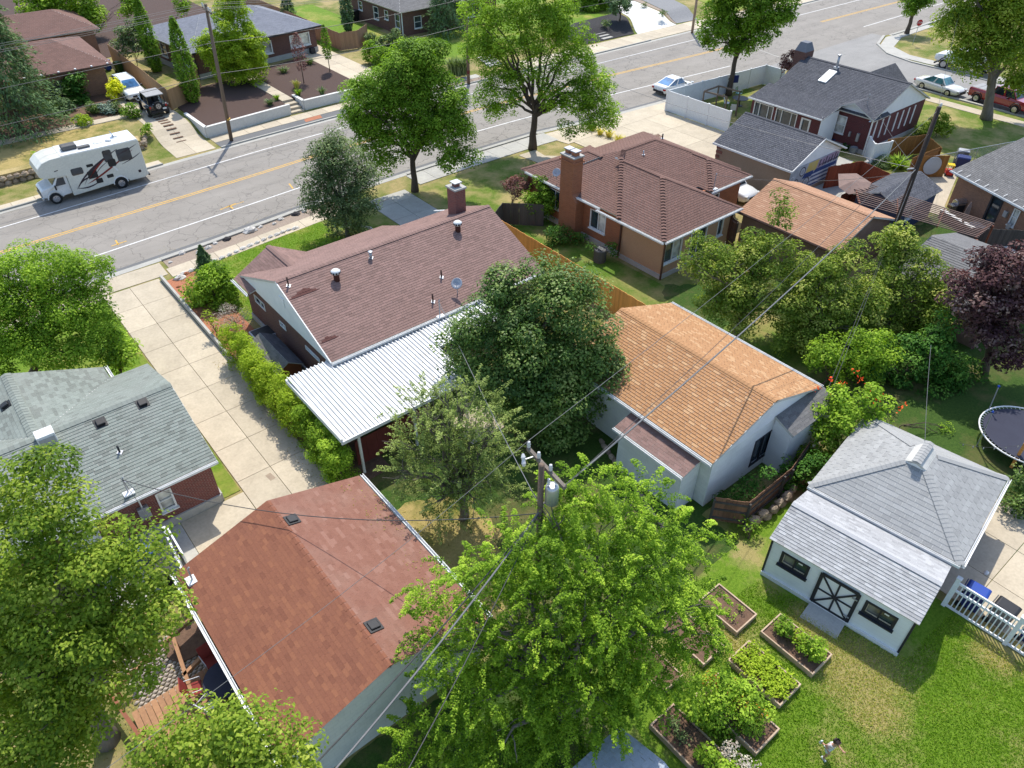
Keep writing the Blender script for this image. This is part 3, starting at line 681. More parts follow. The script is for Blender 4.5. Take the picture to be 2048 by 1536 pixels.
for a, b in zip(ysl, ysl[1:]): g.quad((-B, a, gz(0, a)), (B, a, gz(0, a)), (B, b, gz(0, b)), (-B, b, gz(0, b)))
g.quad((-B, 68.5, .7), (B, 68.5, .7), (B, B, .7), (-B, B, .7))
g.obj('ground', 'lawn_far', kind='structure')
road = strip(y_near, y_far, -60, 400, .012).obj('road', 'asphalt', kind='structure')
# side street with rounded mouth
ss = MB(); pts = [(79.4, 18), (87.3, 18), (87.3, 38), (88.3, 41.3), (91, 44), (95, 45.6), (95, 48), (72, 48), (72, 46.05), (75.5, 44.8), (78.2, 42), (79.4, 38.5), (79.4, -60), (87.3, -60)]
ss.prism([(79.4, -60), (87.3, -60), (87.3, 38), (88.3, 41.3), (91, 44), (95, 45.6), (95, 47), (72, 47), (72, 46.0), (75.5, 44.8), (78.2, 42), (79.4, 38.5)], -.05, .016)
ss.obj('side_street', 'asphalt_side', kind='structure')
def line(f, x0, x1, w, off=0.0, name='lane_line', mat='white_paint', z=.0165):
    return strip(lambda x: f(x)+off-w/2, lambda x: f(x)+off+w/2, x0, x1, z, 2.0).obj(name, mat, road)
line(y_wl, -60, 71, .12); line(y_wl, 97, 200, .12); line(y_wu, -60, 200, .12)
line(y_ye, -60, 76, .11, .13, 'centre_line', 'yellow_paint'); line(y_ye, -60, 76, .11, -.13, 'centre_line', 'yellow_paint')
line(y_ye, 95, 200, .11, .13, 'centre_line', 'yellow_paint'); line(y_ye, 95, 200, .11, -.13, 'centre_line', 'yellow_paint')
MB().prism([(88.0, 24), (89.6, 24), (89.8, 39.5), (91.5, 42.3), (96, 43.8), (104, 43.9), (104, 45.0), (94.5, 45.0), (90, 43.3), (88.2, 40.5)], -.03, .05).obj('sidewalk', 'concrete_grey', kind='structure')
MB().prism([(76.6, 16), (78.0, 16), (78.0, 38), (76.6, 38)], -.03, .05).obj('sidewalk', 'concrete', kind='structure')
kc = MB()
for pl_ in ([(79.3, -30), (79.3, 38.5), (78.1, 42), (75.4, 44.8), (72, 46.0)], [(87.4, -30), (87.4, 38), (88.4, 41.3), (91, 44), (95, 45.5)]):
    for p_, q_ in zip(pl_, pl_[1:]): kc.bar((*p_, .055), (*q_, .055), .3, .13)
kc.obj('kerb', 'concrete_grey', kind='structure')
# survey marks, patches, cut lines
def mark(px, py, w, l, ang, mat='yellow_paint', name='survey_mark', z=.0185):
    p = at(px, py, .02); c, s = math.cos(ang), math.sin(ang)
    return MB().obox((p.x, p.y, z), (c*l/2, s*l/2, 0), (-s*w/2, c*w/2, 0), (0, 0, .001)).obj(name, mat, road)
mark(456, 413, .1, 1.3, .2); mark(462, 414, .1, .7, 1.6); mark(238, 487, .1, 1.0, .1); mark(234, 485, .1, .8, 1.5); mark(582, 372, .1, 1.0, 1.4); mark(470, 409, .06, 1.4, .1)
MB().prism([at(x, y)[:2] for x, y in ((268, 438), (330, 424), (540, 350), (520, 330), (400, 370), (280, 410))], .012, .0145).obj('asphalt_patch', 'patch_asphalt', road) if False else None
strip(lambda x: y_near(x), lambda x: y_near(x)+.35, 3, 75, .0145).obj('seal_strip', 'patch_asphalt', road)
for a, b in (((1490, 90), (1560, 115)), ((1545, 150), (1640, 118))):
    p, q = at(*a), at(*b); MB().bar((p.x, p.y, .017), (q.x, q.y, .017), .14, .004).obj('trench_patch', 'concrete_grey', road)
# kerbs
def kerb(fa, sgn, x0, x1, name='kerb', h=.13):
    m = strip(fa, lambda x: fa(x)-sgn*.42, x0, x1, .016) if sgn > 0 else strip(lambda x: fa(x)-sgn*.42, fa, x0, x1, .016)
    n = max(1, int((x1-x0)/3)); xs = [x0+(x1-x0)*i/n for i in range(n+1)]
    for a, b in zip(xs, xs[1:]): m.bar((a, fa(a)-sgn*.5, h/2-.02), (b, fa(b)-sgn*.5, h/2-.02), .16, h+.04)
    return m.obj(name, 'concrete_grey', kind='structure')
for x0, x1 in ((-60, 4.6), (9.2, 22.8), (28.6, 42.0), (57.5, 72)): kerb(y_near, 1, x0, x1)
kerb(y_near, 1, 96, 300)
for x0, x1 in ((-60, 14.6), (19.6, 35.5), (40.5, 71.8), (81.8, 83.5), (88, 300)): kerb(y_far, -1, x0, x1)
for x0, x1 in ((4.6, 9.2), (22.8, 28.6), (42.0, 57.5)):
    strip(lambda x: y_near(x)-.5, y_near, x0, x1, .017).obj('apron', 'concrete_grey', kind='structure')
for x0, x1 in ((14.6, 19.6), (35.5, 40.5), (71.8, 81.8), (83.5, 88)):
    strip(y_far, lambda x: y_far(x)+.5, x0, x1, .017).obj('apron', 'concrete_grey', kind='structure')
# pavement slabs, each its own piece
def slab_run(name, fa, fb, x0, x1, step, mat, z=.05, zf=None, gap=.012):
    root = thing(name, None, None); root['kind'] = 'structure'
    n = max(1, round((x1-x0)/step)); zf = zf or (lambda x, y: z)
    for i in range(n):
        a, b = x0+(x1-x0)*i/n+gap, x0+(x1-x0)*(i+1)/n-gap
        m = MB(); m.slab([(a, fa(a), zf(a, fa(a))), (b, fa(b), zf(b, fa(b))), (b, fb(b), zf(b, fb(b))), (a, fb(a), zf(a, fb(a)))], .08); m.obj('slab', mat, root)
    return root
slab_run('sidewalk', lambda x: y_near(x)-2.95, lambda x: y_near(x)-1.75, 9.0, 23.2, 1.5, 'concrete', .045)
slab_run('sidewalk', lambda x: y_near(x)-2.95, lambda x: y_near(x)-1.75, -14, 4.9, 1.5, 'concrete', .045)
slab_run('sidewalk', lambda x: y_near(x)-2.6, lambda x: y_near(x)-.6, 28.4, 42.6, 1.6, 'concrete_grey', .045)
slab_run('sidewalk', lambda x: y_near(x)-2.2, lambda x: y_near(x)-.9, 58, 73, 1.6, 'concrete_grey', .045)
slab_run('sidewalk', lambda x: y_far(x)+.6, lambda x: y_far(x)+1.5, -20, 14.6, 1.6, 'concrete', .045)
slab_run('sidewalk', lambda x: y_far(x)+1.9, lambda x: y_far(x)+3.3, 19.6, 40, 1.6, 'concrete', .045)
slab_run('sidewalk', lambda x: y_far(x)+1.6, lambda x: y_far(x)+2.6, 40, 48, 1.6, 'concrete_grey', .045)
slab_run('sidewalk', lambda x: y_far(x)+.6, lambda x: y_far(x)+3.4, 53, 84, 1.8, 'concrete', .045)
slab_run('sidewalk', lambda x: y_far(x)+.6, lambda x: y_far(x)+3.0, 84, 120, 1.8, 'concrete', .045)
strip(lambda x: y_near(x)-1.72, lambda x: y_near(x)-.6, 9.2, 23, .028).obj('rock_strip', 'gravel', kind='structure')
strip(lambda x: y_far(x)+.58, lambda x: y_far(x)+1.88, 19.6, 35.4, .028).obj('asphalt_strip', 'patch_asphalt', kind='structure')
strip(lambda x: y_far(x)+.58, lambda x: y_far(x)+1.58, 40.2, 52, .03).obj('rock_strip', 'gravel', kind='structure')
MB().prism([at(*p)[:2] for p in ((612, 245), (645, 236), (640, 230), (625, 233), (608, 240))], .02, .034).obj('brick_paving', 'red_gravel', kind='structure')
# near driveways: individual concrete slabs
def quad_slabs(name, cols, rows, mat, z=.05, jit=.012):
    "cols/rows: cut positions; each cell a slab"
    root = thing(name, None, None); root['kind'] = 'structure'
    for i in range(len(cols)-1):
        for j in range(len(rows)-1):
            MB().box(cols[i]+jit, cols[i+1]-jit, rows[j]+jit, rows[j+1]-jit, z-.1, z).obj('slab', mat, root)
    return root
dw = quad_slabs('driveway', [4.95, 6.5, 8.25], [12.9+2.42*i for i in range(14)], 'concrete')
for pts in ([(4.5, 44.55), (8.9, 44.55), (8.95, 46.3), (4.3, 46.3)],): MB().prism(pts, -.04, .03).obj('slab', 'concrete', dw)
MB().box(2.2, 4.93, 18.5, 24.3, -.04, .045).obj('slab', 'concrete', dw)
for x0, y0, x1, y1 in ((-1.2, 21.4, 2.18, 24.3),): MB().box(x0, x1, y0, y1, -.04, .04).obj('slab', 'concrete_grey', dw)
MB().prism([at(541, 947)[:2], at(552, 957)[:2], at(542, 963)[:2], at(531, 953)[:2]], .05, .056).obj('drain_grate', 'stone_tan', dw)
dw2 = quad_slabs('driveway', [23.6, 25.3, 27.0], [37.2, 39.5, 41.8, 44.1, 45.6], 'concrete_grey', .04)
dw3 = quad_slabs('driveway', [43.2, 46.0, 49.0, 52.0, 55.0], [31.5, 34.6, 37.8, 41.2, 44.4], 'concrete', .045)
MB().prism([(42.6, 44.42), (55.0, 44.42), (57.2, 46.2), (42.0, 47.4)], -.04, .04).obj('slab', 'concrete', dw3)
MB().prism([(38.2, 41.6), (43.1, 38.2), (43.1, 40.4), (39.4, 43.8), (39.6, 45.2), (37.8, 45.2)], -.03, .036).obj('garden_path', 'concrete', kind='structure')
quad_slabs('parking_pad', [23.4, 25.4, 27.6, 29.8], [-3.4, -.6, 1.7, 4.0], 'concrete', .03)
quad_slabs('patio', [14.4, 15.4, 16.4], [20.4, 21.4, 22.4], 'concrete', .03)
MB().prism([(46.5, 26.8), (54.5, 27.2), (58, 28.5), (58, 25.5), (53.8, 22.5), (50, 24.2)], -.03, .02).obj('patio', 'concrete_grey', kind='structure')
MB().prism([(54.2, 17.2), (55.7, 18.6), (63, 21), (62.6, 23), (56.5, 22.2), (53.9, 19)], -.03, .03).obj('patio', 'concrete', kind='structure')
# lawns and planting ground
def ragged(pts, j, seg=.3):
    rg = random.Random(int(abs(pts[0][0])*97)); out = []; n = len(pts)
    for i in range(n):
        a, b = Vector((pts[i][0], pts[i][1])), Vector((pts[(i+1) % n][0], pts[(i+1) % n][1])); l = (b-a).length; k = max(1, int(l/seg)); o = 0.0
        if l < 1e-6: continue
        nn = Vector((-(b-a).y, (b-a).x))/l
        for s in range(k):
            o = o*.7+rg.uniform(-j, j); q = a.lerp(b, s/k)+nn*o; out.append((q.x, q.y))
    return out
def patch(name, pts, mat, z=.01, z0=-.06, j=0.0): return MB().prism(ragged(pts, j) if j else pts, z0, z).obj(name, mat, kind='structure')
patch('lawn', [(9.0, 36.6), (19.6, 36.6), (19.6, 45.0), (9.0, 44.1)], 'lawn_lush', .03)
patch('lawn', [(19.62, 36.6), (23.58, 36.6), (23.58, 45.0), (19.62, 45.0)], 'lawn_dry', .028)
patch('lawn', [(27.05, 36.6), (43, 37.9), (38, 41.7), (37.6, 45.0), (27.05, 45.2)], 'lawn_dry', .025)
patch('lawn', [(-16, 24.5), (4.88, 24.5), (4.88, 44.0), (-16, 43.5)], 'lawn_lush', .03)
patch('lawn', [(10.4, -8), (23.2, -8), (22.8, 9.0), (10.0, 9.0)], 'lawn_yard', .02)
patch('lawn', [(27.45, 19.2), (31.8, 19.2), (31.8, 37), (27.45, 37)], 'lawn_mid', .012)
patch('back_garden', [(27.2, -4), (54, -4), (54, 18.3), (38.5, 19.5), (31.9, 24.2), (27.2, 19.0)], 'undergrowth', .014, j=.2)
patch('back_garden', [(8.45, 6.8), (19.3, 6.8), (19.3, 10.9), (26, 10.9), (26, 20), (10.4, 26.4), (8.45, 22.6)], 'undergrowth', .008, j=.1)
patch('lawn', [(28.0, 13.5), (33.5, 13.5), (34.5, 19), (28.0, 19)], 'lawn_mid', .02, j=.25)
patch('hay_patch', [(8.5, 13.2), (10.4, 13.0), (12.2, 15.4), (12.4, 17.6), (10.6, 19.2), (8.5, 19.6)], 'lawn_hay', .02, j=.35)
patch('back_garden', [(2, 4), (10.5, 4), (10.2, 11.3), (2, 11.3)], 'undergrowth', .012, j=.1)
patch('dirt_patch', [at(*p)[:2] for p in ((1655, 560), (1740, 500), (1765, 530), (1700, 600))], 'hay', .03, j=.2)
patch('lawn', [(58.9, 22), (79, 20), (79, 44), (68.7, 44), (68.7, 27.2), (60, 27.0)], 'lawn_dry', .014)
patch('lawn', [(55.2, 37), (69, 37), (69, 44), (55.2, 44.5)], 'lawn_dry', .014)
patch('lawn', [(54.0, 24.4), (58, 25.4), (58, 27.2), (54.0, 26.5)], 'lawn_lush', .028)
patch('gravel_bed', [(8.45, 34), (8.45, 43.8), (10.5, 43.8), (10.5, 34)], 'red_gravel', .05)
patch('dirt_strip', [(8.3, 21.5), (10.7, 21.5), (10.7, 34), (8.3, 34)], 'soil', .03)
patch('dirt_strip', [(43.6, 24.7), (46.9, 25.5), (46.9, 31.4), (43.6, 31.4)], 'hay', .02)
MB().prism([at(*p)[:2] for p in ((1445, 245), (1485, 232), (1492, 250), (1452, 262))], -.02, .03)
# far side of the street
patch('lawn', [(-25, 66.2), (14.2, 66.6), (14.2, 72), (-25, 72)], 'lawn_hay', .74, .1)
patch('planting_bed', [(-10, 73.2), (15.8, 73.2), (15.8, 80), (-10, 80)], 'soil', .75, .1)
patch('garden_path', [(-8, 71.7), (16.5, 72.2), (17, 73.2), (-8, 73.2)], 'concrete', .765, .1)
def clip_y(pts, y0, y1):
    def half(P, y, keep_above):
        out = []
        for a, b in zip(P, P[1:]+P[:1]):
            ia, ib = (a[1] >= y) == keep_above, (b[1] >= y) == keep_above
            if ia: out.append(a)
            if ia != ib: t = (y-a[1])/(b[1]-a[1]); out.append((a[0]+t*(b[0]-a[0]), y))
        return out
    return half(half(list(pts), y0, True), y1, False)
def sloped(name, pts, mat, dz=.03, kind='structure'):
    "sheet that follows the rise of the ground, built in bands"
    m = MB(); ys = [0, 65.3, 65.8, 66.3, 66.9, 67.5, 68.0, 68.5, 400]
    for a, b in zip(ys, ys[1:]):
        q = clip_y(pts, a, b)
        if len(q) > 2: m.prism(q, lambda p: gz(*p)-.1, lambda p: gz(*p)+dz)
    return m.obj(name, mat, kind=kind)
def drive_far(x0, x1, y1, mat, cols=2, name='driveway'):
    root = thing(name, None, None); root['kind'] = 'structure'; ys = [62.3, 63.8, 65.3, 66.1, 66.9, 67.7, 68.5]+[68.5+(y1-68.5)*i/4 for i in range(1, 5)]
    for i in range(cols):
        a, b = x0+(x1-x0)*i/cols+.01, x0+(x1-x0)*(i+1)/cols-.01
        for c, e in zip(ys, ys[1:]):
            e2 = e-.012; m = MB(); m.slab([(a, c, gz(a, c)+.03), (b, c, gz(b, c)+.03), (b, e2, gz(b, e2)+.03), (a, e2, gz(a, e2)+.03)], .08); m.obj('slab', mat, root)
    return root
drive_far(15.9, 19.2, 82, 'concrete'); drive_far(36.0, 39.3, 92, 'concrete')
for i in range(9):
    y = 65.6+i*.62; MB().obox((17.5, y, gz(17.5, y)+.045), (.42, 0, 0), (0, .14, 0), (0, 0, .012)).obj('stepping_stone', 'soil', kind='structure')
sloped('driveway', [(72.6, 64.6), (79.6, 64.6), (80.5, 68.5), (82.2, 74), (84, 90), (79.5, 90), (78, 75), (75.5, 69)], 'concrete_new', .05)
sloped('gravel_drive', [(80.2, 65), (84, 64.6), (88, 74), (92, 90), (86.5, 90), (83.5, 74)], 'grey_gravel', .045)
sloped('gravel_bed', [(79.9, 65), (80.15, 65), (83.3, 74), (86.2, 90), (84.3, 90), (82.4, 74), (80.7, 68)], 'gravel', .04)
sloped('mulch_bed', [(64.5, 65.3), (72.4, 65.0), (75.2, 69.2), (76, 71.5), (68, 71), (62, 68.5)], 'black_mulch', .06)
sloped('lawn', [(58, 68.5), (77, 71.6), (79, 76), (80, 90), (58, 90)], 'lawn_lush', .03)
sloped('lawn', [(39.6, 67.5), (58, 67.8), (58, 78), (44, 78)], 'lawn_lush', .03)
sloped('lawn', [(39.5, 79), (47.8, 79), (47.8, 100), (39.5, 100)], 'lawn_lush', .03)
sloped('lawn', [(88.5, 64.5), (125, 64), (130, 95), (93, 95)], 'lawn_lush', .03)
sloped('mulch_bed', [(12, 92), (36, 92), (36, 130), (12, 130)], 'mulch', .04)
# stone blocks and grass blades
def blades(name, poly, n, h, mat, z=.02):
    P = np.array(poly); lo, hi = P.min(0), P.max(0); pts = []
    q = RNG.uniform(lo, hi, size=(n*2, 2)); ins = np.zeros(len(q), bool); j = len(P)-1
    for i in range(len(P)):
        c = ((P[i, 1] > q[:, 1]) != (P[j, 1] > q[:, 1])) & (q[:, 0] < (P[j, 0]-P[i, 0])*(q[:, 1]-P[i, 1])/(P[j, 1]-P[i, 1]+1e-9)+P[i, 0]); ins ^= c; j = i
    q = q[ins][:n]; n = len(q); hh = h*RNG.uniform(.5, 1.2, n); a = RNG.random(n)*6.283; w = .016
    b = np.stack([q[:, 0], q[:, 1], np.full(n, z)], 1); s = np.stack([np.cos(a), np.sin(a), np.zeros(n)], 1)*w; ln = np.stack([RNG.normal(0, .5, n)*hh, RNG.normal(0, .5, n)*hh, hh], 1)
    V = np.stack([b-s, b+s, b+ln+s*.2, b+ln-s*.2], 1)
    me = bpy.data.meshes.new(name); me.vertices.add(n*4); me.vertices.foreach_set('co', V.reshape(-1).astype(np.float32)); me.loops.add(n*4); me.loops.foreach_set('vertex_index', np.arange(n*4, dtype=np.int32))
    me.polygons.add(n); me.polygons.foreach_set('loop_start', np.arange(0, n*4, 4, dtype=np.int32))
    big = np.sin(q[:, 0]*1.7+np.sin(q[:, 1]*1.3)*2)*.12+np.sin(q[:, 1]*2.9+q[:, 0])*.1
    for sx, sy, sr in ((18.0, 2.9, 1.9), (17.2, 1.9, 1.2), (18.4, 5.0, 1.0), (15.4, 6.6, 1.0), (22.4, .2, 1.0)): big = np.maximum(big, .5*(np.hypot(q[:, 0]-sx, q[:, 1]-sy) < sr*RNG.uniform(.5, 1.15, n)))
    me.attributes.new('shade', 'FLOAT', 'FACE').data.foreach_set('value', np.clip(.45+big+RNG.normal(0, .16, n), 0, 1).astype(np.float32)); me.update(); me.validate()
    o = link(name, me, mat, None, 'stuff'); return tag(o, None, None)
o = blades('grass', [(11.5, -3), (22.6, -3), (22.7, 2.0), (19.7, 2.1), (18.4, 7.4), (11.5, 8.2)], 70000, .07, 'grass_blade'); tag(o, 'short green grass of the garden lawn beside the raised beds', 'grass')
o = blades('grass', [(9.2, 37), (19.5, 37), (19.5, 44.8), (9.2, 43.9)], 16000, .07, 'grass_blade', .03); tag(o, 'short green grass of the front lawn below the sidewalk', 'grass')
# ------------------------------------------------------------------ buildings
def onp(px, py, p0, n):
    d = Vector(ray(px, py)); o = Vector((0, 0, CAMH)); n = Vector(n); return o+d*((Vector(p0)-o).dot(n)/d.dot(n))
def hole(p0, p1, A, Bp):
    "wall opening spanned by two opposite photo corners, as (u0,u1,v0,v1) on the wall p0-p1"
    p0 = Vector((p0[0], p0[1], 0)); p1 = Vector((p1[0], p1[1], 0)); d = (p1-p0).normalized(); n = Vector((d.y, -d.x, 0))
    a, b = onp(*A, p0, n), onp(*Bp, p0, n); ua, ub = (a-p0).dot(d), (b-p0).dot(d)
    return (min(ua, ub), max(ua, ub), min(a.z, b.z), max(a.z, b.z))
def plane_n(poly):
    P = [Vector(p) for p in poly]; return (P[1]-P[0]).cross(P[-1]-P[0]).normalized()
def walls(house, pts, z0, z1, mat, wins=None, skip=(), name='wall', found=None):
    "closed footprint (counter-clockwise); wins[i] = list of (hole, window kwargs)"
    for i in range(len(pts)):
        if i in skip: continue
        p0, p1 = pts[i], pts[(i+1) % len(pts)]; w = (wins or {}).get(i, [])
        wall(house, p0, p1, z0, z1, mat, [h for h, k in w], name=name)
        for h, k in w: window(house, p0, p1, h, **k)
        if found:
            d = (Vector((p1[0]-p0[0], p1[1]-p0[1], 0))).normalized(); n = Vector((d.y, -d.x, 0))*.03
            MB().bar((p0[0]+n.x, p0[1]+n.y, z0-.15+found/2), (p1[0]+n.x, p1[1]+n.y, z0-.15+found/2), .1, found+.3).obj('foundation', 'cement', house)
def vent_pipe(house, p, h=.45, r=.05, mat='brown_trim', nrm=(0, 0, 1), flash=True):
    p = Vector(p); o = MB().tube([p-Vector((0, 0, .05)), p+Vector((0, 0, h))], r, 10).obj('vent_pipe', mat, house, smooth=True)
    if flash:
        n = Vector(nrm).normalized(); a = n.orthogonal().normalized(); b = n.cross(a); MB().obox(p+n*.03, a*.1, b*.1, n*.012).obj('flashing', 'galv', o)
    return o
def turbine(house, p):
    p = Vector(p); o = MB().lathe(p-Vector((0, 0, .1)), [(.15, 0), (.15, .45), (.17, .46)], 14).obj('roof_vent', 'sh_patch', house, smooth=True)
    MB().lathe(p+Vector((0, 0, .36)), [(.17, 0), (.24, .05), (.24, .16), (.14, .24), (.02, .26)], 16).obj('vent_cap', 'white_trim', o, smooth=True)
    for i in range(10):
        a = i*.628; MB().obox(p+Vector((math.cos(a)*.243, math.sin(a)*.243, .47)), (-math.sin(a)*.05, math.cos(a)*.05, 0), (math.cos(a)*.004, math.sin(a)*.004, 0), (0, 0, .05)).obj('fin', 'black_plastic', o)
    return o
def box_vent(house, p, n, mat='black_plastic', s=.2, h=.14):
    n = Vector(n).normalized(); a = Vector((1, 0, 0)); a = (a-n*a.dot(n)).normalized(); b = n.cross(a); p = Vector(p)
    o = MB().obox(p+n*h*.5, a*s, b*s, n*h*.5).obj('box_vent', mat, house, bevel=.03); MB().obox(p+n*.03, a*(s+.07), b*(s+.07), n*.012).obj('flashing', mat, o); return o
def chimney(house, x0, x1, y0, y1, z0, z1, mat, caps=1, name='chimney'):
    o = MB().box(x0, x1, y0, y1, z0, z1).obj(name, mat, house)
    MB().box(x0-.06, x1+.06, y0-.06, y1+.06, z1, z1+.1).obj('crown_slab', 'cement', o)
    for i in range(caps):
        cx = x0+(x1-x0)*(i+.5)/caps; cy = (y0+y1)/2 if caps == 1 else y0+(y1-y0)*(i+.5)/caps
        MB().box(cx-.16, cx+.16, cy-.16, cy+.16, z1+.1, z1+.32).obj('flue', mat, o); MB().box(cx-.26, cx+.26, cy-.26, cy+.26, z1+.32, z1+.38).obj('flue_cap', 'galv', o, bevel=.01)
    return o
def dish(house, p, face, r=.3, mast=.5, mat='galv'):
    p = Vector(p); f = Vector(face).normalized(); o = MB().tube([p-Vector((0, 0, .05)), p+Vector((0, 0, mast))], .025, 8).obj('dish_mast', mat, house)
    MB().lathe(p+Vector((0, 0, mast+.1)), [(.03, -.06), (r*.6, -.03), (r, .05), (r*.97, .06), (r*.55, -.01), (.03, -.035)], 18, f).obj('dish', mat, o, smooth=True)
    MB().tube([p+Vector((0, 0, mast-.1)), p+Vector((0, 0, mast))+f*r*1.2], .015, 6).obj('feed_arm', mat, o); return o
def mast(house, p, h, mat='galv', plate=True):
    p = Vector(p); o = MB().tube([p-Vector((0, 0, .1)), p+Vector((0, 0, h)), p+Vector((.06, 0, h+.06))], .032, 8).obj('service_mast', mat, house)
    if plate: MB().box(p.x-.2, p.x+.2, p.y-.2, p.y+.2, p.z-.02, p.z+.04).obj('flashing', 'white_trim', o)
    return o

# ---- central house: long brown gable roof, red-brown brick, white patio roof behind
H1 = thing('brick_house', 'brown shingled brick house with two round roof vents and pale gable beside the driveway', 'house', (17.5, 31.5, 0))
X0, X1, ZR, YR = 10.85, 24.05, 4.95, 31.4
back = [(X0, 26.5, 2.9), (X1, 26.5, 2.9), (X1, YR, ZR), (X0, YR, ZR)]; NB = plane_n(back)
roof_plane(H1, back, 'sh_brown', n_ind=300, seed=3)
front = [(20.1, 37.0, 2.71), (X0, 37.0, 2.71), (X0, YR, ZR), (X1, YR, ZR), (X1, 34.8, 3.59), (20.1, 34.8, 3.59)]; NF = plane_n([front[0], front[1], front[2]])
roof_plane(H1, front, 'sh_brown', seed=4)
roof_plane(H1, [(10.55, 37.0, 2.6), (10.55, 35.0, 2.6), (12.85, 34.0, 3.85), (12.85, 37.0, 3.85)], 'sh_brown', seed=5, th=.06)
roof_plane(H1, [(15.1, 36.6, 2.65), (15.1, 37.0, 2.65), (12.85, 37.0, 3.85), (12.85, 34.1, 3.88)], 'sh_brown', seed=6, th=.06)
ridge_cap(H1, (X0, YR, ZR), (X1, YR, ZR), 'sh_brown'); ridge_cap(H1, (12.85, 37, 3.85), (12.85, 34.0, 3.86), 'sh_brown', shade=.1)
for px in ([(578, 601), (648, 594), (630, 578), (607, 576)], [(641, 688), (683, 686), (676, 672), (652, 673)]):
    q = [onp(*p, Vector(back[0])+NB*.019, NB) for p in px]; q[1] = q[0]+Vector((1, 0, 0))*(q[1]-q[0]).length
    roof_plane(H1, q, 'sh_patch', th=.004, deck='sh_patch', deck_name='patch', seed=9)
fp = [(11.0, 26.95), (23.8, 26.95), (23.8, 34.6), (19.9, 34.6), (19.9, 36.7), (11.0, 36.7)]
W = lambda i, A, B, **k: (hole(fp[i], fp[(i+1) % len(fp)], A, B), k)
walls(H1, fp, 0, 2.76, 'brick_brown', {5: [W(5, (508, 588), (532, 623), sill=False), W(5, (559, 640), (573, 662), sill=False), W(5, (611, 690), (641, 726), sill=False)], 0: [((2.0, 4.0, .3, 2.3), dict(sill=False)), ((6.0, 7.2, 1.0, 2.2), {})]}, found=.35)
gable(H1, (10.92, 36.8), (10.92, 26.55), 2.66, 5.4, ZR-.06, 'siding_white')
MB().box(10.88, 10.915, 31.0, 31.5, 3.6, 4.1).obj('gable_vent', 'siding_white', H1)
gable(H1, (23.8, 26.6), (23.8, 36.7), 2.72, 4.8, ZR-.1, 'siding_white'); gable(H1, (15.0, 36.72), (10.8, 36.72), 2.6, 2.15, 3.75, 'siding_white')
MB().slab([(X0-.02, 26.45, 2.8), (X0-.02, 26.45, 2.92), (X0-.02, YR, ZR+.02), (X0-.02, YR, ZR-.14)], .05).obj('rake_board', 'white_trim', H1)
gutter(H1, (X0, 26.44, 2.86), (X1, 26.44, 2.86), (0, -1, 0)); gutter(H1, (10.5, 37, 2.55), (10.5, 35.0, 2.55), (-1, 0, 0)); downspout(H1, (11.1, 36.8), 0, 2.6)
for px in ((674, 560), (916, 462)): turbine(H1, onp(*px, back[0], NB))
for px, h in (((577, 572), .5), ((883, 555), .45), ((866, 604), .5)): vent_pipe(H1, onp(*px, back[0], NB), h, .045, 'brown_trim', NB)
p = onp(742, 516, back[0], NB); o = vent_pipe(H1, p, .32, .08, 'galv', NB); MB().lathe(p+Vector((0, 0, .32)), [(.12, 0), (.12, .07), (.03, .1)], 12).obj('rain_cap', 'galv', o)
dish(H1, onp(915, 587, back[0], NB), (-.5, -.35, .6)); p = onp(880, 632, back[0], NB); mast(H1, p, .9); MB().tube([p+Vector((0, 0, .5)), p+Vector((.35, -.1, .0))], .012, 5).obj('mast_brace', 'galv', H1)
p = onp(1003, 553, back[0], NB); vent_pipe(H1, p, .32, .08, 'galv', NB)
chimney(H1, 22.3, 23.0, 32.2, 33.0, 3.6, 6.0, 'brick_red')
# patio roof: each ribbed metal panel is a piece
pt = thing('patio_cover', 'white ribbed metal patio cover on posts behind the brown roofed house', 'patio cover', (12, 24.5, 0))
def panel_mesh(l, z1, z0):
    m = MB(); prof = [(0, .07), (.03, .07), (.06, 0), (.15, 0), (.18, .07), (.2, .07)]; vs = []
    for y, z in ((0, z1), (-l, z0)): vs += [(x, y, z+h) for x, h in prof]
    n = len(prof); m.add(vs, [(i, n+i, n+i+1, i+1) for i in range(n-1)])
    vs2 = [(a[0], a[1], a[2]-.012) for a in vs]; m.add(vs2, [(i, i+1, n+i+1, n+i) for i in range(n-1)])
    me = m.mesh('roof_panel'); me.materials.append(MATS['roof_metal']); return me
PA, PB = panel_mesh(5.05, 2.74, 2.46), panel_mesh(1.75, 2.74, 2.64)
for i in range(34): inst(PA, 'roof_panel', pt, Matrix.Translation(Vector((8.82+i*.2, 26.93, 0))-wloc(pt)))
for i in range(20): inst(PB, 'roof_panel', pt, Matrix.Translation(Vector((15.62+i*.2, 26.45, 0))-wloc(pt)))
MB().box(8.74, 8.83, 21.85, 26.98, 2.42, 2.66).obj('edge_beam', 'white_trim', pt); MB().box(8.74, 15.62, 21.8, 21.89, 2.36, 2.52).obj('edge_beam', 'white_trim', pt); MB().box(15.6, 19.6, 24.62, 24.72, 2.5, 2.66).obj('edge_beam', 'white_trim', pt)
MB().box(8.83, 15.5, 24.2, 24.28, 2.44, 2.56).obj('purlin', 'white_trim', pt)
for x, y in ((8.95, 26.7), (8.95, 24.2), (9.6, 22.0), (12.4, 22.0), (15.3, 22.0), (15.5, 24.7), (19.4, 24.7)): MB().box(x-.05, x+.05, y-.05, y+.05, 0, 2.44).obj('post', 'white_trim', pt)
rd = thing('patio_wall', 'dark red painted board wall under the white patio cover', 'wall', (11.5, 22.6, 0))
for i in range(14): board('plank', 'red_paint_wall', rd, (9.75+i*.27, 22.55+.004*(i % 2), 0), (1, 0), .265, .04, 1.5)

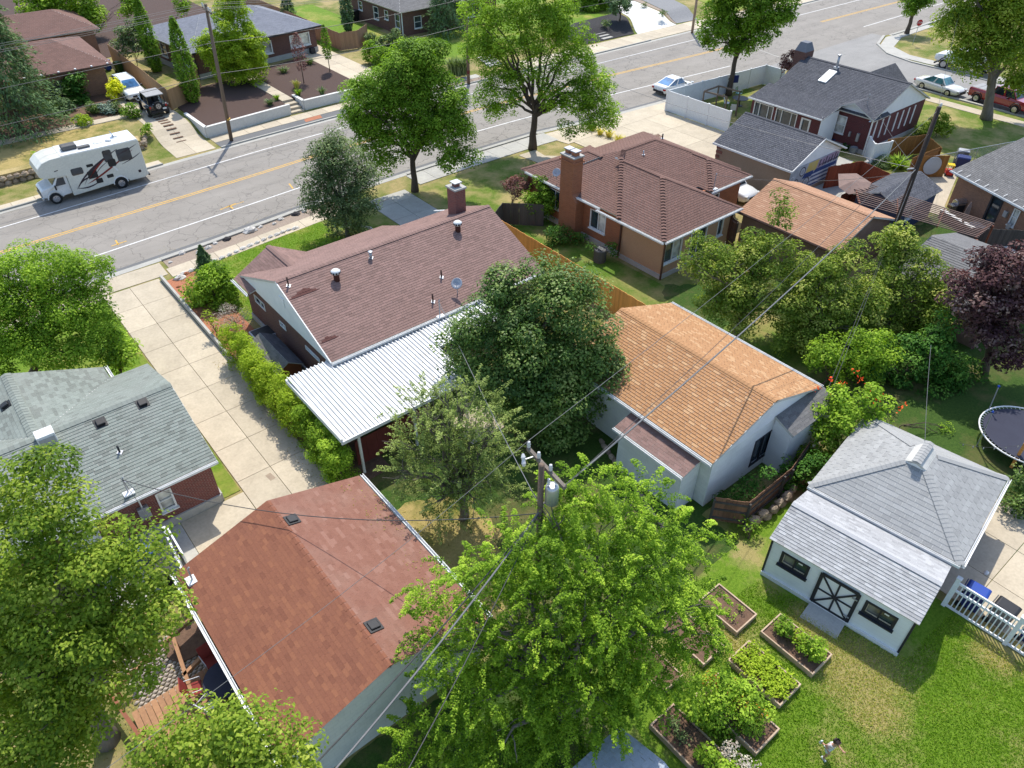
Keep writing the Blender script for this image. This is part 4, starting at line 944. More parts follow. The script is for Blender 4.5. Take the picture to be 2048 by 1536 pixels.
# ---- left house: grey-green roof
H2 = thing('brick_house', 'red brick house with weathered grey green shingle roof and white roof box', 'house', (-3, 28, 0))
E2 = 2.6; bk = [(-12, 24.05, E2), (4.3, 24.05, E2), (4.3, 28.15, 4.0), (-12, 28.15, 4.0)]; NBK = plane_n(bk)
roof_plane(H2, bk, 'sh_green', expo=.15, tab=.3, n_ind=300, weights=[2, 2, 3, 3, 1], seed=11, gap=.014, t=.02)
roof_plane(H2, [(4.3, 32.25, E2), (2.6, 32.25, E2), (-1, 28.15, 4), (4.3, 28.15, 4)], 'sh_green', expo=.15, tab=.3, seed=12)
wr = [(2.6, 32.25, E2), (2.6, 33.3, E2), (-1, 33.3, 4), (-1, 28.15, 4)]; roof_plane(H2, wr, 'sh_green', expo=.15, tab=.3, seed=13, weights=[3, 2, 3, 3, 2])
wl = [(-4.6, 33.3, E2), (-4.6, 32.25, E2), (-1, 28.15, 4), (-1, 33.3, 4)]; roof_plane(H2, wl, 'sh_green', expo=.15, tab=.3, seed=14); NWL = plane_n(wl)
roof_plane(H2, [(-4.6, 32.25, E2), (-12, 32.25, E2), (-12, 28.15, 4), (-1, 28.15, 4)], 'sh_green', expo=.15, tab=.3, seed=15)
ridge_cap(H2, (-12, 28.15, 4), (4.3, 28.15, 4), 'sh_green', width=.4); ridge_cap(H2, (-1, 28.2, 4), (-1, 33.3, 4), 'sh_green', width=.4)
f2 = [(-11.7, 24.4), (4.05, 24.4), (4.05, 32.0), (2.3, 32.0), (2.3, 33.0), (-4.3, 33.0), (-4.3, 32.0), (-11.7, 32.0)]
hA = hole(f2[0], f2[1], (308, 985), (354, 1010)); hB = hole(f2[0], f2[1], (214, 1030), (243, 1040))
walls(H2, f2, 0, 2.55, 'brick_red', {0: [((hA[0], hA[1], .95, 2.0), dict(split='h', glass='pane_blind')), ((hA[0]-3.3, hA[0]-2.3, .95, 2.0), dict(split='h', glass='pane_blind'))]}, found=.45)
gable(H2, (4.05, 24.2), (4.05, 32.1), 2.5, 3.95, 3.88, 'siding_white'); gable(H2, (2.4, 33.0), (-4.4, 33.0), 2.5, 3.4, 3.88, 'siding_white')
gutter(H2, (-12, 24.0, 2.56), (4.3, 24.0, 2.56), (0, -1, 0), w=.1); gutter(H2, (2.65, 32.25, 2.56), (2.65, 33.3, 2.56), (1, 0, 0))
for px in ((201, 846), (285, 807)): box_vent(H2, onp(*px, bk[0], NBK), NBK, s=.16)
p = onp(95, 880, bk[0], NBK); o = MB().box(p.x-.33, p.x+.33, p.y-.28, p.y+.28, p.z-.2, p.z+.42).obj('roof_cooler', 'white_trim', H2, bevel=.03); MB().box(p.x-.28, p.x+.28, p.y-.3, p.y-.28, p.z-.1, p.z+.3).obj('louver', 'galv', o)
p = onp(12, 812, wl[0], NWL); box_vent(H2, p, NWL, s=.15)
vent_pipe(H2, onp(240, 905, bk[0], NBK), .35, .04, 'black_plastic', NBK); vent_pipe(H2, onp(163, 990, bk[0], NBK), .3, .06, 'brown_trim', NBK)
p = onp(257, 985, bk[0], NBK); mast(H2, p, .75); MB().tube([p+Vector((.25, 0, -.05)), p+Vector((.1, 0, .55)), p+Vector((0, 0, .6))], .02, 6).obj('mast_brace', 'galv', H2)
q = hole(f2[0], f2[1], (273, 1020), (298, 1045)); mb = MB().box(f2[0][0]+q[0], f2[0][0]+q[0]+.42, 24.2, 24.4, 1.15, 1.75).obj('electric_meter_box', 'galv', H2, bevel=.02)
MB().tube([(f2[0][0]+q[0]+.2, 24.3, 1.7), (f2[0][0]+q[0]+.2, 24.3, 2.6)], .03, 6).obj('conduit', 'white_trim', H2)

# ---- red garage
H3 = thing('garage', 'large garage with red brown shingle roof and sage gable wall under the big leafy tree', 'garage', (4.7, 15.5, 0))
l3 = [(1.0, 19.72, 2.5), (1.0, 11.35, 2.5), (4.68, 11.35, 3.62), (4.68, 19.72, 3.62)]; r3 = [(8.35, 11.35, 2.5), (8.35, 19.72, 2.5), (4.68, 19.72, 3.62), (4.68, 11.35, 3.62)]
N3, N3r = plane_n(l3), plane_n(r3)
roof_plane(H3, l3, 'sh_red', expo=.14, tab=.3, n_ind=150, gap=.003, t=.008, seed=21, weights=[1, 2, 4, 3, 2]); roof_plane(H3, r3, 'sh_red_lit_worn', expo=.14, tab=.3, n_ind=150, gap=.003, t=.008, seed=22, weights=[1, 3, 5, 3, 1])
ridge_cap(H3, (4.68, 11.35, 3.62), (4.68, 19.72, 3.62), 'sh_red', lift=.004, width=.2, step=.3, shade=.5)
f3 = [(1.3, 11.55), (8.1, 11.55), (8.1, 19.5), (1.3, 19.5)]
walls(H3, f3, 0, 2.48, 'block_sage'); gable(H3, (1.2, 11.54), (8.2, 11.54), 2.4, 3.48, 3.5, 'block_sage'); gable(H3, (8.2, 19.5), (1.2, 19.5), 2.4, 3.48, 3.5, 'block_sage')
gutter(H3, (.96, 19.72, 2.47), (.96, 11.35, 2.47), (-1, 0, 0)); gutter(H3, (8.39, 11.35, 2.47), (8.39, 19.72, 2.47), (1, 0, 0))
box_vent(H3, onp(584, 1040, r3[0], N3r), N3r, s=.17, h=.1); box_vent(H3, onp(747, 1252, r3[0], N3r), N3r, s=.17, h=.1); p = onp(385, 1160, l3[0], N3); mast(H3, p, .6)

# ---- orange roofed white garage
H4 = thing('garage', 'white block garage with orange shingle roof between maple and shed', 'garage', (23.2, 15.4, 0))
ZE, ZRo = 2.85, 4.1
a4 = [(19.43, 19.95, ZE), (19.43, 11.05, ZE), (23.22, 11.05, ZRo), (23.22, 19.95, ZRo)]; b4 = [(27.02, 11.05, ZE), (27.02, 19.95, ZE), (23.22, 19.95, ZRo), (23.22, 11.05, ZRo)]
roof_plane(H4, a4, 'sh_orange', expo=.15, tab=.31, n_ind=300, weights=[2, 5, 6, 3, 2], seed=31, gap=.018, t=.026); roof_plane(H4, b4, 'sh_orange', expo=.15, tab=.31, weights=[0, 2, 6, 6, 3], seed=32, gap=.018, t=.024)
ridge_cap(H4, (23.22, 11.05, ZRo), (23.22, 19.95, ZRo), 'sh_orange', shade=.55)
f4 = [(19.7, 11.2), (26.8, 11.2), (26.8, 19.8), (19.7, 19.8)]
h4 = hole(f4[0], f4[1], (1512, 882), (1535, 906))
walls(H4, f4, -.1, 2.8, 'block_white', {0: [(h4, dict(frame='dark_trim', split='v', sill=False))]}); gable(H4, (19.55, 11.19), (26.9, 11.19), 2.7, 3.67, ZRo-.12, 'siding_white'); gable(H4, (26.9, 19.8), (19.6, 19.8), 2.7, 3.65, ZRo-.12, 'siding_white')
for x, s in ((19.38, -1), (27.07, 1)): gutter(H4, (x, 11.05, 2.81), (x, 19.95, 2.81), (s, 0, 0))
lean = [(18.42, 15.45, 2.32), (18.42, 11.6, 2.32), (19.72, 11.6, 2.68), (19.72, 15.45, 2.68)]; roof_plane(H4, lean, 'sh_brown', expo=.14, tab=.3, seed=33, t=.008)
walls(H4, [(18.56, 11.75), (19.68, 11.75), (19.68, 15.25), (18.56, 15.25)], -.1, 2.3, 'block_white', skip=(1,)); gutter(H4, (18.38, 15.45, 2.28), (18.38, 11.6, 2.28), (-1, 0, 0))
bay = [(23.75, 10.15, 2.42), (27.2, 10.15, 2.42), (27.2, 11.17, 2.86), (23.75, 11.17, 2.86)]; roof_plane(H4, bay, 'sh_charcoal', expo=.14, tab=.3, seed=34, t=.01)
walls(H4, [(23.85, 10.3), (27.0, 10.3), (27.0, 11.19), (23.85, 11.19)], -.1, 2.4, 'siding_white', skip=(2,))
MB().add([(23.86, 10.3, 2.38), (23.86, 11.18, 2.38), (23.86, 11.18, 2.78)], [(0, 1, 2)]).obj('cheek', 'siding_white', H4)
MB().box(19.66, 19.7, 17.3, 17.5, .8, 1.0).obj('wall_vent', 'galv', H4)

# ---- white shed and grey hip garage (both turned a little)
A5 = Vector((18.79, 7.54, 0)); dS = Vector((.148, -.989, 0)).normalized(); nS = Vector((dS.y*-1, dS.x, 0)); nS = Vector((.989, .148, 0)).normalized()
def sp(s, t, z): return A5+dS*s+nS*t+Vector((0, 0, z))
H5 = thing('garden_shed', 'small white garden shed with light grey roof and black crossed barn door', 'shed', sp(2.6, 1.5, 0)); LS = 5.2
fr = [sp(-.12, -.1, 2.1), sp(LS+.12, -.1, 2.1), sp(LS+.12, 1.5, 2.75), sp(-.12, 1.5, 2.75)]; bk5 = [sp(LS+.12, 3.1, 2.15), sp(-.12, 3.1, 2.15), sp(-.12, 1.5, 2.75), sp(LS+.12, 1.5, 2.75)]
roof_plane(H5, fr, 'sh_lightgrey', expo=.13, tab=.28, n_ind=220, seed=41, gap=.014, th=.05, t=.022); roof_plane(H5, bk5, 'sh_lightgrey', expo=.13, tab=.28, seed=42, n_ind=80, th=.05, t=.022); ridge_cap(H5, sp(-.12, 1.5, 2.75), sp(LS+.12, 1.5, 2.75), 'sh_lightgrey', shade=.95, width=.3)
f5 = [sp(0, 0, 0), sp(LS, 0, 0), sp(LS, 3.0, 0), sp(0, 3.0, 0)]
w1 = hole(f5[0], f5[1], (1565, 1112), (1612, 1148)); w2 = hole(f5[0], f5[1], (1731, 1212), (1786, 1250)); dr = hole(f5[0], f5[1], (1628, 1193), (1702, 1215))
w1 = (w1[0]-.04, w1[1]+.04, 1.08, 1.76); w2 = (w2[0]-.04, w2[1]+.04, 1.08, 1.76)
walls(H5, f5, .12, 2.08, 'siding_pale', {0: [(w, dict(frame='dark_trim', fw=.09, split='v', sill=True, glass='glass_grey', glass2='glass_green')) for w in (w1, w2)]})
for w in (w1, w2):
    d = dS; MB().bar(sp(w[0]+.09, .03, w[2]+.1), sp(w[0]+.09, .03, w[3]-.1), .035, .035).obj('sash', 'cream', H5)
    for v in (w[2]+.1, w[3]-.1): MB().bar(sp(w[0]+.09, .035, v), sp(w[1]-.09, .035, v), .03, .03).obj('sash', 'cream', H5)
    MB().obox(sp(w[0]+(w[1]-w[0])*.68, .05, w[3]-.18), dS*.08, nS*.004, Vector((0, 0, .06))).obj('sticker', 'white_trim', H5)
gable(H5, sp(LS, -.02, 0), sp(LS, 3.02, 0), 2.06, 1.5, 2.66, 'siding_pale'); gable(H5, sp(0, 3.02, 0), sp(0, -.02, 0), 2.06, 1.52, 2.66, 'siding_pale')
MB().bar(sp(-.03, -.04, .1), sp(LS+.03, -.04, .1), .1, .2).obj('base_board', 'white_trim', H5); MB().bar(sp(0, 3.0, .1), sp(LS, 3.0, .1), .1, .2).obj('base_board', 'white_trim', H5)
for s in (0, LS): MB().bar(sp(s, -.015, .2), sp(s, -.015, 2.06), .07, .05).obj('corner_trim', 'dark_trim', H5)
ds0, ds1, dz0, dz1 = 2.0, 3.35, .22, 1.85
dd = MB().obox(sp((ds0+ds1)/2, -.02, (dz0+dz1)/2), dS*(ds1-ds0)/2, nS*.02, Vector((0, 0, (dz1-dz0)/2))).obj('barn_door', 'siding_white', H5)
m = MB()
def bb(a, b, w=.1): m.bar(sp(a[0], -.055, a[1]), sp(b[0], -.055, b[1]), .03, w, up=tuple(nS.cross(Vector((0, 0, 1)))) if False else (0, 0, 1))
def dbar(a, b, w=.09, t=.03, off=-.055):
    p, q = sp(a[0], off, a[1]), sp(b[0], off, b[1]); d = (q-p).normalized(); up = d.cross(nS).normalized(); mm = MB(); mm.obox((p+q)/2, d*(q-p).length/2, up*w/2, nS*t/2); mm.obj('door_brace', 'dark_trim', dd)
i = .1; mx, mz = (ds0+ds1)/2, (dz0+dz1)/2
for k, (a, b) in enumerate([((ds0, dz0), (ds0, dz1)), ((ds1, dz0), (ds1, dz1)), ((ds0, dz0), (ds1, dz0)), ((ds0, dz1), (ds1, dz1)), ((mx, dz0), (mx, dz1)), ((ds0, mz), (ds1, mz)), ((ds0, dz0), (ds1, dz1)), ((ds0, dz1), (ds1, dz0))]): dbar(a, b, .13 if k < 4 else .065, off=-.05-.003*k)
for z in (.5, 1.55): MB().obox(sp(ds1-.08, -.09, z), dS*.1, nS*.012, Vector((0, 0, .025))).obj('hinge', 'galv', H5)
rampo = MB(); rampo.add([sp(ds0, -.05, .18), sp(ds1, -.05, .18), sp(ds1+.02, -.85, .03), sp(ds0-.02, -.85, .03), sp(ds0, -.05, .12), sp(ds1, -.05, .12), sp(ds1+.02, -.85, .0), sp(ds0-.02, -.85, .0)], [(3, 2, 1, 0), (4, 5, 6, 7), (2, 3, 7, 6), (0, 1, 5, 4), (0, 4, 7, 3), (1, 2, 6, 5)]); rampo.obj('door_ramp', 'cement', H5)
# hip garage
A6 = Vector((21.96, 8.19, 0)); d6 = Vector((.83, -5.67, 0)).normalized(); n6 = Vector((5.64, .83, 0)).normalized(); L6 = 5.73
def hp(s, t, z): return A6+d6*s+n6*t+Vector((0, 0, z))
H6 = thing('garage', 'square garage with grey hip roof and small gablet behind the white shed', 'garage', hp(L6/2, L6/2, 0)); e6, r6 = 2.3, 3.95
c6 = L6/2
pl = [[hp(0, 0, e6), hp(L6, 0, e6), hp(c6, c6-.3, 3.72)], [hp(L6, 0, e6), hp(L6, L6, e6), hp(c6, c6, r6)], [hp(L6, L6, e6), hp(0, L6, e6), hp(c6, c6+.3, 3.72)], [hp(0, L6, e6), hp(0, 0, e6), hp(c6, c6, r6)]]
pl[0] = [hp(0, 0, e6), hp(L6, 0, e6), hp(c6+.42, c6-.55, 3.62), hp(c6-.42, c6-.55, 3.62)]; pl[2] = [hp(L6, L6, e6), hp(0, L6, e6), hp(c6-.42, c6+.55, 3.62), hp(c6+.42, c6+.55, 3.62)]
pl[1] = [hp(L6, 0, e6), hp(L6, L6, e6), hp(c6+.42, c6+.55, 3.62), hp(c6, c6+.75, r6), hp(c6, c6-.75, r6), hp(c6+.42, c6-.55, 3.62)]
pl[3] = [hp(0, L6, e6), hp(0, 0, e6), hp(c6-.42, c6-.55, 3.62), hp(c6, c6-.75, r6), hp(c6, c6+.75, r6), hp(c6-.42, c6+.55, 3.62)]
for i, q in enumerate(pl): roof_plane(H6, q, 'sh_grey', expo=.19, tab=.36, n_ind=150 if i < 2 else 0, seed=51+i, gap=.018, t=.014, th=.08)
for a, b in ((hp(0, 0, e6), hp(c6-.42, c6-.55, 3.62)), (hp(L6, 0, e6), hp(c6+.42, c6-.55, 3.62)), (hp(L6, L6, e6), hp(c6+.42, c6+.55, 3.62)), (hp(0, L6, e6), hp(c6-.42, c6+.55, 3.62)), (hp(c6, c6-.75, r6), hp(c6, c6+.75, r6))): ridge_cap(H6, a, b, 'sh_grey', width=.34, step=.17, shade=.55)
MB().slab([hp(c6-.42, c6-.6, 3.6), hp(c6+.42, c6-.6, 3.6), hp(c6, c6-.6, r6-.03)], .05).obj('gablet', 'siding_white', H6)
walls(H6, [hp(.3, .3, 0), hp(L6-.3, .3, 0), hp(L6-.3, L6-.3, 0), hp(.3, L6-.3, 0)], 0, 2.25, 'red_paint_wall')
for a, b, o in ((hp(0, 0, e6-.05), hp(L6, 0, e6-.05), -n6), (hp(L6, 0, e6-.05), hp(L6, L6, e6-.05), d6)): gutter(H6, a+o*.03, b+o*.03, o, w=.1)

# ---- brown hip roofed house with tall orange brick chimney
H7 = thing('brick_house', 'orange brick house with brown hip roof and tall side chimney behind cedar fence', 'house', (36, 32, 0)); e7, z7, y7 = 2.9, 4.7, 32.66
def RP(q, seed, **k): roof_plane(H7, q, 'sh_brown2', expo=.16, tab=.3, seed=seed, gap=.016, t=.02, **k)
RP([(31.9, 37.3, e7), (31.9, 28.17, e7), (36.44, y7, z7)], 61)                       # left hip face
RP([(31.9, 28.17, e7), (43.7, 28.17, e7), (39.5, y7, z7), (36.44, y7, z7)], 62)      # back
RP([(43.7, 28.17, e7), (43.7, 37.3, e7), (39.5, y7, z7)], 63); RP([(43.7, 37.3, e7), (31.9, 37.3, e7), (36.44, y7, z7), (39.5, y7, z7)], 64)
# rear addition
RP([(31.6, 28.15, e7), (31.6, 24.45, e7), (35.2, 28.12, z7), (35.2, 31.7, z7)], 65); RP([(31.6, 24.45, e7), (38.85, 24.45, e7), (35.2, 28.12, z7)], 66); RP([(38.85, 24.45, e7), (38.85, 28.6, e7), (35.2, 32.2, z7), (35.2, 28.12, z7)], 67)
# right wing
RP([(39.15, 29.5, e7), (39.15, 27.1, e7), (41.3, 29.25, 3.9), (41.3, 31.3, 3.9)], 68); RP([(39.15, 27.1, e7), (43.4, 27.1, e7), (41.3, 29.25, 3.9)], 69); RP([(43.4, 27.1, e7), (43.4, 29.6, e7), (41.3, 31.0, 3.9), (41.3, 29.25, 3.9)], 70)
# front wing
RP([(31.85, 37.85, e7), (31.85, 35.5, e7), (35.2, 33.5, 4.32), (35.2, 34.7, 4.32)], 71); RP([(38.5, 37.85, e7), (31.85, 37.85, e7), (35.2, 34.7, 4.32)], 72); RP([(38.5, 36.0, e7), (38.5, 37.85, e7), (35.2, 34.7, 4.32), (35.2, 33.5, 4.32)], 73)
for a, b in (((31.6, 28.15, 2.96), (35.3, 31.75, 4.76)), ((35.3, 31.75, 4.72), (36.44, y7, z7)), ((31.6, 24.45, e7), (35.2, 28.12, z7)), ((39.15, 27.1, e7), (41.3, 29.25, 3.9))): ridge_cap(H7, a, b, 'sh_brown2', step=.24, lift=.06, width=.3, bumpy=.07)
for a, b in (((35.2, 28.12, z7), (35.2, 31.9, z7)), ((36.44, y7, z7), (39.5, y7, z7)), ((41.3, 29.25, 3.9), (41.3, 31.2, 3.9)), ((38.85, 24.45, e7), (35.2, 28.12, z7)), ((39.5, y7, z7), (43.7, 28.17, e7)), ((43.4, 27.1, e7), (41.3, 29.25, 3.9)), ((31.85, 37.85, e7), (35.2, 34.7, 4.32)), ((35.2, 34.7, 4.32), (35.2, 33.4, 4.32)), ((38.5, 37.85, e7), (35.2, 34.7, 4.32))): ridge_cap(H7, a, b, 'sh_brown2', step=.2, lift=.04, width=.26)
f7 = [(32.2, 28.2), (32.2, 24.85), (38.5, 24.85), (38.5, 27.5), (43.0, 27.5), (43.0, 36.9), (38.2, 36.9), (38.2, 37.5), (32.2, 37.5)]
f7 = [(32.2, 24.85), (38.5, 24.85), (38.5, 27.5), (43.0, 27.5), (43.0, 37.0), (38.2, 37.0), (38.2, 37.5), (32.2, 37.5), (32.2, 28.3)]
hw = hole(f7[7], f7[8], (1182, 418), (1210, 460)); wl7 = hole(f7[7], f7[8], (1103, 372), (1118, 408))
hs = [hole(f7[0], f7[1], (1327, 516), (1366, 472)), hole(f7[0], f7[1], (1380, 487), (1416, 448)), hole(f7[0], f7[1], (1435, 455), (1449, 432))]
hs = [(h[0], h[1], z0, z1) for h, z0, z1 in zip(hs, (1.0, .5, 1.2), (2.4, 2.5, 2.4))]
walls(H7, f7, 0, 2.86, 'brick_orange', {7: [((wl7[0]-.5, wl7[1]+.5, 1.1, 2.4), {}), ((hw[0], hw[1], 1.05, 2.35), dict(glass='glass', glass2='pane_blind'))], 2: [((.8, 2.2, 1.0, 2.3), {})]}, skip=(0, 8), found=.4)
walls(H7, f7, 0, 2.86, 'stucco_tan', {0: [(hs[0], dict(glass='glass_green', glass2='glass_curtain')), (hs[1], dict(glass2='glass', sill=False, glass='glass_green')), (hs[2], dict(split=''))]}, skip=(1, 2, 3, 4, 5, 6, 7), found=.3)
for a, b, o in (((31.84, 37.3, 2.86), (31.84, 30.0, 2.86), (-1, 0, 0)), ((31.54, 30.0, 2.86), (31.54, 24.4, 2.86), (-1, 0, 0)), ((31.6, 24.39, 2.86), (38.85, 24.39, 2.86), (0, -1, 0)), ((39.15, 27.04, 2.86), (43.4, 27.04, 2.86), (0, -1, 0))): gutter(H7, a, b, o)
for p in ((32.12, 28.35), (32.12, 24.75), (38.6, 24.8)): downspout(H7, p, 0, 2.85, 'brown_trim')
ch = MB().box(31.5, 32.3, 31.85, 33.45, 0, 2.6).obj('chimney', 'brick_orange', H7)
MB().add([(31.5, 31.85, 2.6), (32.3, 31.85, 2.6), (32.3, 33.45, 2.6), (31.5, 33.45, 2.6), (31.5, 32.25, 3.05), (32.3, 32.25, 3.05), (32.3, 33.45, 3.05), (31.5, 33.45, 3.05)], [(0, 1, 5, 4), (1, 2, 6, 5), (2, 3, 7, 6), (3, 0, 4, 7)]).obj('chimney_shoulder', 'brick_orange', ch)
MB().box(31.5, 32.3, 32.25, 33.45, 3.05, 5.45).obj('chimney_stack', 'brick_orange', ch); MB().box(31.42, 32.38, 32.17, 33.53, 5.1, 5.2).obj('brick_band', 'brick_orange', ch); MB().box(31.44, 32.36, 32.19, 33.51, 5.45, 5.53).obj('crown_slab', 'cement', ch)
for y in (32.55, 33.15): MB().box(31.72, 32.08, y-.18, y+.18, 5.53, 5.78).obj('flue', 'brick_orange', ch); MB().box(31.64, 32.16, y-.26, y+.26, 5.78, 5.86).obj('flue_cap', 'galv', ch, bevel=.02)
dish(H7, on(1113, 358, (31.9, 34.6, 0)), (-.6, -.3, .5), .28, .35); mast(H7, Vector((39.6, 27.25, 2.95)), 1.0); vent_pipe(H7, (37.5, 31.8, 4.35), .3, .04, 'galv'); vent_pipe(H7, (41.0, 33.2, 4.2), .35, .05, 'black_plastic')

# ---- slate garage with mural, slate house
H8 = thing('garage', 'garage with dark slate roof and painted mural on its gable wall', 'garage', (50.4, 29.6, 0))
a8 = [(46.95, 33.1, 2.5), (46.95, 26.1, 2.5), (50.42, 26.1, 4.05), (50.42, 33.1, 4.05)]; roof_plane(H8, a8, 'sh_slate', seed=81, expo=.17, tab=.33, gap=.02, t=.02); roof_plane(H8, [(53.9, 26.1, 2.5), (53.9, 33.1, 2.5), (50.42, 33.1, 4.05), (50.42, 26.1, 4.05)], 'sh_slate', seed=82, expo=.17, tab=.33)
ridge_cap(H8, (50.42, 26.1, 4.05), (50.42, 33.1, 4.05), 'sh_slate', shade=.1)
f8 = [(47.25, 26.4), (53.6, 26.4), (53.6, 32.9), (47.25, 32.9)]; walls(H8, f8, 0, 2.48, 'stucco_beige'); gable(H8, (47.1, 26.39), (53.75, 26.39), 2.4, 3.32, 3.95, 'siding_white'); gable(H8, (53.75, 32.9), (47.1, 32.9), 2.4, 3.32, 3.95, 'siding_white')
for i in range(6): MB().box(47.2, 47.24, 32.35+(i % 2)*.18, 32.9, .3+i*.36, .3+i*.36+.2).obj('quoin', 'brick_red', H8)
MB().slab([(46.93, 26.07, 2.42), (50.42, 26.07, 3.97), (50.42, 26.07, 4.07), (46.93, 26.07, 2.53)], .04).obj('rake_board', 'white_trim', H8); MB().slab([(50.42, 26.07, 3.97), (53.93, 26.07, 2.42), (53.93, 26.07, 2.53), (50.42, 26.07, 4.07)], .04).obj('rake_board', 'white_trim', H8); MB().bar((46.9, 26.1, 2.46), (46.9, 33.1, 2.46), .05, .14).obj('fascia_board', 'white_trim', H8)
# mural: flat painted shapes on the gable wall
plain('mural_grey', (.42, .44, .48), (.2, .21, .25), 2, .8); plain('mural_blue', (.03, .06, .2), (.025, .045, .14), 3, .8); plain('mural_white', (.62, .64, .68), (.5, .52, .56), 3, .8); plain('mural_yellow', (.55, .4, .1), (.5, .42, .2), 3, .8); plain('mural_mauve', (.35, .25, .33), (.28, .2, .28), 3, .8); plain('mural_black', (.035, .03, .045), None, 3, .8)
mu = MB().box(47.3, 53.55, 26.372, 26.388, .35, 2.42).obj('mural', 'mural_grey', H8)
def mshape(pts, mat, k): MB().slab([(47.3+u, 26.37-.003*k, .35+v) for u, v in pts], .006).obj('mural_shape', mat, mu)
mshape([(2.0, 1.25), (3.3, 1.25), (3.6, 2.0), (2.2, 2.0)], 'mural_yellow', 1); mshape([(3.0, .9), (6.1, .9), (6.1, 1.25), (3.3, 1.3)], 'mural_blue', 1); mshape([(1.7, .95), (3.2, .85), (3.0, 1.3), (1.9, 1.3)], 'mural_blue', 2)
for i in range(6): mshape([(2.6+i*.05, .08+i*.16), (6.15, .08+i*.16), (6.15, .17+i*.16), (2.75+i*.05, .17+i*.16)], 'mural_white' if i % 2 else 'mural_blue', 3)
def mring(u, v, r, t, mat, k):
    n = 16; vs = []
    for i in range(n): c, s = math.cos(6.283*i/n), math.sin(6.283*i/n); vs += [(47.3+u+r*c, 26.37-.003*k, .35+v+r*s), (47.3+u+(r-t)*c, 26.37-.003*k, .35+v+(r-t)*s)]
    MB().add(vs, [(2*i, 2*((i+1) % n), 2*((i+1) % n)+1, 2*i+1) for i in range(n)]).obj('mural_shape', mat, mu)
for u, v, r, mat in ((1.55, 1.55, .36, 'mural_black'), (1.55, 1.55, .26, 'mural_white'), (.9, .75, .4, 'mural_black'), (.9, .75, .3, 'mural_white'), (2.3, .55, .42, 'mural_black'), (2.3, .55, .28, 'mural_white'), (.35, 1.2, .3, 'mural_white'), (.4, .4, .3, 'mural_black')): mring(u, v, r, .07, mat, 4)
mshape([(3.4, 1.3), (6.0, 1.42), (6.15, 2.0), (5.2, 2.05), (3.5, 1.9)], 'mural_mauve', 2)
for i, (u, h) in enumerate(((3.6, .5), (4.05, .42), (4.4, .55), (4.8, .4), (5.15, .5), (5.55, .55), (5.85, .4))): mshape([(u, 1.38), (u+.1, 1.38), (u+.22, 1.4+h), (u+.1, 1.4+h)], 'mural_black', 5); mshape([(u+.1, 1.42), (u+.36, 1.5), (u+.34, 1.58), (u+.12, 1.5)], 'mural_black', 5)
H9 = thing('brick_house', 'dark red brick house with slate grey roof, skylight and white gables by the corner', 'house', (63, 32, 0))
r9, yA, yB = 4.9, 37.2, 27.3
def RS(q, seed): roof_plane(H9, q, 'sh_slate', seed=seed, expo=.17, tab=.33, gap=.016, t=.02)
m9 = [(56.9, 37.3, 2.8), (56.9, 30.15, 2.8), (59.6, 30.15, 3.45), (59.6, 37.3, 3.45)]; RS(m9, 91)
k9 = [(59.6, yA, 3.4), (59.6, 27.3, 2.87), (64.15, yB, r9), (64.15, yA, r9)]; k9 = [(59.55, yA, 2.98), (59.55, yB, 2.98), (64.15, yB, r9), (64.15, yA, r9)]; RS(k9, 92); N9 = plane_n(k9)
RS([(68.7, yB, 2.8), (68.7, yA, 2.8), (64.15, yA, r9), (64.15, yB, r9)], 93)
RS([(59.4, 31.1, 2.95), (59.4, 29.2, 3.75), (62.2, 29.2, 4.15), (62.2, 30.5, 4.2)][::1] if False else [(59.5, 27.2, 2.9), (62.0, 27.2, 2.9), (61.6, 29.2, 3.83), (59.4, 29.2, 3.83)], 94); RS([(62.0, 31.2, 2.98), (59.4, 31.2, 2.98), (59.4, 29.2, 3.83), (61.6, 29.2, 3.83)], 95)
RS([(68.5, 30.2, 2.9), (70.5, 30.2, 2.9), (70.5, 32.0, 4.3), (65.5, 32.0, 4.3)], 96); RS([(70.5, 33.8, 2.9), (68.5, 33.8, 2.9), (65.5, 32.0, 4.3), (70.5, 32.0, 4.3)], 97)
ridge_cap(H9, (64.15, yB, r9), (64.15, yA, r9), 'sh_slate', shade=.05, width=.35)
f9 = [(59.85, 27.55), (68.4, 27.55), (68.4, 37.0), (59.85, 37.0)]
walls(H9, f9, 0, 2.85, 'brick_dark', {}, found=.35); gable(H9, (59.5, 27.53), (68.7, 27.53), 2.75, 4.65, r9-.12, 'siding_white'); gable(H9, (68.7, 37.0), (59.5, 37.0), 2.75, 4.55, r9-.12, 'siding_white'); gable(H9, (59.82, 31.0), (59.82, 27.4), 2.8, 1.8, 3.72, 'siding_white')
for i in range(7): x = 60.6+i*.98+(.25 if i > 2 else 0); MB().box(x, x+.16, 27.5, 27.55, 1.0, 2.55).obj('shutter', 'white_trim', H9)
window(H9, (59.85, 31), (59.85, 27.55), (.35, 1.35, 1.1, 2.5), split='h', glass='pane_blind', depth=-.03)
sr = [(57.2, 30.4), (59.7, 30.4), (59.7, 37.1), (57.2, 37.1)]; walls(H9, sr, 0, 2.75, 'brick_dark', {3: [((.3, 2.2, .9, 2.5), dict(split='3')), ((2.5, 4.5, .9, 2.5), dict(split='3')), ((4.95, 5.8, .2, 2.4), dict(split='', glass='glass', fw=.12, sill=False))]}); MB().box(57.15, 57.19, 30.4, 32.25, 0, 2.75).obj('white_panel', 'siding_white', H9) if False else None
MB().box(57.16, 59.6, 30.36, 30.4, 0, 2.9).obj('side_panel', 'siding_white', H9); gutter(H9, (56.85, 37.3, 2.77), (56.85, 30.15, 2.77), (-1, 0, 0), w=.1); downspout(H9, (59.75, 27.45), 0, 2.85)
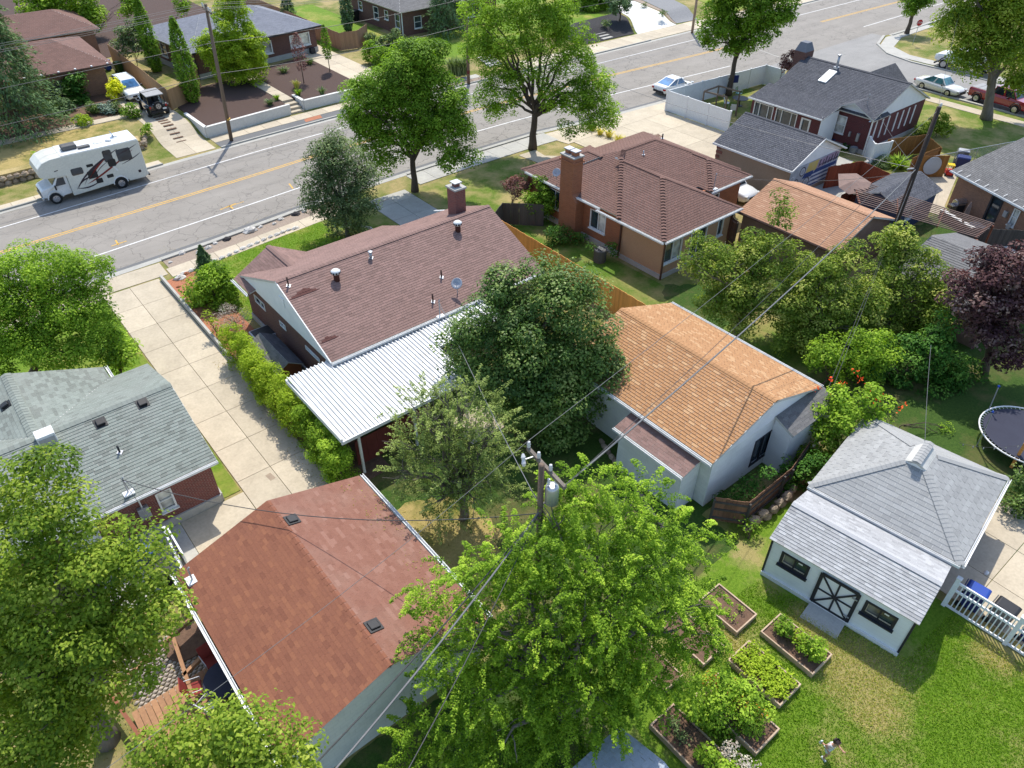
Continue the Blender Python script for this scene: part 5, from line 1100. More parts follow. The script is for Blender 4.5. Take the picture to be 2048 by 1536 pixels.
p = onp(1655, 154, k9[0], N9); u9 = Vector((0, -1, 0)); w9 = N9.cross(u9); sk = MB().obox(p+N9*.06, u9*.38, w9*.8, N9*.06).obj('skylight', 'white_trim', H9); MB().obox(p+N9*.125, u9*.3, w9*.7, N9*.008).obj('pane', 'skylight', sk)
p = onp(1673, 136, k9[0], N9); o = MB().tube([p, p+Vector((0, 0, 1.0))], .1, 10).obj('flue_pipe', 'galv', H9, smooth=True); MB().lathe(p+Vector((0, 0, 1.0)), [(.16, 0), (.16, .08), (.05, .12)], 12).obj('rain_cap', 'galv', o); MB().box(p.x-.2, p.x+.2, p.y-.2, p.y+.2, p.z-.05, p.z+.1).obj('flashing', 'steel', H9)
ch9 = MB().box(63.6, 64.9, 36.9, 38.0, 0, 5.3).obj('chimney', 'brick_brown', H9); MB().add([(63.6, 36.9, 5.3), (64.9, 36.9, 5.3), (64.9, 38, 5.3), (63.6, 38, 5.3), (63.9, 37.1, 6.0), (64.6, 37.1, 6.0), (64.6, 37.8, 6.0), (63.9, 37.8, 6.0)], [(0, 1, 5, 4), (1, 2, 6, 5), (2, 3, 7, 6), (3, 0, 4, 7), (4, 5, 6, 7)]).obj('chimney_hood', 'sh_blueslate', ch9)
mast(H9, onp(1732, 215, k9[0], N9), 1.0, plate=False)
for u, v, s in ((1.9, 1.1, .3), (2.6, .9, .5), (.2, 1.5, .45)): MB().box(59.68, 59.84, 31-u-s*.4, 31-u, v, v+s*1.3).obj('meter_box', 'galv', H9)
# basement window wells
MB().lathe((64.2, 26.9, 0), [(.9, 0), (.9, .18), (.82, .2)], 18).obj('window_well', 'vinyl', H9)

# ---- right edge brick house, dark shed, second orange garage, grey roof, pale blue roof
H10 = thing('brick_house', 'tan brick house with charcoal roof, dark back door and barbecue outside', 'house', (60, 14, 0)); A = Vector((55.85, 18.5, 0)); dA = Vector((-.37, -.93, 0)).normalized(); nA = Vector((-dA.y, dA.x, 0)); nA = Vector((.93, -.37, 0)).normalized()
def rp(s, t, z): return A+dA*s+nA*t+Vector((0, 0, z))
q10 = [rp(-.4, -.4, 2.65), rp(14, -.4, 2.65), rp(14, 5.2, 4.4), rp(-.4, 5.2, 4.4)]; roof_plane(H10, q10, 'sh_charcoal', seed=101, expo=.15, tab=.32, gap=.012); roof_plane(H10, [rp(14, 10.8, 2.65), rp(-.4, 10.8, 2.65), rp(-.4, 5.2, 4.4), rp(14, 5.2, 4.4)], 'sh_charcoal', seed=102)
f10 = [rp(0, 10.4, 0), rp(0, 0, 0), rp(14, 0, 0), rp(14, 10.4, 0)]; hd = hole(f10[1], f10[2], (1968, 440), (1983, 396)); hw = hole(f10[1], f10[2], (2012, 456), (2041, 424))
hw = (hw[0], hw[1], 1.05, 2.2); hd = (hd[0], hd[0]+.95, .25, 2.3)
walls(H10, f10, 0, 2.6, 'brick_tan', {1: [(hd, dict(split='', frame='dark_trim', sill=False, fw=.12)), (hw, dict(split='h', glass='pane_blind'))]}); gable(H10, rp(0, 10.5, 0), rp(0, -.1, 0), 2.5, 5.25, 4.3, 'siding_white'); gutter(H10, rp(-.4, -.45, 2.6), rp(14, -.45, 2.6), -nA)
for i in range(12): MB().bar(rp(.2+i*.8, -.5, 2.72), rp(.2+i*.8, -.15, 2.84), .03, .02).obj('gutter_strap', 'white_trim', H10)
for s, z in ((5.2, 1.0), (5.9, .8), (4.6, 1.6)): MB().obox(rp(s, -.1, z), dA*.14, nA*.08, Vector((0, 0, .2))).obj('meter_box', 'galv', H10, bevel=.02)
MB().prism([tuple(rp(hd[0]-.3, -.05, 0)[:2]), tuple(rp(hd[1]+.4, -.05, 0)[:2]), tuple(rp(hd[1]+.4, -1.5, 0)[:2]), tuple(rp(hd[0]-.3, -1.5, 0)[:2])], 0, .2).obj('doorstep', 'cement', H10)
H11 = thing('garden_shed', 'small navy shed with dark slate roof beside the leaning dark pole', 'shed', (51, 20, 0)); 
roof_plane(H11, [(48.2, 18.35, 2.0), (53.5, 18.35, 2.0), (53.5, 20.2, 2.75), (48.2, 20.2, 2.75)], 'sh_slate', seed=111, expo=.2, tab=.33, gap=.02); roof_plane(H11, [(53.5, 22.0, 2.0), (48.2, 22.0, 2.0), (48.2, 20.2, 2.75), (53.5, 20.2, 2.75)], 'sh_slate', seed=112, expo=.2, tab=.33, gap=.02)
f11 = [(48.4, 18.6), (53.3, 18.6), (53.3, 21.8), (48.4, 21.8)]; walls(H11, f11, 0, 2.0, 'blue_wall', {0: [((1.0, 1.9, .9, 1.7), {})]}); gable(H11, (53.3, 18.5), (53.3, 21.9), 1.98, 1.7, 2.68, 'blue_wall'); gable(H11, (48.4, 21.9), (48.4, 18.5), 1.98, 1.7, 2.68, 'blue_wall')
H12 = thing('garage', 'brown stucco garage with tan orange shingle roof behind the apple trees', 'garage', (42.2, 21, 0))
roof_plane(H12, [(38.85, 24.6, 2.6), (38.85, 17.6, 2.6), (42.2, 17.6, 3.85), (42.2, 24.6, 3.85)], 'sh_tan', seed=121, weights=[3, 4, 5, 3, 2], expo=.15, tab=.32); roof_plane(H12, [(45.6, 17.6, 2.6), (45.6, 24.6, 2.6), (42.2, 24.6, 3.85), (42.2, 17.6, 3.85)], 'sh_tan', seed=122, weights=[1, 3, 5, 4, 3]); ridge_cap(H12, (42.2, 17.6, 3.85), (42.2, 24.6, 3.85), 'sh_tan', shade=.6)
walls(H12, [(39.2, 17.85), (45.3, 17.85), (45.3, 24.4), (39.2, 24.4)], 0, 2.58, 'stucco_brown'); gable(H12, (39.0, 17.84), (45.45, 17.84), 2.5, 3.2, 3.73, 'stucco_brown'); gable(H12, (45.45, 24.4), (39.0, 24.4), 2.5, 3.2, 3.73, 'stucco_brown'); gutter(H12, (38.8, 24.6, 2.57), (38.8, 17.6, 2.57), (-1, 0, 0), 'brown_trim')
H13 = thing('garage', 'low garage with weathered grey roof beside the purple leaved tree', 'garage', (43.5, 12.4, 0)); q = [at(1862, 596, 2.3), at(1960, 606, 2.3), at(1960, 516, 3.2), at(1846, 518, 3.2)]
roof_plane(H13, [(39.6, 14.6, 2.3), (39.6, 9.0, 2.3), (43.6, 9.0, 3.4), (43.6, 14.6, 3.4)], 'sh_charcoal', seed=131, expo=.19, tab=.4, gap=.01, t=.025, weights=[0, 1, 2, 4, 5]); roof_plane(H13, [(47.4, 9.0, 2.3), (47.4, 14.6, 2.3), (43.6, 14.6, 3.4), (43.6, 9.0, 3.4)], 'sh_charcoal', seed=132, weights=[0, 1, 2, 4, 5]); walls(H13, [(39.9, 9.2), (47.1, 9.2), (47.1, 14.4), (39.9, 14.4)], 0, 2.28, 'stucco_brown'); gable(H13, (47.2, 14.4), (39.8, 14.4), 2.2, 3.7, 3.3, 'stucco_brown'); gable(H13, (39.8, 9.2), (47.2, 9.2), 2.2, 3.7, 3.3, 'stucco_brown')
H14 = thing('garden_shed', 'low shed with pale blue grey roof under the drooping tree branches', 'shed', (8.2, 4.6, 0)); a, b = at(1172, 1458, 2.0), at(1085, 1536, 1.8)
roof_plane(H14, [(6.9, 3.2, 1.9), (9.4, 3.2, 1.9), (9.4, 4.6, 2.4), (6.9, 4.6, 2.4)][::1], 'sh_paleblue', seed=141, expo=.2, tab=.35, gap=.02); roof_plane(H14, [(9.4, 6.3, 1.8), (6.6, 6.3, 1.8), (6.6, 4.6, 2.4), (9.4, 4.6, 2.4)], 'sh_paleblue', seed=142, expo=.2, tab=.35, gap=.02); walls(H14, [(6.9, 3.4), (9.2, 3.4), (9.2, 6.1), (6.9, 6.1)], 0, 1.8, 'siding_pale')

# ---- far side of the street
G = .7
H15 = thing('brick_house', 'low brick house with brown hip roof half hidden by the big spruce', 'house', (11, 84, G)); e = 3.4
roof_plane(H15, [(0, 79.5, e), (17.1, 79.3, e), (13.6, 85.2, 4.9), (4, 85.2, 4.9)], 'sh_brown2', seed=151, expo=.2, tab=.4); roof_plane(H15, [(17.1, 79.3, e), (17.3, 91, e), (13.6, 85.2, 4.9)], 'sh_brown2', seed=152, expo=.2, tab=.4); roof_plane(H15, [(17.3, 91, e), (0, 91, e), (4, 85.2, 4.9), (13.6, 85.2, 4.9)], 'sh_brown2', seed=153, expo=.2, tab=.4)
f15 = [(.6, 80.1), (16.4, 79.9), (16.5, 90), (.6, 90)]; walls(H15, f15, G, 3.35, 'brick_tan', {0: [((10.6, 12.6, 1.3, 2.6), dict(frame='dark_trim', glass2='glass_curtain')), ((7.0, 8.6, 1.3, 2.6), dict(frame='dark_trim', split='h', glass='glass_curtain'))]}); gutter(H15, (0, 79.44, 3.36), (17.1, 79.24, 3.36), (0, -1, 0), 'brown_trim')
for i in range(6): MB().box(9.6+i*1.4, 9.75+i*1.4, 79.2, 79.4, 3.42, 3.52).obj('gutter_strap', 'white_trim', H15)
H16 = thing('garage', 'low brown roofed garage behind the parked white estate car', 'garage', (16, 96, G))
roof_plane(H16, [(6, 92.8, 3.4), (19.9, 92.8, 3.4), (16.8, 98, 4.8), (9, 98, 4.8)], 'sh_brown2', seed=161, expo=.2, tab=.4); roof_plane(H16, [(19.9, 92.8, 3.4), (19.9, 103, 3.4), (16.8, 98, 4.8)], 'sh_brown2', seed=162, expo=.2, tab=.4); walls(H16, [(6.5, 93.3), (19.3, 93.3), (19.3, 102), (6.5, 102)], G, 3.35, 'brick_tan')
H17 = thing('brick_house', 'brick house with blue slate roof and white windows above concrete retaining walls', 'house', (31, 85, G)); e = 3.35
A17 = Vector((23.95, 77.9, 0)); d17 = Vector((14.9, 1.75, 0)).normalized(); n17 = Vector((-d17.y, d17.x, 0))
def bp(s, t, z): return A17+d17*s+n17*t+Vector((0, 0, z))
roof_plane(H17, [bp(0, 0, e), bp(15, 0, e), bp(10.3, 6.2, 5.1), bp(4.7, 6.2, 5.1)], 'sh_blueslate', seed=171, expo=.18, tab=.36); roof_plane(H17, [bp(15, 0, e), bp(15, 12.4, e), bp(10.3, 6.2, 5.1)], 'sh_blueslate', seed=172, expo=.18, tab=.36); roof_plane(H17, [bp(0, 12.4, e), bp(0, 0, e), bp(4.7, 6.2, 5.1)], 'sh_blueslate', seed=173, expo=.18, tab=.36); roof_plane(H17, [bp(15, 12.4, e), bp(0, 12.4, e), bp(4.7, 6.2, 5.1), bp(10.3, 6.2, 5.1)], 'sh_blueslate', seed=174, expo=.18, tab=.36)
f17 = [bp(.5, .5, 0), bp(14.4, .5, 0), bp(14.4, 11.9, 0), bp(.5, 11.9, 0)]; hA = hole(f17[0], f17[1], (582, 95), (617, 62)); hB = hole(f17[0], f17[1], (515, 110), (541, 78))
walls(H17, f17, G, 3.3, 'brick_brown', {0: [((hA[0], hA[1], 1.6, 2.85), dict(fw=.1, glass='glass_curtain', glass2='pane_blind')), ((hB[0], hB[1], 1.6, 2.85), dict(fw=.1, glass='glass_curtain'))], 3: [((4, 5.2, 1.6, 2.85), dict(split='h')), ((8.6, 9.8, 1.6, 2.85), dict(split='h'))]}, found=.5)
gutter(H17, bp(0, -.05, e-.04), bp(15, -.05, e-.04), -n17, 'dark_trim'); downspout(H17, bp(.4, .4, 0), G, 3.3, 'dark_trim'); MB().box(bp(13.2, .2, 0).x, bp(13.2, .2, 0).x+.5, bp(13.2, .2, 0).y-.3, bp(13.2, .2, 0).y+.2, G, G+.6).obj('wall_unit', 'dark_trim', H17)
H18 = thing('brick_house', 'far brick house with grey roof and white framed windows behind the pine', 'house', (54, 86, G)); e = 3.4
roof_plane(H18, [(48.2, 78.7, e), (63, 78.7, e), (59, 85, 5.2), (52.2, 85, 5.2)], 'sh_charcoal', seed=181, expo=.2, tab=.4, weights=[0, 1, 3, 4, 3]); roof_plane(H18, [(48.2, 93, e), (48.2, 78.7, e), (52.2, 85, 5.2)], 'sh_charcoal', seed=182, expo=.2, tab=.4, weights=[0, 1, 3, 4, 3]); roof_plane(H18, [(63, 78.7, e), (63, 93, e), (59, 85, 5.2)], 'sh_charcoal', seed=183, expo=.2, tab=.4)
f18 = [(48.7, 79.2), (62.4, 79.2), (62.4, 92), (48.7, 92)]
walls(H18, f18, G, 3.35, 'brick_brown', {3: [((6.5, 7.6, 1.5, 2.9), dict(split='h')), ((9, 9.8, 1.9, 2.9), dict(split='h')), ((3.0, 3.9, 1.9, 2.9), dict(split='h')), ((11.3, 12.3, 1.4, 2.9), dict(split='h'))], 0: [((1.6, 2.6, 1.3, 2.6), dict(split='h')), ((9.0, 11.2, 1.4, 2.8), {})]}); downspout(H18, (48.6, 79.1), G, 3.3)
# ------------------------------------------------------------------ trees and shrubs
tree('maple_tree', 'round green street maple with thick bare trunk beside the shaded concrete drive', (830, 383), [(830, 140, 52), (765, 190, 50), (715, 185, 25), (735, 215, 42), (880, 185, 52), (745, 275, 42), (805, 180, 55), (870, 130, 38), (895, 265, 42), (918, 308, 26), (820, 240, 60), (775, 310, 30), (855, 250, 50), (908, 235, 32), (840, 108, 28), (725, 245, 32), (900, 325, 18), (800, 130, 35)], 'leaf_maple', .17, 180, .72, .24, tilt=.3, space=2.6, fork=.5)
tree('olive_tree', 'dusty grey green oval tree in a round stone edged bed on the front lawn', (696, 473), [(675, 320, 48), (640, 345, 36), (710, 345, 38), (660, 390, 50), (715, 400, 38), (638, 405, 30), (690, 428, 42), (725, 375, 26), (668, 288, 26), (650, 300, 22)], 'leaf_olive', .13, 190, .5, .13, bark='bark_grey', tilt=.35, fork=.5, twigs=2)
tree('street_tree', 'tall open crowned street tree with dark trunk on the lawn by the chimney house', (1065, 298), [(1010, 60, 52), (958, 92, 34), (1000, 128, 40), (1085, 60, 45), (1120, 40, 42), (1145, 85, 38), (1150, 135, 42), (1190, 180, 42), (1205, 225, 32), (1155, 195, 36), (985, 195, 30), (1015, 205, 26), (1080, 130, 34), (1130, 262, 16), (955, 25, 36), (1040, 5, 42), (1100, -10, 42), (1170, 240, 26), (1025, 160, 26), (1110, 190, 30), (985, 225, 16)], 'leaf_bright', .17, 130, .6, .3, tilt=.25, fork=.55, limbs=24, inner=.15)
tree('street_tree', 'street tree rising behind the white vinyl fence', (1457, 191), [(1440, 40, 38), (1480, 20, 45), (1530, 40, 40), (1562, 12, 34), (1420, 72, 22), (1500, 72, 34), (1460, -30, 45), (1540, -40, 48), (1465, 88, 22)], 'leaf_maple', .22, 120, .6, .26, tilt=.3, fork=.6)
tree('street_tree', 'small tree leaning beside the stop sign', (1813, 68), [(1826, 5, 20), (1842, -15, 24), (1820, 20, 12), (1850, 5, 12)], 'leaf_maple', .22, 130, .5, .25, tilt=.3, fork=.7)
tree('shade_tree', 'big shade tree with pale leaning trunk beside the red pickup', (1972, 238), [(1912, 45, 34), (1960, 30, 48), (2020, 20, 48), (1940, 92, 32), (1985, 90, 40), (2040, 70, 46), (1930, 122, 15), (1952, 132, 15), (2060, 130, 46), (2045, 160, 22), (1950, -30, 56), (2030, -40, 56)], 'leaf_oak', .22, 120, .7, .42, bark='bark_grey', tilt=.35, fork=.55, droop=.5)
tree('leafy_tree', 'broad bright green tree overhanging the start of the long driveway', (-.2, 38.6, 0), [(40, 560, 62), (120, 540, 55), (180, 562, 38), (60, 640, 66), (150, 632, 55), (20, 700, 55), (110, 700, 46), (-30, 600, 66), (200, 630, 28), (175, 690, 30), (205, 525, 14)], 'leaf_bright', .13, 260, .55, .2, tilt=.75, limbs=16, spread=.16)
tree('young_tree', 'low bushy green tree standing on the lawn edge beside the driveway', (3.3, 35.2, 0), [(232, 690, 32), (255, 705, 24), (215, 718, 24)], 'leaf_bright', .15, 170, .4, .08, tilt=.6, limbs=8)
tree('leafy_tree', 'large leafy tree covering the yard between grey green roof and red garage', (-2.9, 16.9, 0), [(60, 990, 80), (135, 1000, 30), (40, 1110, 105), (170, 1110, 88), (270, 1130, 62), (90, 1240, 115), (225, 1240, 92), (318, 1222, 45), (60, 1370, 105), (160, 1400, 82), (230, 1325, 70), (0, 1490, 95), (120, 1490, 70), (-60, 1250, 115), (300, 1080, 25)], 'leaf_oak', .12, 270, .5, .3, tilt=.8, limbs=22, twigs=1, bark='bark_grey')
tree('leafy_tree', 'leafy tree below the wooden deck touching the red garage eave', (.2, 9.6, 0), [(480, 1455, 52), (400, 1485, 58), (560, 1495, 54), (310, 1505, 42), (470, 1540, 72), (605, 1505, 30), (350, 1565, 72), (540, 1575, 62), (520, 1430, 22)], 'leaf_oak', .11, 270, .45, .15, tilt=.8, limbs=12)
tree('maple_tree', 'dense dark green maple between the patio cover and the orange roof', (17.3, 20.4, 0), [(1065, 580, 46), (1010, 600, 48), (1130, 600, 42), (960, 640, 48), (1180, 640, 36), (930, 700, 38), (1000, 690, 62), (1080, 680, 66), (1160, 705, 55), (1212, 720, 28), (950, 770, 44), (1020, 780, 62), (1110, 785, 58), (1188, 780, 42), (1060, 840, 50), (1125, 848, 42), (1215, 685, 24), (1100, 545, 26), (1180, 580, 20), (1030, 560, 22), (905, 690, 18), (1232, 745, 16), (985, 575, 20), (1150, 560, 18), (920, 740, 20), (1045, 640, 52), (1105, 640, 52), (1070, 740, 60), (1130, 740, 48)], 'leaf_dark', .15, 215, .72, .28, tilt=.65, limbs=18, inner=.1, spread=.22, space=2.7)
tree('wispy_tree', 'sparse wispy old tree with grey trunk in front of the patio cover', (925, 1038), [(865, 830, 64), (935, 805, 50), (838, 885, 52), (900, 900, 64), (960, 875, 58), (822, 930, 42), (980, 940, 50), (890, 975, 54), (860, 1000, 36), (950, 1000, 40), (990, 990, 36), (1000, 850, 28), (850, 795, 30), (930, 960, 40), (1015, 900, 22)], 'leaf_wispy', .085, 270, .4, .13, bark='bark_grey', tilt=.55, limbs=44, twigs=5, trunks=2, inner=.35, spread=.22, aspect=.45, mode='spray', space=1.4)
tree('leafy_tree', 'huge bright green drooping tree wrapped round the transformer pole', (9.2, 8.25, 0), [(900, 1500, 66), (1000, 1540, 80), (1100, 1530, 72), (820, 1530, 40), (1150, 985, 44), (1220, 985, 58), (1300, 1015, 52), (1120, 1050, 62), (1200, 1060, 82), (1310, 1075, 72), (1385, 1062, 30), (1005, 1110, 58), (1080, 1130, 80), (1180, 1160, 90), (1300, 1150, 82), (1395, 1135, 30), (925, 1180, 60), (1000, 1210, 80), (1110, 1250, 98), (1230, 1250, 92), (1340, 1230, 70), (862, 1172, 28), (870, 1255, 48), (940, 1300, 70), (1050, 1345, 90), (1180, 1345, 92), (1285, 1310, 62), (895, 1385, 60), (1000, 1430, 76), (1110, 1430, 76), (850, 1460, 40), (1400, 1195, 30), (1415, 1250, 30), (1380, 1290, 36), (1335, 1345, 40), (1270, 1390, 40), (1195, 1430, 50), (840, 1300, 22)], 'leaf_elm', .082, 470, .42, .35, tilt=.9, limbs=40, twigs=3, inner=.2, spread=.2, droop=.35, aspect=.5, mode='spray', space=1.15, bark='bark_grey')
tree('apple_tree', 'straggly apple tree with dead twigs in front of the tan orange garage roof', (31.0, 18.2, 0), [(1415, 525, 48), (1470, 570, 56), (1540, 510, 46), (1550, 590, 60), (1440, 600, 40), (1500, 500, 34), (1620, 565, 45), (1480, 635, 38), (1565, 440, 20), (1560, 405, 16), (1650, 615, 42), (1400, 478, 18), (1590, 645, 38), (1500, 530, 36)], 'leaf_apple', .14, 180, .4, .18, tilt=.6, limbs=24, twigs=3, bark='bark_grey', spread=.26)
tree('apple_tree', 'straggly apple tree hiding the foot of the dark leaning pole', (37.6, 13.4, 0), [(1790, 490, 42), (1830, 535, 46), (1760, 570, 48), (1840, 600, 52), (1880, 630, 36), (1880, 570, 28), (1700, 640, 42), (1770, 650, 52), (1858, 660, 38), (1690, 690, 32), (1810, 478, 22), (1730, 600, 36)], 'leaf_apple', .15, 170, .42, .18, tilt=.6, limbs=22, twigs=2, bark='bark_grey', spread=.26)
tree('apple_tree', 'broad apple tree between the leaning pole and the orange garage roof', (33.2, 14.6, 0), [(1640, 640, 44), (1600, 600, 40), (1680, 600, 44), (1720, 650, 40), (1660, 560, 36), (1700, 520, 30), (1625, 540, 30), (1740, 600, 36), (1590, 680, 34), (1640, 690, 34), (1700, 690, 30)], 'leaf_apple', .14, 200, .45, .16, tilt=.6, limbs=18, twigs=2, bark='bark_grey', spread=.26)
shrub('sunlit_thicket', 'sunlit green brambles below the apple trees behind the orange roof', (30.8, 12.6, 0), [(1660, 700, 30), (1720, 690, 34), (1770, 700, 34), (1690, 740, 26), (1745, 735, 26), (1640, 720, 20)], 'leaf_bright', leaf=.13, dens=210, clump=.4, tilt=.4, trunk_r=.05)
tree('purple_tree', 'dark purple leaved tree beside the low grey garage roof', (38.3, 7.9, 0), [(1960, 545, 44), (2020, 532, 46), (1932, 600, 38), (2000, 612, 56), (2060, 600, 50), (1960, 662, 34), (2030, 690, 46), (1916, 570, 20), (2070, 540, 40)], 'leaf_purple', .18, 150, .5, .2, tilt=.5, limbs=14, spread=.26)
shrub('vine_thicket', 'dark green vine covered thicket between the apple trees and the trampoline lawn', (34.0, 10.4, 0), [(1800, 720, 54), (1862, 702, 38), (1762, 780, 48), (1842, 782, 48), (1800, 838, 38), (1742, 722, 34), (1885, 655, 24), (1890, 740, 34), (1870, 800, 30), (1700, 760, 30)], 'leaf_ivy', leaf=.16, dens=170, clump=.45, tilt=.5, trunk_r=.08, limbs=10)
vine = [(1640, 885, 44), (1700, 850, 44), (1738, 805, 34), (1655, 840, 36), (1612, 915, 26), (1755, 860, 22), (1690, 800, 26)]
tv = shrub('trumpet_vine', 'bushy trumpet vine with orange red flowers beside the grey hip roof', (26.9, 9.3, 0), vine, 'leaf_bright', leaf=.14, dens=190, clump=.35, tilt=.5, trunk_r=.06)
fl = []; 
for (px, py) in ((1660, 757), (1678, 765), (1690, 768), (1740, 772), (1752, 780), (1756, 800), (1763, 792), (1740, 785), (1796, 820), (1810, 812), (1768, 815), (1722, 762), (1700, 820), (1664, 798), (1710, 745), (1632, 778), (1722, 800)): c = on(px, py, (27.8, 9.8, 0)); fl.append([np.array(c)+RNG.normal(0, .09, 3) for _ in range(6)])
fl = np.concatenate(fl); leaf_obj('blossoms', fl, RNG.normal(size=fl.shape)+np.array([0, 0, .6]), .12, RNG.random(len(fl)), 'flower_red', tv)
shrub('undergrowth_shrub', 'shadowed green shrub under the purple tree by the trampoline', (36.3, 8.6, 0), [(1900, 770, 30), (1935, 745, 32), (1890, 800, 24), (1945, 790, 20)], 'leaf_ivy', leaf=.16, dens=130, clump=.4)
shrub('undergrowth_shrub', 'sunlit green shrub at the corner of the grey hip garage by the lawn', (30.3, 8.5, 0), [(1870, 880, 12), (1885, 862, 12)], 'leaf_bright', leaf=.1, dens=200)
shrub('hedge_shrub', 'dark green shrub beside the concrete pad and grey hip garage', (30.3, 2.4, 0), [(2030, 990, 36), (2050, 1050, 46), (2025, 1095, 28), (2005, 1040, 20), (2060, 960, 36)], 'leaf_dark', leaf=.12, dens=210, clump=.35, tilt=.4, trunk_r=.06)
shrub('fence_shrub', 'green shrub spilling over the brown fence beside the white garage bay', (23.9, 9.4, 0), [(1590, 935, 24), (1612, 955, 26), (1580, 960, 20), (1635, 930, 20)], 'leaf_ivy', leaf=.12, dens=210)
shrub('fence_shrub', 'leafy weeds below the brown fence and stone edge', (19.8, 8.9, 0), [(1450, 1080, 26), (1440, 1110, 26), (1475, 1110, 24), (1490, 1080, 20), (1460, 1140, 22), (1500, 1050, 14)], 'leaf_bright', leaf=.12, dens=170, spread=.24)
shrub('fence_shrub', 'weeds growing along the white garage gable wall', (20.9, 10.4, 0), [(1450, 1005, 16), (1480, 990, 18), (1510, 965, 18), (1530, 950, 14)], 'leaf_ivy', leaf=.12, dens=170)
# long hedge: clipped lime green shrubs in a row
HG = 'lime green hedge shrubs along the driveway'
HL = ['lime hedge shrub at the hedge end beside the thin climber on the low wall', 'lime hedge shrub beside the front gable of the small dark roofed shed', 'lime hedge shrub beside the middle of the small dark roofed shed', 'lime hedge shrub between the small dark roofed shed and the white patio cover', 'lime hedge shrub at the street side corner post of the white patio cover', 'lime hedge shrub halfway along the white patio cover edge', 'darker green hedge shrub at the low corner of the white patio cover', 'darker green hedge shrub beside the dark red patio wall', 'last darker green hedge shrub beside the red garage roof corner']
for i in range(9):
    t = i/8; x = 8.62+.1*math.sin(i*2.1); y = 33.0-i*1.36; top = 1.75-.02*i
    base = Vector((x, y, 0)); root = thing('hedge_shrub', HL[i], 'hedge', base, HG)
    lob = [(base+Vector((RNG.uniform(-.1, .1), RNG.uniform(-.2, .2), .85)), .7, .95, .9), (base+Vector((.0, .15, 1.65)), .55, .75, .75)]
    C, Nn, Sh, K = lobe_leaves(lob, 420, .22, .08, up=.6, inner=.15); k = C[:, 2] > .06
    leaf_obj('crown', C[k], Nn[k], .095, Sh[k], 'leaf_lime' if i < 6 else 'leaf_bright', root, .5)
    m = MB(); [limb(m, base, Vector(q), .03, .01) for q in K[:7]]; m.obj('stems', 'bark', root)
# beds along the driveway
shrub('laurel_shrub', 'round glossy bright green shrub in the red gravel bed', (10.0, 39.6, 0), [(420, 575, 38), (390, 590, 24), (450, 595, 28), (430, 550, 24), (405, 605, 20), (455, 570, 22)], 'leaf_bright', leaf=.17, dens=170, clump=.35, tilt=.4)
conifer('spruce_shrub', 'small dark spruce beside the round glossy shrub', (10.5, 41.7, 0), 2.6, 1.15, 'leaf_spruce', 7000, .16, tiers=9)
shrub('sage_shrub', 'grey lilac twiggy shrub beside the hedge end', (9.8, 36.2, 0), [(465, 630, 26), (440, 645, 18), (485, 640, 16), (470, 655, 18)], 'leaf_grey', leaf=.1, dens=170, aspect=.2)
shrub('climbing_vine', 'thin climber on the low wall beside the driveway', (8.6, 36.0, 0), [(425, 645, 8), (440, 665, 9), (412, 630, 6)], 'leaf_lime', leaf=.1, dens=260)
shrub('flower_bed', 'pale flowering plants in the round stone edged bed', (20.6, 41.6, 0), [(700, 455, 16), (718, 460, 12), (680, 475, 14), (640, 490, 13), (665, 478, 12)], 'leaf_olive', leaf=.1, dens=220, cat='plants')
shrub('lawn_shrub', 'low arching green plant below the olive tree', (17.8, 40.6, 0), [(625, 495, 14), (645, 485, 14), (605, 490, 10)], 'leaf_bright', leaf=.12, dens=200, aspect=.25)
# chimney house garden
shrub('plum_shrub', 'burgundy leaved shrub at the corner of the chimney house', (31.0, 37.9, 0), [(1035, 372, 22), (1018, 368, 12), (1050, 368, 12)], 'leaf_plum', leaf=.12, dens=240)
shrub('lilac_shrub', 'tall green shrub against the tall orange brick chimney', (31.2, 35.6, 0), [(1075, 390, 26), (1060, 410, 20), (1095, 405, 20), (1080, 365, 14), (1088, 425, 16)], 'leaf_maple', leaf=.15, dens=170, spread=.2)
shrub('ground_cover', 'green ground cover at the foot of the tall chimney', (31.0, 31.6, 0), [(1110, 465, 16), (1130, 470, 16), (1150, 478, 12), (1100, 480, 12), (1170, 475, 8)], 'leaf_ivy', leaf=.12, dens=200, cat='plants')
shrub('ground_cover', 'weeds around the grey air conditioner', (30.9, 28.9, 0), [(1222, 490, 9), (1228, 510, 8), (1180, 495, 7)], 'leaf_ivy', leaf=.12, dens=200, cat='plants')
shrub('smoke_shrub', 'small russet shrub behind the brown hip roof by the wide driveway', (43.2, 38.6, 0), [(1300, 276, 8), (1312, 280, 8), (1290, 275, 6)], 'leaf_plum', leaf=.14, dens=200)
for i, (px, py) in enumerate(((1185, 262), (1200, 270), (1218, 275), (1235, 285), (1250, 290), (1262, 292))): tuft('straw_grass', 'yellow straw grass clump by the path to the wide driveway', (px, py), .7, 90, 'leaf_straw', .6, group='straw grass clumps by the wide driveway', w=.03)
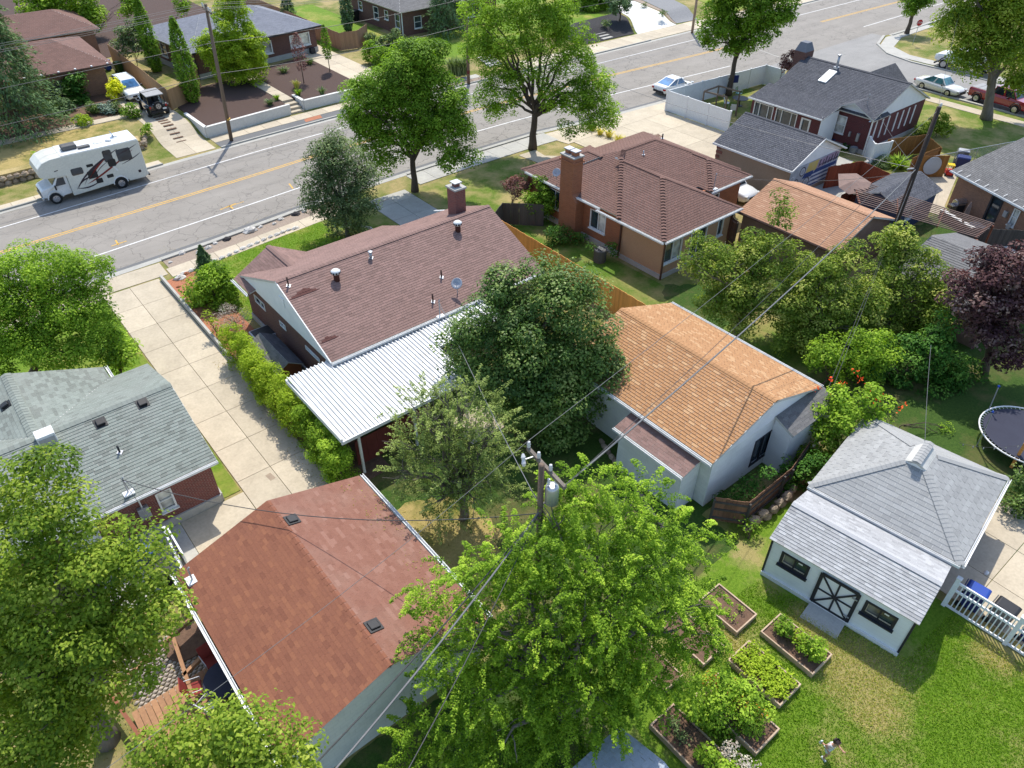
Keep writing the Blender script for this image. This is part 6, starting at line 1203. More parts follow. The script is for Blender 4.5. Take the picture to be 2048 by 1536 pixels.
# slate house garden
shrub('plum_shrub', 'dark red columnar shrub beside the slate roof chimney', (64.3, 39.4, 0), [(1578, 122, 12), (1590, 112, 12), (1572, 132, 9)], 'leaf_plum', leaf=.18, dens=170)
shrub('yew_shrub', 'rounded green shrub at the gable corner of the slate roofed house', (68.3, 25.6, 0), [(1880, 240, 16), (1868, 255, 14), (1890, 258, 14), (1845, 262, 16), (1840, 280, 14)], 'leaf_oak', leaf=.18, dens=160)
tuft('garden_lily', 'broad clump of strappy lily leaves in the amber fenced garden', (1795, 335), .9, 160, 'leaf_bright', 1.1, w=.05)
shrub('garden_shrub', 'mixed green perennials in the stone edged border', (56.2, 24.6, 0), [(1730, 360, 16), (1710, 368, 12), (1748, 352, 12), (1720, 350, 10)], 'leaf_bright', leaf=.13, dens=180, cat='plants')
q = on(1748, 350, (56.6, 24.2, 0)); sh = shrub('daylilies', 'yellow flowering perennials in the stone edged border', (56.8, 24.3, 0), [(1748, 353, 8), (1740, 360, 7)], 'flower_yellow', leaf=.12, dens=160, cat='plants')
shrub('garden_shrub', 'low brown green shrub beside the lily clump', (58.9, 25.3, 0), [(1752, 330, 12), (1765, 335, 12), (1770, 322, 10)], 'leaf_olive', leaf=.13, dens=180)
shrub('garden_shrub', 'low green shrubs along the tan brick wall below the meters', (54.6, 12.6, 0), [(1965, 475, 9), (1985, 485, 10), (2010, 492, 8)], 'leaf_oak', leaf=.14, dens=180)
# far side of the street
conifer('spruce_tree', 'huge blue green spruce at the street corner of the brown roofed house', tuple(at(42, 262, G)), 15.5, 4.9, 'leaf_spruce', 32000, .34, trunk_r=.3, tiers=15)
conifer('spruce_tree', 'second spruce rising behind the huge one', (2.5, 83.0, G), 13.0, 4.2, 'leaf_spruce', 16000, .36, trunk_r=.3, tiers=14)
tree('leafy_tree', 'bright tree behind the brown garage roof', (17.5, 104.0, G), [(150, 10, 40), (180, 35, 26), (110, 5, 40), (70, 10, 36)], 'leaf_bright', .3, 60, .7, .25, tilt=.4)
tree('yellow_tree', 'yellow green tree behind the tall utility pole', (27.2, 74.6, .75), [(465, 60, 40), (465, 20, 26), (440, 100, 36), (490, 100, 40), (515, 90, 20), (460, 140, 38), (500, 140, 32), (410, 90, 16), (465, -5, 16)], 'leaf_lime', .2, 150, .5, .16, tilt=.25, fork=.4)
conifer('columnar_tree', 'slim columnar hornbeam in the mulch beside the tan fence', (388, 205), 7.2, .95, 'leaf_maple', 5200, .22, z=.75, column=True, trunk_r=.08)
conifer('columnar_tree', 'slim dark columnar tree behind the tan fence', (21.9, 83.6, G), 7.0, .9, 'leaf_maple', 4200, .24, column=True, trunk_r=.08)
shrub('fence_tree', 'greyish shrub tree behind the tan fence', (20.8, 86.0, G), [(260, 70, 22), (285, 90, 20), (250, 95, 18), (270, 50, 14)], 'leaf_olive', leaf=.24, dens=80, clump=.5)
shrub('fence_tree', 'light green young tree on the bare mulch slope', (20.5, 101.0, G), [(258, 15, 14), (262, 0, 14), (250, 28, 10)], 'leaf_bright', leaf=.26, dens=80, clump=.5)
shrub('fence_tree', 'light green young tree on the mulch slope above the slate roof', (28.5, 98.0, G), [(365, 5, 14), (362, 20, 10)], 'leaf_bright', leaf=.26, dens=80, clump=.5)
conifer('young_tree', 'thin young tree with slender trunk in the dark mulch', (660, 143), 3.2, .55, 'leaf_maple', 900, .2, z=.78, column=True, trunk_r=.05, gap=1.2)
conifer('young_tree', 'young purple leaved tree in the dark mulch', (608, 166), 3.4, .8, 'leaf_plum', 800, .18, z=.78, column=True, trunk_r=.05, gap=1.2)
shrub('golden_shrub', 'vivid yellow shrub at the brick corner beside the driveway', (232, 200), [(231, 178, 13), (224, 168, 9), (238, 170, 9), (228, 190, 10)], 'leaf_yellow', z=G, leaf=.2, dens=130, clump=.35)
for lab, px, py, r, mt in (('low golden green shrub by the curving path', 165, 240, 13, 'leaf_lime'), ('blue dwarf spruce between path and house wall', 213, 215, 14, 'leaf_blue'), ('grey leaved shrub beside the blue dwarf spruce', 235, 218, 11, 'leaf_olive'), ('mounded green shrub at the driveway edge', 262, 224, 15, 'leaf_maple'), ('dark mounded shrub below the brick wall window', 185, 218, 12, 'leaf_dark')):
    b = at(px, py+r*.8, G); shrub('front_shrub', lab, tuple(b), [(px, py, r), (px+r*.6, py+2, r*.6), (px-r*.6, py+3, r*.6)], mt, leaf=.17, dens=140, clump=.3)
shrub('wall_ivy', 'dark ivy climbing the brick wall between the two windows', (12.6, 79.5, G), [(150, 165, 18), (155, 190, 20), (165, 210, 16), (140, 175, 12)], 'leaf_ivy', leaf=.22, dens=120, clump=.4)
shrub('front_shrub', 'dark juniper at the foot of the spruce', (9.6, 78.6, G), [(120, 215, 22), (105, 230, 18), (130, 235, 16)], 'leaf_spruce', leaf=.22, dens=120, clump=.4)
shrub('front_shrub', 'green shrub above the stone wall behind the motorhome', (15.0, 67.6, .6), [(293, 262, 9), (297, 252, 8), (285, 272, 6)], 'leaf_bright', leaf=.16, dens=150)
shrub('front_shrub', 'shaded green shrub on the dry lawn by the stone wall', (8.0, 67.0, .7), [(72, 320, 14), (85, 315, 9)], 'leaf_bright', leaf=.18, dens=130)
for i, (px, py, r) in enumerate(((742, 108, 18), (762, 118, 18), (780, 120, 17))):
    b = at(px, py+r, G); shrub('clipped_cypress', 'rounded cypress in the trio beside the wooden fence end', tuple(b), [(px, py, r), (px, py-r*.8, r*.6)], 'leaf_maple', leaf=.2, dens=130, clump=.3, group='trio of rounded cypresses')
shrub('juniper', 'loose green juniper against the far brick house', (46.4, 76.0, G), [(775, 85, 16), (795, 75, 14), (760, 90, 12), (740, 75, 10)], 'leaf_olive', leaf=.24, dens=90, clump=.45)
conifer('pine_tree', 'dark spreading pine in front of the far brick house', (53.2, 76.6, G), 6.6, 3.0, 'leaf_spruce', 9000, .32, tiers=6, power=.55)
conifer('columnar_tree', 'thin dark cypress on the lawn left of the far brick house', (44.8, 85.0, G), 5.2, .8, 'leaf_spruce', 3000, .24, column=True, trunk_r=.08)
conifer('columnar_tree', 'dark conifer behind the weathered wooden fence', (40.8, 92.0, G), 5.0, 1.4, 'leaf_spruce', 3200, .28, tiers=7)
shrub('front_shrub', 'yellow green shrub by the far front steps', (57.8, 75.6, G), [(910, 65, 12), (922, 72, 10), (885, 78, 10)], 'leaf_lime', leaf=.2, dens=120)
for px, py in ((905, 150), (917, 152), (928, 150)): tuft('pampas_grass', 'tall ornamental grass clump by the far sidewalk', (px, py), 1.9, 160, 'leaf_olive', 1.0, group='ornamental grass clumps by the far sidewalk', z=.2, w=.04)
shrub('front_shrub', 'dry grey shrub beside the far concrete steps', (55.0, 68.2, .5), [(985, 110, 14), (1005, 105, 12), (970, 118, 8)], 'leaf_olive', leaf=.18, dens=110)
tree('young_tree', 'small round dark tree in the black mulch bed', (1240, 42), [(1240, 12, 18), (1228, 0, 14), (1255, 2, 12)], 'leaf_spruce', .26, 110, .5, .1, z=G, tilt=.3)
tree('leafy_tree', 'green tree beside the curving new driveway', (70.5, 78.0, G), [(1190, 8, 22), (1170, 2, 20), (1210, -10, 22)], 'leaf_maple', .3, 90, .6, .15, tilt=.3)
shrub('front_shrub', 'small dark shrub in the black mulch by the steps', (1212, 55), [(1212, 48, 7)], 'leaf_dark', z=.6, leaf=.16, dens=130); shrub('front_shrub', 'tan round shrub in the gravel bed', (1326, 34), [(1326, 27, 7)], 'leaf_olive', z=G, leaf=.16, dens=130); shrub('front_shrub', 'small tan shrub higher in the gravel bed', (1290, 16), [(1290, 10, 5)], 'leaf_olive', z=G, leaf=.16, dens=130)
for lab, px, py, h, mt, sp_ in (('pale straw grass in the dark mulch', 594, 178, .9, 'leaf_straw', .5), ('bright green grass clump in the dark mulch', 597, 192, .7, 'leaf_bright', .5), ('grey leaved clump by the retaining wall', 645, 190, .8, 'leaf_olive', .5), ('small green clump by the concrete walk', 554, 200, .5, 'leaf_bright', .4), ('grey green clump in the left mulch bed', 540, 210, .6, 'leaf_olive', .6), ('grey clump below the white window', 568, 145, .6, 'leaf_olive', .8), ('olive clump under the brick wall', 620, 128, .6, 'leaf_olive', .8)): tuft('mulch_plant', lab, (px, py), h, 90, mt, sp_, z=.78, w=.035)
# garden vegetation near the shed
bl = [(1455, 1430, 54), (1405, 1405, 36), (1495, 1465, 40), (1425, 1375, 34), (1480, 1405, 40), (1515, 1440, 30), (1440, 1470, 36), (1470, 1490, 30)]
tb = shrub('berry_bush', 'bushy green and orange shrub sprawling over the lawn bed', (13.3, 4.4, 0), bl+[(1525, 1475, 26), (1490, 1500, 26)], 'leaf_bright', leaf=.11, dens=230, clump=.34, tilt=.6, spread=.25)
C, Nn, Sh, K = lobe_leaves(px_lobes([(1475, 1395, 28), (1450, 1455, 26), (1510, 1435, 22), (1500, 1465, 22), (1425, 1368, 18)], Vector((13.4, 4.6, 0)), .95, .7), 120, .2, .1); leaf_obj('autumn_leaves', C, Nn, .11, Sh, 'leaf_autumn', tb)
# ------------------------------------------------------------------ fences and walls
def board_fence(name, label, pts, h, mat, bw=.14, gap=.01, th=.025, post_every=2.4, rail_mat=None, z=0.0, cat='fence', dog=0.0, rails=True, side=1, zf=None, jit=.02):
    "upright boards, each its own piece, along a polyline"
    P = [Vector((p[0], p[1], 0)) for p in pts]; root = thing(name, label, cat, (P[0].x, P[0].y, z)); rg = random.Random(len(label)); zf = zf or (lambda p: z)
    for a, b in zip(P, P[1:]):
        d = b-a; l = d.length; d.normalize(); n = Vector((-d.y, d.x, 0))*side; k = max(1, int(l/(bw+gap)))
        for i in range(k):
            p = a+d*(l*(i+.5)/k); board('board', mat, root, (p.x, p.y, zf(p)+.03+rg.uniform(0, .015)), d, l/k-gap, th, h+rg.uniform(-jit, jit))
        for i in range(int(l/post_every)+1):
            p = a+d*min(l, i*post_every)+n*.07; board('post', rail_mat or mat, root, (p.x, p.y, zf(p)-.05), d, .09, .09, h+.02)
        if rails:
            for rz in (.25, h*.55, h-.2):
                pa, pb = a+n*.04, b+n*.04; MB().bar((pa.x, pa.y, zf(pa)+rz), (pb.x, pb.y, zf(pb)+rz), .04, .09).obj('rail', rail_mat or mat, root)
    return root
board_fence('cedar_fence', 'new orange cedar board fence between the brown roofed houses', [(27.25, 35.2), (27.1, 20.6)], 1.83, 'cedar', side=1)
board_fence('old_gate_fence', 'grey weathered gate panels joining the cedar fence to the chimney house', [(27.35, 35.4), (29.2, 36.6), (31.2, 34.6)], 1.6, 'grey_fence', bw=.5)
board_fence('brown_fence', 'weathered brown board fence with rails below the white garage gable', [(19.35, 10.55), (20.2, 9.5), (23.2, 9.55), (25.2, 10.0)], 1.35, 'old_fence', side=-1, rail_mat='grey_fence')
board_fence('tan_fence', 'tan solid board fence beside the parked white estate car', [(19.5, 90.0), (19.35, 79.6), (19.15, 71.5), (21.0, 72.6), (23.6, 76.2)], 1.75, 'tan_fence', bw=.2, gap=.004, z=.7)
board_fence('far_fence', 'long weathered wooden fence behind the second concrete driveway', [(40.3, 130), (40.2, 100), (40.2, 78.6), (42.2, 78.2), (44.5, 80)], 1.8, 'far_fence', bw=.22, z=.7)
board_fence('grey_back_fence', 'dark grey board fence above the bare mulch slope', [(14, 108), (24, 110)], 1.8, 'grey_fence', bw=.25, z=.7)
board_fence('amber_fence', 'amber board fence round the lily garden', [(60.4, 26.0), (63.6, 24.6), (62.0, 22.6), (58.2, 22.9)], 1.6, 'amber_fence', bw=.18)
board_fence('painted_fence', 'amber fence panel with faded round painting beside the toy car', [(58.6, 22.6), (60.6, 21.2)], 1.7, 'amber_fence', bw=.2)
board_fence('red_fence', 'dark red board fence between garden border and navy shed', [(51.6, 25.8), (54.4, 24.9), (53.9, 22.3), (47.9, 22.6)], 1.7, 'red_fence', bw=.18)
board_fence('grey_fence', 'old dark grey board fence behind the pergola', [(46.0, 15.4), (49.8, 14.6), (52.4, 12.0)], 1.8, 'grey_fence', bw=.16)
board_fence('gate_panel', 'grey wooden gate beside the tan stucco corner', [(39.2, 24.6), (39.9, 26.6)], 1.7, 'grey_fence', bw=.14)
# faded round painting on the amber panel
MB().lathe(Vector((59.55, 21.82, 1.0)), [(.0, .0), (.7, .0), (.7, .02), (0, .02)], 20, (-.57, -.82, 0)).obj('round_painting', 'sh_paleblue', bpy.data.objects['painted_fence'])
# white vinyl fence panels
def vinyl_fence(name, label, pts, h, pw=2.1):
    P = [Vector((p[0], p[1], 0)) for p in pts]; root = thing(name, label, 'fence', P[0])
    for a, b in zip(P, P[1:]):
        d = b-a; l = d.length; d.normalize(); k = max(1, round(l/pw))
        for i in range(k):
            p = a+d*(l*(i+.5)/k); board('panel', 'vinyl', root, (p.x, p.y, .04), d, l/k-.12, .04, h-.06)
            board('top_rail', 'vinyl', root, (p.x, p.y, h-.06), d, l/k-.12, .07, .1)
            for j in range(int(l/k/.18)): q = a+d*(l*i/k+.12+j*.18); board('plank_seam', 'vinyl', root, (q.x, q.y, .05), d, .012, .05, h-.12)
        for i in range(k+1):
            p = a+d*(l*i/k); board('post', 'vinyl', root, (p.x, p.y, -.02), d, .13, .13, h+.06); board('post_cap', 'white_trim', root, (p.x, p.y, h+.04), d, .17, .17, .05)
    return root
vinyl_fence('vinyl_fence', 'tall white vinyl fence enclosing the slate house corner yard', [(55.1, 37.6), (55.1, 44.7), (68.6, 43.7), (68.6, 41.6)], 1.83)
vinyl_fence('vinyl_gate', 'white vinyl gate by the electric meters of the slate house', [(59.6, 27.2), (58.5, 26.1), (60.1, 25.6)], 1.6, 1.4)
gt = vinyl_fence('driveway_gate', 'open white vinyl gate beside the red brick house bins', [(1.45, 22.9), (1.35, 21.2), (1.2, 19.9)], 1.5, 1.7)
MB().box(1.55, 1.61, 21.3, 22.9, .1, 1.5).obj('gate_leaf', 'vinyl', gt)
# railing
rl = thing('picket_railing', 'white vinyl picket railing with shadow stripes beside the shed', 'fence', (22.85, 2.4, 0))
A, Bq = Vector((22.85, 2.35, 0)), Vector((23.1, -2.6, 0)); d = (Bq-A).normalized(); l = (Bq-A).length
for i in range(int(l/.15)): p = A+d*(.08+i*.15); board('picket', 'vinyl', rl, (p.x, p.y, .1), d, .04, .04, 1.3)
for z in (.1, 1.0, 1.4): MB().bar((A.x, A.y, z), (Bq.x, Bq.y, z), .06, .09).obj('rail', 'vinyl', rl)
for t in (0, .44, .9): p = A+d*l*t; board('post', 'vinyl', rl, (p.x, p.y, 0), d, .14, .14, 1.62); board('post_cap', 'white_trim', rl, (p.x, p.y, 1.62), d, .18, .18, .05)
# chain link
cl = thing('chain_link_fence', 'galvanised chain link fence behind the blue bin', 'fence', (61, 22.5, 0)); a, b = Vector((60.9, 22.4, 0)), Vector((69.5, 19.6, 0)); d = (b-a); m = MB()
for i in range(5): p = a+d*i/4; MB().tube([p, p+Vector((0, 0, 1.25))], .03, 6).obj('post', 'galv', cl)
MB().tube([a+Vector((0, 0, 1.22)), b+Vector((0, 0, 1.22))], .025, 6).obj('top_rail', 'galv', cl)
for i in range(60):
    p = a+d*i/60; q = a+d*min(1, (i+8)/60); m.tube([p+Vector((0, 0, .05)), q+Vector((0, 0, 1.2))], .004, 3, False); m.tube([p+Vector((0, 0, 1.2)), q+Vector((0, 0, .05))], .004, 3, False)
m.obj('mesh_wire', 'galv', cl, kind='stuff')
# retaining walls
def low_wall(name, label, pts, h, th, mat, z=-.1, cap=None):
    root = thing(name, label, 'wall', (pts[0][0], pts[0][1], 0))
    for (a, b) in zip(pts, pts[1:]):
        MB().bar((a[0], a[1], (z+h)/2), (b[0], b[1], (z+h)/2), th, h-z).obj('wall_run', mat, root)
        if cap: MB().bar((a[0], a[1], h+.02), (b[0], b[1], h+.02), th+.05, .04).obj('coping', cap, root)
    return root
low_wall('retaining_wall', 'pale concrete retaining wall round the left mulch bed', [(19.55, 69.5), (19.6, 65.0), (27.7, 65.75)], .9, .25, 'concrete_new', cap='concrete_new')
low_wall('retaining_wall', 'pale concrete retaining wall round the right mulch bed', [(29.2, 68.0), (29.2, 65.9), (35.9, 65.95)], .9, .25, 'concrete_new', cap='concrete_new')
MB().prism([(19.7, 65.15), (27.65, 65.85), (27.7, 76.4), (23.6, 76.2), (19.7, 71.8)], 0, .78).obj('mulch_bed', 'mulch', kind='structure')
MB().prism([(29.35, 66.05), (35.9, 66.1), (36.0, 78.9), (28.9, 77.5), (28.9, 68.2)], 0, .785).obj('mulch_bed', 'mulch', kind='structure')
wk = thing('garden_path', None, None); wk['kind'] = 'structure'
for i in range(6): y = 67.3+i*1.62; MB().box(27.75, 28.85, y+.02, y+1.6, .6, .8).obj('slab', 'concrete', wk)
for i in range(3): MB().box(27.75, 29.0, 65.6+i*.55, 66.2+i*.55, 0, .2+i*.2).obj('step', 'concrete', wk)
low_wall('driveway_kerb_wall', 'low concrete wall between driveway and red gravel bed', [(8.36, 44.1), (8.34, 34.0), (8.3, 31.0)], .38, .14, 'concrete_grey')
# dry stone walls, every stone a piece
def stone_wall(name, label, pts, h, mat, size=.34, rows=3, z=0.0, cat='wall'):
    root = thing(name, label, cat, (pts[0][0], pts[0][1], z)); rg = random.Random(len(label)); mes = []
    for s in range(6): m = MB(); m.rock((0, 0, .3), 1, .8, .9, s); me = m.mesh('stone'); me.materials.append(MATS[mat]); mes.append(me)
    for a, b in zip(pts, pts[1:]):
        a, b = Vector((a[0], a[1], 0)), Vector((b[0], b[1], 0)); d = b-a; l = d.length; d.normalize(); n = Vector((-d.y, d.x, 0)); k = max(1, int(l/size))
        for r in range(rows):
            for i in range(k):
                p = a+d*(l*(i+.5+(r % 2)*.5)/k)+n*rg.uniform(-.05, .05)+Vector((0, 0, z+r*h/rows)); s = size*rg.uniform(.48, .66)
                inst(rg.choice(mes), 'stone', root, basis(p-wloc(root), d*s, n*s*.8, Vector((0, 0, h/rows*.8))))
    return root
stone_wall('stone_wall', 'rough stone retaining wall behind the motorhome', [(-6, 64.9), (9.5, 65.5), (14.6, 65.9), (15.4, 67.6)], .75, 'stone_tan', .5, 2)
MB().prism([(-25, 65.1), (9.5, 65.7), (14.4, 66.0), (14.6, 67.2), (-25, 67.2)], 0, .735).obj('planting_bed', 'hay', kind='structure')
stone_wall('stone_edging', 'pale stone edging winding round the garden border', [(54.9, 25.7), (55.6, 25.0), (56.8, 25.2), (57.6, 26.1), (58.6, 26.4), (59.2, 25.9)], .4, 'stone_white', .4, 2, cat='edging')
stone_wall('stone_edging', 'curved stone edging under the olive tree', [(20.5, 42.8), (21.4, 42.6), (21.8, 41.7), (21.3, 40.8), (20.3, 40.6)], .18, 'stone_white', .3, 1, cat='edging')
stone_wall('stone_edging', 'row of rounded stones edging the dark bed by the white garage', [(19.2, 16.9), (18.6, 15.2), (18.0, 13.0), (17.4, 11.2)], .2, 'stone_tan', .35, 1, cat='edging')
stone_wall('stone_edging', 'pale stones edging the front lawn beside the sidewalk', [(9.4, 43.9), (11.5, 44.2), (13.6, 44.6), (16.2, 45.0), (18.0, 45.1)], .2, 'stone_white', .45, 1, cat='edging')
stone_wall('stone_edging', 'sandstone blocks below the brown fence by the shed', [(19.9, 9.3), (21.6, 9.1), (23.2, 9.2)], .55, 'stone_tan', .5, 2, cat='edging')
for i, (px, py, s, mt, col) in enumerate(((364, 508, .28, 'stone_white', 'pale'), (397, 506, .22, 'stone_white', 'pale'), (341, 526, .16, 'stone_white', 'pale'), (417, 497, .25, 'stone_white', 'pale'), (431, 488, .2, 'stone_white', 'pale'), (455, 480, .32, 'stone_dark', 'black'), (501, 463, .5, 'stone_white', 'pale'), (522, 455, .2, 'stone_white', 'pale'), (549, 449, .2, 'stone_white', 'pale'), (562, 440, .25, 'stone_white', 'pale'), (592, 430, .34, 'stone_dark', 'black'), (609, 424, .25, 'stone_white', 'pale'), (626, 420, .2, 'stone_white', 'pale'))):
    p = at(px, py); tag(MB().rock((p.x, p.y, .03), s, s*.75, s*.7, i).obj('boulder', mt, origin=(p.x, p.y, .03)), ('pale boulder on the rock strip between kerb and sidewalk' if col == 'pale' else 'black lava boulder on the rock strip between kerb and sidewalk'), 'boulder', col+' boulders on the rock strip')
for i, (px, py, s, mt, lab) in enumerate(((360, 558, .38, 'stone_white', 'flat pale boulder in the red gravel bed'), (373, 549, .22, 'red_gravel', 'dark red lava rock in the red gravel bed'), (358, 575, .16, 'red_gravel', 'small red lava rock at the gravel bed edge'), (365, 602, .22, 'stone_white', 'pale rock on the low driveway wall'))):
    p = at(px, py); tag(MB().rock((p.x, p.y, .06), s, s*.7, s*.6, i+40).obj('boulder', mt, origin=(p.x, p.y, .06)), lab, 'boulder')
st = thing('stone_steps', 'grey stone steps up from the sidewalk past the ornamental grass', 'steps', (51.4, 66, 0))
for i in range(6): MB().box(50.6, 52.4, 65.4+i*.5, 66.1+i*.5, 0, .12+i*.11).obj('step', 'cement', st)
st = thing('stone_steps', 'block steps through the black mulch bed', 'steps', (68.2, 66, 0))
for i in range(5): MB().box(67.6, 69.2, 65.4+i*.65, 66.2+i*.65, 0, .12+i*.13).obj('step', 'concrete_grey', st)
for i in range(40):
    x = RNG.uniform(41, 51.5); y = y_far(x)+RNG.uniform(.7, 1.5); s = RNG.uniform(.1, .26)
    tag(MB().rock((x, y, .02), s, s*.7, s*.5, i).obj('rubble_stone', 'stone_tan', origin=(x, y, .02)), 'reddish rubble stone on the strip between kerb and far sidewalk', 'stone', 'rubble stones on the far rock strip')
# ------------------------------------------------------------------ poles and wires
def pole(name, label, base, top, r, mat, z=0.0):
    root = thing(name, label, 'utility pole', (base[0], base[1], z)); b, t = Vector((base[0], base[1], z)), Vector(top)
    MB().tube([b-Vector((0, 0, .2)), b.lerp(t, .5), t], [r, r*.88, r*.74], 12).obj('shaft', mat, root, smooth=True); return root
def insulator(root, p, s=1.0): return MB().lathe(Vector(p), [(.03*s, 0), (.05*s, .05*s), (.03*s, .08*s), (.055*s, .12*s), (.03*s, .16*s), (.04*s, .2*s)], 10).obj('insulator', 'ceramic', root, smooth=True)
def wire(label, a, b, sag=.4, r=.012, mat='cable', group=None, n=14):
    r *= .72
    a, b = Vector(a), Vector(b); pts = [a.lerp(b, i/n)-Vector((0, 0, sag*4*(i/n)*(1-i/n))) for i in range(n+1)]
    o = MB().tube([p-a for p in pts], r, 5).obj('power_line', mat, local=True); o.location = a; return tag(o, label, 'cable', group)
bL = at(463, 282); tL = on(411, 8, bL)
pL = pole('utility_pole', 'tall wooden utility pole at the kerb before the yellow green tree', bL, tL, .16, 'pole_wood')
ax = Vector((.1, 1, 0)).normalized(); c = Vector(tL)-Vector((0, 0, .45)); MB().bar(c-ax*1.2, c+ax*1.2, .1, .12).obj('crossarm', 'pole_wood', pL)
YO = (-1.1, -.55, .5, 1.1)
for y in YO: insulator(pL, c+ax*y+Vector((0, 0, .06)), 1.4)
MB().lathe(on(457, 238, bL), [(.17, -.06), (.17, .06)], 12).obj('marker_band', 'yellow_paint', pL)
b2 = Vector((45.54, 62.4, 0)); t2 = b2+Vector((0, 0, 9.6)); p2 = pole('utility_pole', 'utility pole at the far kerb beside the ornamental grass', b2, t2, .16, 'pole_wood'); c2 = t2-Vector((0, 0, .45)); MB().bar(c2-ax*1.2, c2+ax*1.2, .1, .12).obj('crossarm', 'pole_wood', p2); MB().lathe(b2+Vector((0, 0, 1.2)), [(.17, -.15), (.17, .15)], 12).obj('red_band', 'red_paint_wall', p2)
for y in YO: insulator(p2, c2+ax*y+Vector((0, 0, .06)), 1.4)
b3 = at(1384, 66); t3 = b3+Vector((0, 0, 9.6)); p3 = pole('utility_pole', 'light utility pole by the gravel driveway', b3, t3, .16, 'stucco_beige'); c3 = t3-Vector((0, 0, .45)); MB().bar(c3-ax*1.2, c3+ax*1.2, .1, .12).obj('crossarm', 'pole_wood', p3)
for y in YO: insulator(p3, c3+ax*y+Vector((0, 0, .06)), 1.4)
left = bL+Vector((-42, -2.0, 0)); gW = 'bare street wires between the crossarms'
SP = ('west of the tall kerb pole past the spruce', 'between the tall kerb pole and the ornamental grass pole', 'between the ornamental grass pole and the light pole by the gravel drive')
for y in YO:
    U = ax*y+Vector((0, 0, .3)); ends = [Vector((left.x, left.y, tL.z-.2))+ax*y, c+U, c2+U, c3+U]
    for k_ in range(3): wire('bare crossarm conductor '+SP[k_], ends[k_], ends[k_+1], (.5, .35, .5)[k_], .016, 'cable_light', 'bare street wires '+SP[k_])
for lab, py in (('upper telephone cable ', 85), ('lower telephone cable ', 147)):
    q = on(463-(282-py)*.18, py, bL); ends = [Vector((left.x, left.y, q.z)), q, Vector((b2.x, b2.y, q.z)), Vector((b3.x, b3.y, q.z))]
    for k_ in range(3): wire(lab+SP[k_], ends[k_], ends[k_+1], .35, .03, 'cable', 'telephone cables along the street')
bR = Vector((45.4, 17.5, 0)); tR = Vector((45.75, 17.55, 9.55)); pR = pole('utility_pole', 'dark leaning utility pole beside the navy shed', bR, tR, .17, 'pole_dark')
for z in (9.4, 9.0): insulator(pR, tR+Vector((.15, 0, z-9.55)), 1.6)
ring = at(0, 0); aR = bR.lerp(tR, .62); MB().bar(aR-Vector((.5, -.3, 0)), aR+Vector((.1, 0, 0)), .06, .08).obj('bracket', 'galv', pR)
bC = Vector((9.72, 10.55, 0)); tC = Vector((9.72, 10.55, 9.45)); pC = pole('utility_pole', 'wooden utility pole with crossarm and grey transformer rising out of the bright tree', bC, tC, .115, 'pole_wood')
ca, cb = Vector((10.02, 11.6, 9.15)), Vector((9.72, 9.55, 9.15)); ca, cb = at(1056, 897, 9.2), at(1130, 976, 9.2); MB().bar(ca, cb, .1, .12).obj('crossarm', 'bark_grey', pC)
for t in (.02, .3, .62): insulator(pC, ca.lerp(cb, t)+Vector((0, 0, .06)), 1.15)
tf = on(1104, 985, (9.9, 10.35, 0)); tr = MB().lathe(tf-Vector((0, 0, .42)), [(.16, 0), (.2, .03), (.2, .62), (.17, .7), (.1, .72)], 18).obj('transformer', 'steel', pC, smooth=True)
for o_ in ((-.1, .05), (.1, -.04)): MB().lathe(tf+Vector((o_[0], o_[1], .36)), [(.05, 0), (.03, .05), (.055, .09), (.03, .14), (.045, .2)], 8).obj('bushing', 'ceramic', tr)
cu = on(1047, 920, (9.6, 11.2, 0)); MB().lathe(cu, [(.04, -.18), (.07, -.1), (.05, 0), (.07, .08), (.03, .18)], 10, (.3, .5, .8)).obj('cutout', 'ceramic', pC); MB().bar(cu, ca.lerp(cb, .2), .03, .03).obj('cutout_bracket', 'galv', pC)
kC = tC-Vector((0, 0, 1.7))
wire('thick twisted service cable from the transformer pole over the orange roof to the dark pole', kC, aR, .5, .045, 'cable_light'); wire('thin wire from the crossarm over the orange roof to the dark pole', cb+Vector((0, 0, .1)), tR-Vector((0, 0, 1.5)), .4, .014, 'cable'); wire('bare wire from the crossarm tip over the maple to the dark pole', ca+Vector((0, 0, .3)), tR-Vector((0, 0, .2)), .35, .012, 'cable_light')
mH1 = onp(880, 632, back[0], NB)+Vector((0, 0, .85)); wire('service drop from the transformer pole to the brown roofed house mast', kC, mH1, .25, .02, 'cable_light')
mH2 = onp(257, 985, bk[0], NBK)+Vector((0, 0, .7)); wire('drooping service cable from the transformer pole to the grey green roof mast', kC-Vector((0, 0, .3)), mH2, 1.1, .022, 'cable'); wire('service cable from the grey green roof mast to the red garage mast', mH2, onp(385, 1160, l3[0], N3)+Vector((0, 0, .6)), .2, .015, 'cable')
for lab, px, py, z, r in (('thick cable running from the transformer pole across the red roof corner', 560, 1600, 5.6, .03), ('second cable running from the transformer pole past the sage gable', 600, 1620, 6.4, .04), ('third thin cable from the transformer pole towards the alley', 760, 1640, 6.2, .02)): wire(lab, kC-Vector((0, 0, .2)), at(px, py, z), .3, r, 'cable' if r < .035 else 'cable_light')
wire('thin green wire high over the red roof', ca+Vector((0, 0, .3)), at(180, 1560, 8.0), .3, .01, 'cable_light')
wire('white service cable from the dark pole across the slate garage to the far street pole', aR, b2+Vector((0, 0, 6.0)), 1.2, .022, 'cable_light')
